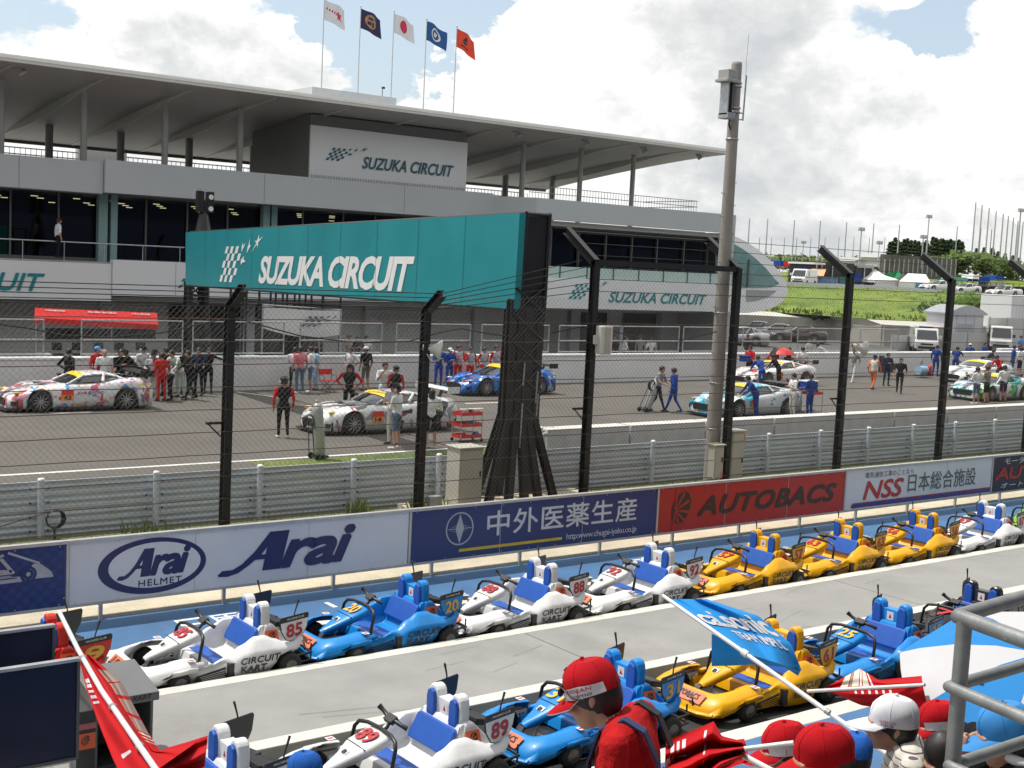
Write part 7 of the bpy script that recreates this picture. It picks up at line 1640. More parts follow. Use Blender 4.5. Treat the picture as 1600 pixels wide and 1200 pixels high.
for j, (x, y, w, c_) in enumerate(((1500, 440, 26, 'teal'), (1538, 440, 18, 'blue'), (1562, 437, 14, 'blue'), (1525, 436, 10, 'white'), (1560, 448, 34, 'roof'), (1222, 415, 5, 'blue'), (1206, 416, 5, 'white'), (1233, 417, 4, 'red'))):
    q = py(x, y, 140); sw = (py(x+w/2, y, 140)-py(x-w/2, y, 140)).length
    P = thing('market_stall', q-Z_*1.2, ('long teal tarpaulin stall on the far terrace', 'blue tarpaulin stall in the middle of the far terrace', 'blue peaked stall right of the first blue one', 'tiny white stall roof on the far terrace', 'low grey roofed stall in front of the blue stalls', 'tiny blue stall near the horizon right of the building end', 'tiny white stall next to the end of the building', 'tiny red roofed stall near the horizon')[j], 'stall', 'stalls on the far terrace')
    m_ = {'teal': mat('stall_teal', (.12, .36, .32), .8), 'blue': CL['blue'], 'white': tentm, 'roof': colm, 'red': redp}[c_]
    mb = MB(); mb.prism([(-sw/2, 1.2), (sw/2, 1.2), (sw*.42, 2.0), (-sw*.42, 2.0)], (0, 0, 0), X_, Z_, (0, 2.5, 0), m_); mb.build('roof', P); mb = MB()
    for t in (-.48, .48): mb.tube([(sw*t, .1, 0), (sw*t, .1, 1.2)], .05, galv, 4); mb.tube([(sw*t, 2.3, 0), (sw*t, 2.3, 1.2)], .05, galv, 4)
    mb.build('pole', P)
# tall poles on the horizon
npm = mat('net_pole', (.40, .42, .43), .5, .2, .05)
def pole(x, yt, yb, D, lab, grp, r_=.13, head=False, xt=None):
    b_ = py(x, yb, D); t = py(xt if xt is not None else x+(yb-yt)*.062, yt, D); P = thing('tall_pole', b_, lab, 'pole', grp); mb = MB(); h_ = t.z-b_.z; mb.cyl((0, 0, -1.5), (0, 0, h_), r_, npm, r_*.7, n=6); mb.build('shaft', P)
    if head: mb = MB(); mb.box((-.9, -.2, h_-.1), (.9, .2, h_+.15), colm); mb.box((-.75, -.3, h_+.1), (-.25, .2, h_+.6), colm); mb.box((.25, -.3, h_+.1), (.75, .2, h_+.6), colm); mb.build('floodlight', P)
    return P
gA = 'thin poles of the ball net on the horizon'
for x, yt, yb in ((1169, 341, 378), (1196, 342, 398), (1236, 344, 424), (1278, 345, 402), (1319, 347, 405), (1361, 349, 410), (1403, 351, 386)): pole(x, yt, yb, 190, 'thin tall grey net pole standing on the horizon', gA, .17)
gB = 'short thin poles on the horizon'
for x, yt, yb in ((1186, 371, 388), (1204, 371, 400), (1224, 371, 402), (1243, 371, 402), (1265, 371, 403), (1288, 371, 392), (1309, 371, 402), (1332, 370, 406), (1356, 371, 408), (1380, 371, 410)): pole(x, yt, yb, 260, 'short thin grey pole in the second row on the horizon', gB, .16)
pole(1343, 360, 402, 170, 'floodlight pole with a cluster of lamps on the horizon', None, .16, True); pole(1372, 381, 408, 170, 'shorter lamp pole left of the conifers', None, .12, True); pole(1448, 340, 388, 170, 'tall floodlight pole rising out of the conifers', None, .16, True); pole(1440, 372, 407, 150, 'wooden utility pole in front of the block wall', None, .16, True); pole(1254, 380, 401, 230, 'small lamp post far off on the horizon', None, .14, True)
NET = thing('driving_range_net', py(1560, 400, 200), 'tall green grey driving range net strung between high poles', 'net'); BASE[NET.name] = tuple(NET.location)
netm = mat('net_mesh', (.20, .24, .24), .8)
nps = [(1524, 316, 391), (1534, 320, 392), (1545, 325, 392), (1556, 330, 395), (1567, 334, 400), (1575, 337, 406), (1583, 340, 404), (1590, 345, 408), (1598, 346, 412), (1612, 352, 416)]
tops = []
for k, (x, yt, yb) in enumerate(nps):
    D = 200-k*.0; t, b_ = py(x, yt, D), py(x-(yb-yt)*.06, yb, D); t.x = (t.x+b_.x)/2; b_.x = t.x; tops.append((t, b_)); mb = MB(); mb.cyl(b_-Z_*2, t, .2, npm, .15, n=6); mb.build('pole', NET, world=True)
mb = MB()
for (t, b_), (t2, b2) in zip(tops, tops[1:]):
    for q in range(22):
        u = q/22; a = (t-Z_*.8).lerp(b_, u); c_ = (t2-Z_*.8).lerp(b2, u); mid = a.lerp(c_, .5)-Z_*(.6*(1-u)); mb.tube([a, mid, c_], .022, netm, 3)
    for q in range(6):
        u = q/6; mb.tube([t.lerp(t2, u)-Z_*(.8+.5*math.sin(math.pi*u)), b_.lerp(b2, u)], .022, netm, 3)
mb.build('net', NET, world=True)
for x, yt in ((1493, 354), (1530, 356), (1547, 358)): pole(x, yt, 392, 200, {1493: 'net pole standing alone left of the driving range net', 1530: 'shorter pole inside the left end of the driving range net', 1547: 'shorter pole inside the driving range net, the second'}[x], None, .17)
pole(1588, 330, 412, 150, 'dark leaning utility pole in front of the driving range net', None, .22, True, 1592)
# ================================================================== foreground: notice boards, cabinet, handrail
nb_face = mat('notice_navy', (.006, .012, .045), .35, 0, .25, 1.5, spec=.25); alud = mat('dark_frame', (.10, .10, .105), .45, .5); alu = mat('aluminium_frame', (.42, .43, .45), .38, .6)
def notice(Y, x0, x1, z0, z1, lab, legs):
    P = thing('notice_board', (x0, Y, 0), lab, 'notice board', 'navy notice boards'); w = x1-x0
    mb = MB(); mb.box((.03, 0, z0+.03), (w-.03, .03, z1-.03), nb_face); mb.build('panel', P)
    mb = MB(); mb.box((0, -.02, z1-.03), (w, .05, z1), alu); mb.box((0, -.02, z0), (w, .05, z0+.03), alud); mb.box((0, -.018, z0+.03), (.03, .048, z1-.03), alud); mb.box((w-.03, -.018, z0+.03), (w, .048, z1-.03), alud); mb.build('frame', P, bev=.004)
    for x in legs: l = MB(); l.box((x*w-.025, -.01, .08), (x*w+.025, .04, z0), alu); l.build('leg', P)
a, b_ = py(0, 1055, 11.6), py(126, 1027, 11.6); zb = py(126, 1186, 11.6).z
notice(11.62, 2.3, b_.x, zb, (a.z+b_.z)/2+.02, 'large navy notice board in an aluminium frame, lower left corner', (.2, .97))
a, b_ = py(0, 990, 12.9), py(86, 975, 12.9)
notice(12.9, 2.6, b_.x, .7, b_.z, 'second navy notice board standing behind the large one', (.3, .97))
cabg = mat('kiosk_grey', (.15, .155, .16), .45, .2, .06); cabd = mat('kiosk_inside', (.035, .036, .04), .5)
x0, x1 = py(150, 1100, 12.05).x, py(241, 1100, 12.05).x; zt = py(241, 1078, 12.05).z; kd = .62
KI = thing('grey_kiosk', (x0, 12.05, .1), 'grey metal kiosk box with a sloping lid half under the red flag', 'kiosk'); w = x1-x0; h_ = zt-.1
mb = MB(); mb.box((0, .02, 0), (.03, kd, h_), cabg); mb.box((w-.03, .02, 0), (w, kd, h_), cabg); mb.box((.03, kd-.03, 0), (w-.03, kd, h_), cabd); mb.box((.03, .02, 0), (w-.03, kd-.03, .04), cabd); mb.build('case', KI, bev=.006)
mb = MB(); mb.add([(-.03, -.06, h_), (w+.03, -.06, h_), (w+.03, kd+.02, h_+.14), (-.03, kd+.02, h_+.14), (-.03, -.06, h_-.09), (w+.03, -.06, h_-.09), (w+.03, kd+.02, h_-.02), (-.03, kd+.02, h_-.02)], [(0, 1, 2, 3), (7, 6, 5, 4), (0, 4, 5, 1), (1, 5, 6, 2), (2, 6, 7, 3), (3, 7, 4, 0)], cabg); mb.build('lid', KI, bev=.008)
mb = MB(); mb.text('KART', (w*.58, -.06, h_-.06), X_, Z_, .2, .05, dkplastic, .03, .2, .004); mb.build('lettering', KI)
mb = MB(); mb.box((-.2, .0, 0), (-.0, .03, h_-.1), cabd); mb.build('door', KI)
mb = MB(); mb.poly([(0, 0), (.19, 0), (.19, .16), (0, .16)], (-.19, -.002, .26), X_, Z_, orange, .004); feather(mb, (-.1, -.002, .35), .1, charc, X_, Z_, .006, orange); mb.poly([(0, 0), (.19, 0), (.19, .06), (0, .06)], (-.19, -.002, .46), X_, Z_, mat('label_pink', (.5, .14, .16), .5), .004); mb.text('HONDA', (-.18, -.002, .475), X_, Z_, .16, .035, dkplastic, .02, 0, .007) if 0 else None; mb.build('door_sticker', KI)
# galvanised hand rail at the right
HC = dp(1497, 963, 3.9); zt = HC.z
HR = thing('hand_rail', (HC.x, HC.y, 0), 'weathered galvanised tube handrail in the right foreground', 'handrail')
pipe = mat('weathered_pipe', (.25, .26, .26), .5, .5, .18, 12, .1, 40, dirt=.25)
def gzz(x, y, z): return gz(x, y, z)
r_ = .024
a = gz(1660, 916, zt); b_ = gz(1660, 1022, zt)
mb = MB(); cor = HC; pts = [cor+(a-cor)*6, cor+(a-cor)*.05, cor+(a-cor)*.012, cor, cor+(b_-cor)*.03, cor+(b_-cor)*.1, cor+(b_-cor)*2.2]
mb.tube(pts, r_, pipe, 14); mb.build('top_rail', HR, world=True)
bt = dp(1478, 1230, 3.9); pb = V((HC.x, HC.y, 0)); pst = HC.lerp(b_, .07)
mb = MB(); mb.tube([V((pst.x, pst.y, zt)), V((pst.x, pst.y, 1.9))], r_, pipe, 14); mb.build('post', HR, world=True)
for (yc, ya, yb2) in ((1073, 1030, 1133), (1197, 1146, 1262)):
    zm = dp(1485, yc, 3.9).z; c0 = gz(1483, yc, zm); a2 = gz(1660, ya-7, zm); b2 = gz(1660, yb2+14, zm)
    mb = MB(); mb.tube([c0+(a2-c0)*6, c0+(a2-c0)*.05, c0, c0+(b2-c0)*.06, c0+(b2-c0)*2.2], .019, pipe, 12); mb.build('lower_rail', HR, world=True)
# stand where the spectators are
mb = MB()
for y0, y1, z in ((5.6, 6.6, .93), (3.9, 5.6, 1.2), (3.46, 3.9, 1.66), (3.2, 3.46, 1.80), (2.75, 3.2, 1.92), (2.2, 2.75, 2.06), (1.4, 2.2, 2.4), (.6, 1.4, 2.8), (-2.2, .6, 3.2)): mb.box((-3, y0, -.1), (9, y1, z), slabm)
mb.box((2.45, 2.76, 1.9), (3.4, 3.44, 2.41), slabm)
struct(mb, 'grandstand_steps', bev=.01)
STEP = lambda y: 1.3 if y > 3.75 else 1.35+min(5, int((4.6-y)/.85))*.42

# ================================================================== flags and umbrella in the foreground
pole_w = mat('flag_pole_white', (.72, .72, .72), .3, .1, .04)
fblue = mat('cloth_flag_blue', (.022, .25, .62), .75, 0, .06, 3, spec=.15); fred = mat('cloth_flag_red', (.43, .005, .009), .75, 0, .08, 3, spec=.15); fcream = mat('cloth_flag_cream', (.55, .50, .42), .8); fwhite = mat('cloth_flag_white', (.62, .62, .65), .8, spec=.15); fsky = mat('cloth_flag_sky', (.025, .20, .50), .75, 0, .06, 3, spec=.15); fgrey = mat('cloth_flag_taupe', (.26, .20, .17), .8)
def along(pts, t):
    t *= len(pts)-1; i = min(int(t), len(pts)-2); f = t-i; return tuple(a+(b-a)*f for a, b in zip(pts[i], pts[i+1]))
class Sheet:
    """cloth between two polylines given as (photo x, photo y, distance); wavy, with real thickness"""
    def __init__(s, A, B, wave=.03, k=3., ph=0., nx=26, ny=14): s.A, s.B, s.w, s.k, s.ph, s.nx, s.ny = A, B, wave, k, ph, nx, ny
    def P(s, u, v, off=0.):
        a, b = along(s.A, u), along(s.B, u); x, y, D = (p+(q-p)*v for p, q in zip(a, b)); D += s.w*math.sin(s.k*2*math.pi*v+s.ph+u*3)*min(1, v*2.5)+.5*s.w*math.sin(9*u+4*v+s.ph)*v
        return dp(x, y, D-off)
    def mesh(s, mb, m, th=.004):
        for off, fl in ((th/2, 0), (-th/2, 1)):
            vs = [s.P(i/s.nx, j/s.ny, off) for j in range(s.ny+1) for i in range(s.nx+1)]; n_ = s.nx+1
            fs = [(j*n_+i, j*n_+i+1, (j+1)*n_+i+1, (j+1)*n_+i) for j in range(s.ny) for i in range(s.nx)]; mb.add(vs, fs if fl else [f[::-1] for f in fs], m, True)
        return s
    def patch(s, mb, poly, m, off=.006):
        """a printed shape; drawn as a fine strip so that it follows the folds"""
        for (a, b, c_, d_) in poly:
            n_ = 8; vs = []
            for j in range(n_+1):
                for i in range(n_+1):
                    p = V(a).lerp(V(b), i/n_).lerp(V(d_).lerp(V(c_), i/n_), j/n_); vs.append(s.P(p.x, p.y, off))
            mb.add(vs, [(j*(n_+1)+i, j*(n_+1)+i+1, (j+1)*(n_+1)+i+1, (j+1)*(n_+1)+i) for j in range(n_) for i in range(n_)], m, True)
    def text(s, mb, t, o, u, v, m, bold=.03, shear=.1, off=.008):
        vs, fs, ar = text_data(t, 0, shear, .95); 
        for k in range(5 if bold else 1):
            d = V((math.cos(k*1.2566), math.sin(k*1.2566), 0))*bold if bold else V((0, 0, 0)); q = []
            for a, b in vs: p = V(o)+V(u)*(a+d.x/ar)+V(v)*(b+d.y); q.append(s.P(p.x, p.y, off+.0006*k))
            mb.add(q, fs, m)
def flag_thing(name, at_, label): P = thing(name, at_, label, 'flag'); return P
# blue team flag
FB = flag_thing('blue_flag', dp(1400, 1188, 6.1), 'big blue team flag with white lettering draped over the yellow kart, on a white pole')
mb = MB(); q = [dp(1036, 931, 7.38), dp(1166, 1022, 6.88), dp(1400, 1188, 6.15)]; mb.tube(q, [.011, .012, .014], pole_w, 10); mb.build('pole', FB, world=True)
mb = MB(); mb.cyl(dp(1290, 1110, 6.46), dp(1296, 1114.2, 6.445), .016, alu, n=10); mb.cyl(dp(1160, 1017.8, 6.9), dp(1168, 1023.4, 6.875), .019, pole_w, n=10); mb.build('pole_joint', FB, world=True)
S1 = Sheet([(1040, 936, 7.36), (1100, 977, 7.16), (1163, 1020, 6.92)], [(1104, 936, 7.50), (1185, 962, 7.38), (1236, 1006, 7.28), (1253, 1048, 7.23)], .045, 1.9, .4, 34, 26)
mb = MB(); S1.mesh(mb, fblue); cl = mb.build('cloth', FB, world=True)
S2 = Sheet([(1112, 990, 7.28), (1140, 1003, 7.18), (1166, 1022, 7.03), (1210, 1030, 7.13), (1252, 1046, 7.28)], [(1112, 1041, 7.38), (1145, 1040, 7.28), (1185, 1038, 7.23), (1225, 1042, 7.28), (1247, 1056, 7.33)], .02, 1., .0)
mb = MB(); S2.mesh(mb, fblue); mb.build('cloth_fold', FB, world=True)
mb = MB(); S1.text(mb, 'calsonic', (.46, .10, 0), (.12, .86, 0), (-.25, .0, 0), fwhite, .05, .1); S1.text(mb, 'TEAM IMPUL', (.68, .30, 0), (.08, .62, 0), (-.12, .0, 0), fwhite, .04, .0); mb.build('lettering', FB, world=True)
# red flag at the left
FR = flag_thing('red_flag', dp(250, 1215, 4.4), 'long red flag with grey stripes hanging from a white pole over the kiosk')
pl_ = [(93, 957, 6.6), (122, 1015, 6.1), (158, 1078, 5.5), (195, 1132, 5.0), (246, 1206, 4.4)]
mb = MB(); mb.tube([dp(*p) for p in pl_], .0115, pole_w, 10); mb.build('pole', FR, world=True)
mb = MB()
for t in (.3, .62, .86): p, q = along(pl_, t), along(pl_, t+.015); mb.cyl(dp(*p), dp(*q), .016, alu, n=10)
mb.build('pole_joint', FR, world=True)
S3 = Sheet([(124, 1019, 6.08), (158, 1078, 5.5), (195, 1132, 5.0), (222, 1172, 4.7), (244, 1204, 4.42)], [(142, 1024, 6.1), (190, 1066, 5.65), (232, 1146, 5.2), (252, 1176, 5.0), (318, 1152, 4.95)], .055, 1.9, 1., 34, 22)
mb = MB(); S3.mesh(mb, fred); mb.build('cloth', FR, world=True)
S4 = Sheet([(124, 1019, 6.1), (158, 1078, 5.52), (195, 1132, 5.02), (222, 1172, 4.72), (244, 1204, 4.44)], [(124, 1030, 6.1), (136, 1080, 5.6), (158, 1140, 5.15), (176, 1185, 4.9), (196, 1225, 4.6)], .03, 1.2, 0.)
mb = MB(); S4.mesh(mb, fred); mb.build('cloth_underside', FR, world=True)
S5 = Sheet([(244, 1176, 4.85), (262, 1168, 4.9), (290, 1160, 4.95), (325, 1149, 5.0)], [(236, 1230, 4.5), (262, 1230, 4.5), (290, 1228, 4.6), (318, 1215, 4.7)], .07, 2.4, 2., 30, 24)
mb = MB(); S5.mesh(mb, fred); mb.build('cloth_end', FR, world=True)
mb = MB()
for u0, u1, m in ((.12, .22, fgrey), (.23, .30, fgrey), (.32, .40, fgrey), (.42, .50, fgrey), (.52, .545, fcream), (.575, .59, fcream), (.62, .63, fcream)): S3.patch(mb, [((u0, .5, 0), (u1, .5, 0), (u1+.02, .985, 0), (u0+.02, .985, 0))], m)
for u0, u1 in ((.16, .19), (.2, .225), (.245, .262), (.28, .3), (.32, .335)): S4.patch(mb, [((u0, .55, 0), (u1, .55, 0), (u1, .9, 0), (u0, .9, 0))], fwhite)
S4.patch(mb, [((.72, .35, 0), (.74, .35, 0), (.78, .7, 0), (.74, .7, 0))], fwhite); mb.build('stripe', FR, world=True)
# bunched red flags at the bottom
RB = flag_thing('red_flag', dp(1215, 1205, 4.3), 'bunched red flags with white streaks on short white sticks, bottom centre')
S6 = Sheet([(1040, 1158, 4.5), (1075, 1144, 4.5), (1115, 1127, 4.45), (1128, 1150, 4.4), (1160, 1158, 4.4)], [(1038, 1235, 4.2), (1070, 1235, 4.2), (1098, 1225, 4.2), (1125, 1200, 4.25), (1166, 1182, 4.35)], .09, 2.6, .5, 34, 30)
mb = MB(); S6.mesh(mb, fred); mb.build('cloth', RB, world=True)
S7 = Sheet([(1128, 1150, 4.6), (1150, 1156, 4.6), (1163, 1154, 4.6)], [(1110, 1215, 4.45), (1150, 1196, 4.5), (1172, 1190, 4.5)], .03, 1.3, 1.); mb = MB(); S7.mesh(mb, fred); mb.build('cloth_fold', RB, world=True)
mb = MB()
for u0, u1, v0, v1 in ((.06, .1, .12, .3), (.13, .16, .1, .3), (.19, .23, .1, .28), (.42, .445, .1, .24), (.44, .46, .32, .5), (.45, .47, .6, .75)): S6.patch(mb, [((u0, v0, 0), (u1, v0, 0), (u1, v1, 0), (u0, v1, 0))], fwhite)
mb.build('streak', RB, world=True)
mb = MB(); mb.tube([dp(1040, 1182, 4.45), dp(1072, 1180, 4.45)], .009, pole_w, 8); mb.tube([dp(1150, 1172, 4.5), dp(1240, 1161, 4.45)], .010, pole_w, 8); mb.tube([dp(1160, 1180, 4.4), dp(1235, 1220, 4.2)], .011, pole_w, 8); mb.build('stick', RB, world=True)
# red flag with cream stripes
RS = flag_thing('red_flag', dp(1440, 1071, 7.2), 'folded red flag with cream stripes on a level white pole beside the white umbrella')
mb = MB(); mb.tube([dp(1262, 1080, 7.6), dp(1445, 1070, 7.0)], .010, pole_w, 8); mb.build('pole', RS, world=True)
S8 = Sheet([(1282, 1078, 7.55), (1340, 1076, 7.40), (1400, 1073, 7.20), (1442, 1070, 7.02)], [(1298, 1070, 7.60), (1343, 1044, 7.60), (1372, 1062, 7.40), (1440, 1056, 7.20)], .03, 1., 0.); mb = MB(); S8.mesh(mb, fred); mb.build('cloth', RS, world=True)
S9 = Sheet([(1284, 1079, 7.54), (1340, 1077, 7.38), (1400, 1074, 7.18), (1442, 1071, 7.00)], [(1300, 1082, 7.50), (1345, 1102, 7.35), (1410, 1112, 7.15), (1450, 1108, 7.00)], .03, 1., 1.); mb = MB(); S9.mesh(mb, fred); mb.build('cloth_underside', RS, world=True)
mb = MB()
for u0, u1, m in ((.17, .24, fcream), (.25, .27, fgrey), (.275, .34, fcream), (.35, .37, fwhite), (.38, .44, fcream), (.46, .48, fwhite)): S8.patch(mb, [((u0, .12, 0), (u1, .12, 0), (u1, .98, 0), (u0, .98, 0))], m)
for k in range(6): u = .3+k*.06; S9.patch(mb, [((u, .1, 0), (u+.02, .1, 0), (u+.02, .3, 0), (u, .3, 0))], fwhite)
mb.build('stripe', RS, world=True)
# big white and blue umbrella
UC = dp(1625, 1020, 7.2); ax = (-CF*.30+Z_*.95-CR*.18).normalized(); U_ = (CR-ax*CR.dot(ax)).normalized(); W_ = ax.cross(U_)
UB = thing('umbrella', UC, 'big white and blue team umbrella behind the handrail', 'umbrella'); BASE[UB.name] = tuple(UC)
umbw = mat('umbrella_white', (.50, .50, .52), .8, 0, .04, spec=.15); mb = MB(); mb2 = MB(); Rr = .80; PR = ((.0, .0), (.3, .02), (.6, .09), (.85, .19), (1., .27))
for k in range(8):
    a0, a1 = 2*math.pi*(k+.25)/8, 2*math.pi*(k+1.25)/8; m = (fsky, umbw)[k % 2]; rg = []
    for r, d in PR:
        row = []
        for i in range(5):
            t = i/4; aa = a0+(a1-a0)*t; sagr = 1-.07*math.sin(math.pi*t)*r; row.append(UC+(U_*math.cos(aa)+W_*math.sin(aa))*(Rr*r*sagr)-ax*(d*.80))
        rg.append(row)
    mb.loft(rg, m, closed=False); mb.loft([[p-ax*.006 for p in row] for row in rg][::-1], m, closed=False)
    mb2.tube([p for p in (row[0]-ax*.012 for row in rg)], .004, steel, 4); mb2.ell(rg[-1][0], .010, pole_w, 6, 4)
mb.build('canopy', UB, world=True); mb2.build('rib', UB, world=True)
mb = MB(); mb.tube([UC+ax*.05, UC-ax*.95], .008, steel, 6); mb.build('shaft', UB, world=True)
def on_umb(x, y):
    d = ray(x, y).normalized(); best = None
    for i in range(400):
        p = CC+d*(6.0+i*.008); q = p-UC; rr = (q-ax*q.dot(ax)).length/Rr; z = -q.dot(ax); f = z-.80*np.interp(rr, [a for a, b in PR], [b for a, b in PR])
        if f > 0: return p-d*.02
    return CC+d*5.5
mb = MB(); q0, q1, q2, q3 = on_umb(1476, 1076), on_umb(1492, 1059), on_umb(1512, 1062), on_umb(1500, 1078); mb.face([q0, q3, q2, q1], CL['royal']); c_ = (q0+q1+q2+q3)/4; mb.text('K', c_-(q3-q0)*.18-(q1-q0)*.2-CF*.006, q3-q0, q1-q0, .04, .045, fwhite, .03); q4, q5, q6 = on_umb(1515, 1062), on_umb(1540, 1052), on_umb(1535, 1068); mb.face([q4, q6, q5], CL['gold']); mb.build('badge', UB, world=True)

# ================================================================== spectators in the foreground
def near_person(label, head_px, D, heading, pitch, cols, capm, capm2=None, h=1.7, pose='stand', brim_edge=None, cap_text=None, hair=True, extra=None, text_m=None, text_h=.022, long_hair=False, fingers=None, fwd=0., drop=.03):
    """a finely modelled spectator, placed by where the head is"""
    hp = dp(*head_px, D); pr, head, R = body_prims(pose, h); s = h/1.72
    keep = [p for p in pr if p[-1] != 'head' and not (p[0] == 'e' and p[3] == 'head') and not (p[0] == 'c' and p[5] == 'head')]
    keep = [p for p in keep if not (p[0] == 'e' and p[3] == 'head')]
    RX = Matrix.Rotation(pitch, 3, 'X'); nb_ = head-V((0, -.02, .17))*s; hd = nb_+RX @ (V((0, -.03-fwd, .17-drop))*s)
    def L(x, y, z): return hd+RX @ (V((x, y, z))*s)
    E = lambda c, r, k='head': keep.append(('e', L(*c), tuple(q*s for q in r), k, RX))
    keep.append(('c', nb_-Z_*.06*s+V((0, .01, 0)), L(0, .02, -.07), .060*s, .056*s, 'head'))
    E((0, .012, .022), (.076, .096, .092)); E((0, -.028, -.055), (.058, .066, .066)); E((0, -.062, -.098), (.030, .030, .024)); E((0, -.085, .012), (.058, .022, .018))
    keep.append(('c', L(0, -.094, .0), L(0, -.112, -.035), .010*s, .015*s, 'head'))
    E((.018, -.098, -.038), (.010, .010, .008)); E((-.018, -.098, -.038), (.010, .010, .008)); E((0, -.092, -.066), (.022, .012, .006)); E((0, -.090, -.077), (.019, .012, .007))
    for sg in (-1, 1): E((sg*.074, .018, -.012), (.010, .020, .032)); E((sg*.079, .026, -.004), (.008, .016, .020)); E((sg*.042, -.07, -.03), (.022, .020, .020))
    for i_, p in enumerate(keep):
        if p[-1] == 'torso' or (p[0] == 'e' and p[3] == 'torso') or p[-1] == 'uarm':
            keep[i_] = ('e', p[1], tuple(q*1.03 for q in p[2]), *p[3:]) if p[0] == 'e' else ('c', p[1], p[2], p[3]*1.07, p[4]*1.07, p[5])
    if fingers:
        for f in fingers: keep.append(f)
    nv, nf, lab = remesh(keep, .0095, 3)
    me = bpy.data.meshes.new('body'); me.from_pydata(nv.tolist(), [], nf); sh, sl_, tr, lo, fo = cols
    mp = {'head': skin, 'hand': skin, 'torso': sh, 'uarm': sh, 'farm': sl_ or skin, 'pelvis': tr, 'thigh': tr, 'calf': lo or tr, 'foot': fo}
    for k in PARTS: me.materials.append(mp[k])
    me.polygons.foreach_set('material_index', lab.tolist()); me.polygons.foreach_set('use_smooth', [True]*len(nf)); me.update()
    o = bpy.data.objects.new('person', me); COL.objects.link(o); tag(o, label, 'person', None)
    rz = rad(heading+90); Rz = Matrix.Rotation(rz, 3, 'Z'); o.rotation_euler.z = rz; o.location = hp-Rz @ L(0, 0, .02)
    def part(mb, name):
        q = mb.build(name, o); return q
    # eyes
    mb = MB()
    for sg in (-1, 1): mb.ell(L(sg*.031, -.089, -.008), tuple(q*s for q in (.013, .008, .008)), lab_w, 10, 6, RX); mb.ell(L(sg*.031, -.095, -.008), tuple(q*s for q in (.006, .004, .006)), hairm, 8, 5, RX)
    part(mb, 'eye')
    def EL(a, z, f=1.):
        z = z*.88
        bk = (1-math.cos(a))/2; z = z*(1-.13*bk*min(1, z/.06)); f *= 1+.014*math.sin(a*3+z*40+hp.x*9)+.012*math.sin(a*6-z*70+hp.y*4)+(.028*math.sin(a*2+1+hp.y*5) if z > .03 else 0)
        """a point of the cap shell: a = angle round the head (0 = front), z = height above the brow"""
        zz_ = max(-.2, min(.999, (z-.035)/.098)); rr = math.sqrt(max(0, 1-max(0, zz_)**2.2)); return L(.088*f*rr*math.sin(a), .012-.112*f*rr*math.cos(a), .012+z*1.0)
    if hair:
        mb = MB(); rg = []
        for i in range(9):
            t = i/8; row = []
            for k in range(60):
                a = -math.pi+2*math.pi*k/60; back = (1-math.cos(a))/2; lowz = RNG.uniform(-.008, .008)*(t < .1)+.05-(.155 if not long_hair else .26)*back**.7; z = lowz+(.135-lowz)*t; w_ = 1+.022*math.sin(a*23+i*.8)*(1-t)+RNG.uniform(-.008, .008)
                zz_ = (z-.02)/.116 if z > .02 else (.02-z)/(.142 if not long_hair else .4); rr = math.sqrt(max(.0004, 1-min(.999, abs(zz_))**2.2)); taper = 1
                row.append(L(.0835*rr*math.sin(a)*w_*taper, .014-.1085*rr*math.cos(a)*w_*taper, z))
            rg.append(row)
        mb.loft(rg, hairm); part(mb, 'hair')
    if capm:
        mb = MB(); rg = [[EL(2*math.pi*k/28, z) for k in range(28)] for z in (.0, .012, .035, .06, .085, .105, .123, .137, .146, .1495)]
        mb.loft(rg, capm); mb.ell(L(0, .012, .1445), tuple(q*s for q in (.010, .010, .006)), capm, 8, 5, RX)
        for k in range(6):
            a = k*math.pi/3+.26; mb.tube([EL(a, z, 1.004) for z in (.005, .04, .075, .1, .12, .137, .148)], .0018, capm, 4)
        c_ = part(mb, 'cap')
        mb = MB(); n_ = 14; rows = []
        for q in (0., .35, .7, 1.):
            rows.append([L(.084*math.sin(a)*(1+.02*q), .012-.106*math.cos(a)-.105*q*max(0, math.cos(a))**.6, .014-.034*q**1.4*max(0, math.cos(a))-.018*(math.sin(a)**2)*q) for a in [-1.25+2.5*i/n_ for i in range(n_+1)]])
        up_ = RX @ V((0, 0, .004)); mb.loft(rows, capm, closed=False); mb.loft([[p-up_ for p in r] for r in rows][::-1], brim_edge or capm, closed=False); mb.loft([rows[-1], [p-up_ for p in rows[-1]]], brim_edge or capm, closed=False)
        q_ = mb.build('brim', c_)
        if capm2:
            mb = MB()
            for sg in (-1, 1):
                rg = [[EL(sg*(.55+1.75*i/12), z*(1-.35*abs(i/12-.5)) if j else .002, 1.02) for i in range(13)] for j, z in enumerate((.002, .016, .03, .044, .058))]
                mb.loft(rg if sg > 0 else rg[::-1], capm2, closed=False)
            mb.build('side_panel', c_)
        if cap_text:
            mb = MB()
            for t, z0, a0, a1, m, hh in cap_text:
                vs, fs, ar = text_data(t, 0, .08, 1.)
                for sg in (-1, 1):
                    for k in range(3): mb.add([EL(sg*(a0+(a1-a0)*(x if sg > 0 else 1-x)) if 0 else (a0+(a1-a0)*x if sg > 0 else -(a1+(a0-a1)*x)), z0+hh*y, 1.035+.001*k) for x, y in vs], fs, m)
            mb.build('cap_lettering', c_)
    if extra: extra(o, L, EL, s)
    return o
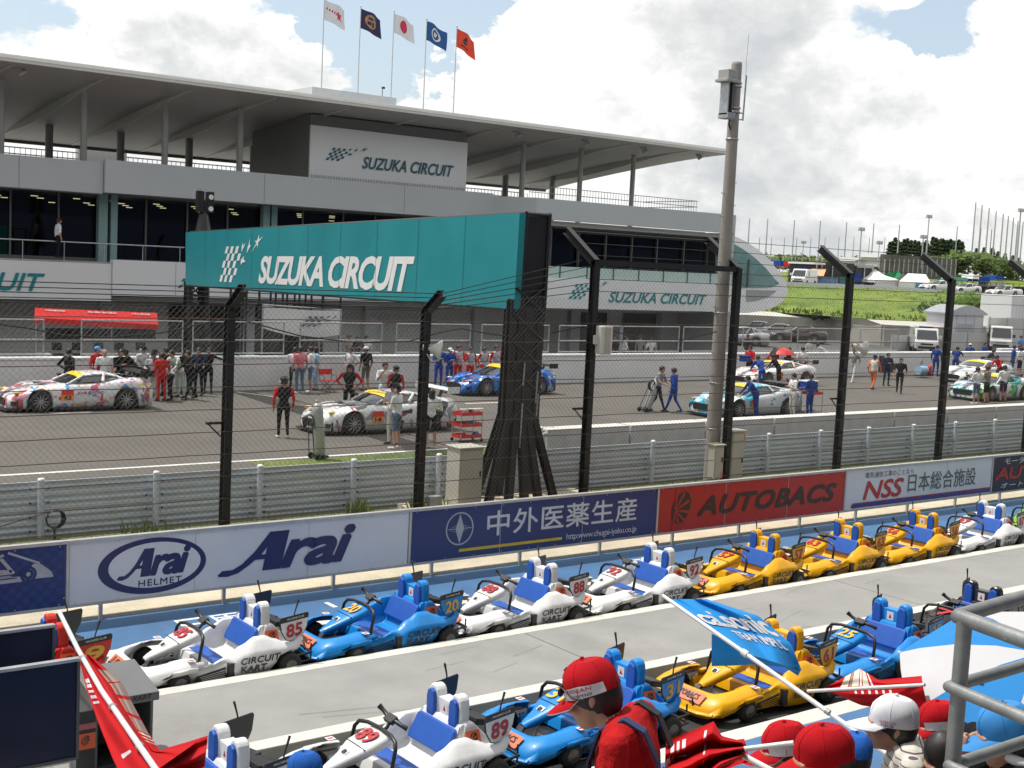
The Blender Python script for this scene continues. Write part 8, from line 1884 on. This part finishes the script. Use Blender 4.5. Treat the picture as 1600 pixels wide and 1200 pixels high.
cap_red = mat('cap_red', (.42, .008, .014), .9, 0, .12, 9, .12, 500, fine=.05, spec=.15); cap_white = mat('cap_white', (.66, .67, .70), .9, 0, .05, 9, .12, 500, fine=.04, spec=.15); cap_blue = mat('cap_blue', (.02, .11, .42), .9, 0, .12, 9, .12, 500, fine=.05, spec=.15); shirt_red = mat('shirt_red', (.42, .010, .012), .85, 0, .10, 9, 1.0, 11, spec=.15); shirt_black = mat('shirt_black', (.012, .012, .014), .9, 0, .2, 8, 1.0, 11, spec=.15)
def striped(name):
    m = bpy.data.materials.new(name); m.use_nodes = True; n = NT(m.node_tree); n.n.clear(); tc = n('ShaderNodeTexCoord').outputs['Object']; z = n('ShaderNodeSeparateXYZ', {0: tc}).outputs[2]
    nz = n('ShaderNodeTexNoise', {'Vector': tc, 'Scale': 7.}).outputs[0]; z = n.math('ADD', z, n.math('MULTIPLY', nz, .012)); fr = n.math('FRACT', n.math('MULTIPLY', z, 30.)); c = n.mix(n.math('GREATER_THAN', fr, .84), (.58, .57, .50), (.12, .07, .12))
    b = n('ShaderNodeBsdfPrincipled', {'Base Color': c, 'Roughness': .85}); n('ShaderNodeOutputMaterial', {0: b.outputs[0]}); return m
shirt_str = striped('shirt_striped')
def ribbon(mb, pts, w, nrm, m, th=.008):
    rg = []
    for i, p in enumerate(pts):
        p = V(p); t = (V(pts[min(i+1, len(pts)-1)])-V(pts[max(0, i-1)])).normalized(); n_ = V(nrm[i]).normalized(); sd = t.cross(n_).normalized()*w/2; rg.append([p-sd, p+sd, p+sd+n_*th, p-sd+n_*th])
    mb.loft(rg, m, smooth=False)
strapm = mat('strap_navy', (.018, .03, .10), .7); strapb = mat('strap_black', (.015, .015, .017), .7)
def boy_extra(o, L, EL, s):
    sp = lambda x, y, z: V((x, y, z))*s
    for sg, m in ((-1, strapb), (1, strapm)):
        mb = MB(); pts = [sp(sg*.09, -.125, 1.14), sp(sg*.10, -.125, 1.30), sp(sg*.105, -.085, 1.425), sp(sg*.105, -.0, 1.478), sp(sg*.10, .075, 1.445), sp(sg*.095, .128, 1.34), sp(sg*.10, .14, 1.2), sp(sg*.11, .13, 1.05)]
        ribbon(mb, pts, .042, [(0, -1, 0), (0, -1, .1), (0, -.6, .8), (0, 0, 1), (0, .6, .8), (0, 1, .3), (0, 1, 0), (0, 1, 0)], m); mb.build('strap', o)
    mb = MB(); mb.text('IMPUL', sp(.11, .140, 1.25), (-1, 0, 0), Z_, .2*s, .08*s, fwhite, .04, 0, .008, .9); mb.build('shirt_lettering', o)
    # sun glasses pushed up on the cap
    mb = MB()
    for sg in (-1, 1): mb.ell(EL(sg*.33, .045, 1.10), tuple(q*s for q in (.030, .010, .022)), black, 10, 6); mb.tube([EL(sg*.5, .062, 1.09), EL(sg*.85, .04, 1.06), EL(sg*1.0, .012, 1.05), EL(sg*1.5, -.006, 1.05)], .003, black, 6)
    mb.tube([EL(-.15, .05, 1.12), EL(.15, .05, 1.12)], .004, black, 6); mb.build('sunglasses', o)
dnm = CL['denim']; shoe = CL['shoe']
near_person('boy in a red cap with white side panels looking down, red shirt and backpack straps', (922, 1078), 4.45, 122, .42, (shirt_red, None, dnm, dnm, shoe), cap_red, fwhite, 1.58, brim_edge=fwhite,
            cap_text=[('NISSAN', .031, -1.85, -.85, numred, .018), ('nismo', .008, -1.80, -.95, dkplastic, .017)], extra=boy_extra, fwd=.075)
def nismo_extra(o, L, EL, s):
    mb = MB(); mb.text('nismo', L(.036, -.155, .001), (L(-.02, -.18, -.004)-L(.036, -.155, .001)), (L(.0, -.12, .008)-L(.0, -.17, .0)), .062*s, .017*s, fwhite, .04, .2, .006); mb.build('brim_lettering', o)
near_person('man in a big red cap with a white word on the brim, bottom right', (1284, 1182), 4.7, 150, .16, (shirt_red, None, dnm, dnm, shoe), cap_red, None, 1.72, extra=nismo_extra)
near_person('person in a red cap with white lettering behind the big red cap', (1224, 1168), 5.6, 152, .15, (shirt_red, None, dnm, dnm, shoe), cap_red, fwhite, 1.66, brim_edge=fwhite, cap_text=[('SUPER GT', .04, -1.6, -.6, fwhite, .016)])
near_person('child in a blue cap with white piping beside the big red cap', (1336, 1176), 5.7, 60, .1, (CL['navy'], None, dnm, dnm, shoe), cap_blue, None, 1.35, brim_edge=fwhite, cap_text=[('CALSONIC', .02, -1.9, -1.0, fwhite, .014)])
near_person('man in a white cap and a white shirt with thin dark stripes', (1393, 1126), 5.85, 130, -.02, (shirt_str, None, dnm, dnm, shoe), cap_white, None, 1.72, cap_text=[('SUPER GT', .02, -1.6, -.9, numred, .014), ('race', .005, -1.5, -1.0, dkplastic, .011)], fwd=.06, drop=.075)
near_person('person in a red cap and black shirt partly behind the handrail post', (1463, 1130), 6.5, 150, .15, (shirt_black, None, dnm, dnm, shoe), cap_red, fwhite, 1.66, cap_text=[('GT', .035, -1.2, -.8, fwhite, .02)], fwd=.16, drop=.08)
near_person('person in a blue cap cut off by the bottom edge near kart 89', (475, 1204), 7.2, 120, .2, (CL['navy'], None, dnm, dnm, shoe), cap_blue, None, 1.6)
# woman in a blue hat lifting something red to her mouth
def eat_hand():
    s = 1.66/1.72; out = []
    return out
def hat_extra(o, L, EL, s):
    mb = MB(); mb.lathe([(.001, .002), (.016, .006), (.018, .03), (.012, .05), (.001, .052)], L(-.02, -.165, -.075), redp, 12); mb.build('red_wrapper', o)
    mb = MB(); c_ = V((0, .0, 1.475))*s; mb.tube([c_+V((.085*math.cos(t), .075*math.sin(t), -.015*math.sin(t)))*s for t in (2*math.pi*k/16 for k in range(16))], .022*s, fwhite, 8, loop=True); mb.build('collar', o)
hs = 1.66/1.72
hb = V((-.045, -.20, 1.505))*hs
fg = [('c', V((-.20, -.02, 1.40))*hs, V((-.27, -.20, 1.24))*hs, .055*hs, .044*hs, 'uarm'), ('c', V((-.27, -.20, 1.24))*hs, V((-.10, -.235, 1.45))*hs, .042*hs, .028*hs, 'farm'), ('c', V((-.10, -.235, 1.45))*hs, hb, .030*hs, .028*hs, 'hand')]
for k, (dx, dz, ln) in enumerate(((.0, .038, .036), (.004, .018, .040), (.004, -.002, .038), (.0, -.021, .030))):
    a = hb+V((.012, -.012, dz))*hs; b1 = a+V((.022+dx, -.022, .004))*hs; c1 = b1+V((.020, .014, -.004))*hs; fg += [('c', a, b1, .0095*hs, .009*hs, 'hand'), ('c', b1, c1, .009*hs, .0075*hs, 'hand')]
a = hb+V((-.005, .012, .03))*hs; fg += [('c', a, a+V((.018, .026, .022))*hs, .010*hs, .009*hs, 'hand'), ('c', a+V((.018, .026, .022))*hs, a+V((.040, .03, .026))*hs, .009*hs, .0075*hs, 'hand')]
near_person('person in a blue hat and black shirt lifting something red to the mouth', (1568, 1142), 5.0, 138, .25, (shirt_black, None, dnm, dnm, shoe), mat('hat_sky', (.03, .22, .55), .8, 0, .06, 8), None, 1.66, long_hair=False, extra=hat_extra, fingers=fg)

near_person('person bending in a black shirt in front of the blue hat, back turned', (1478, 1180), 5.6, 150, .5, (shirt_black, CL['black'], dnm, dnm, shoe), None, None, 1.7, fwd=.2, drop=.12)
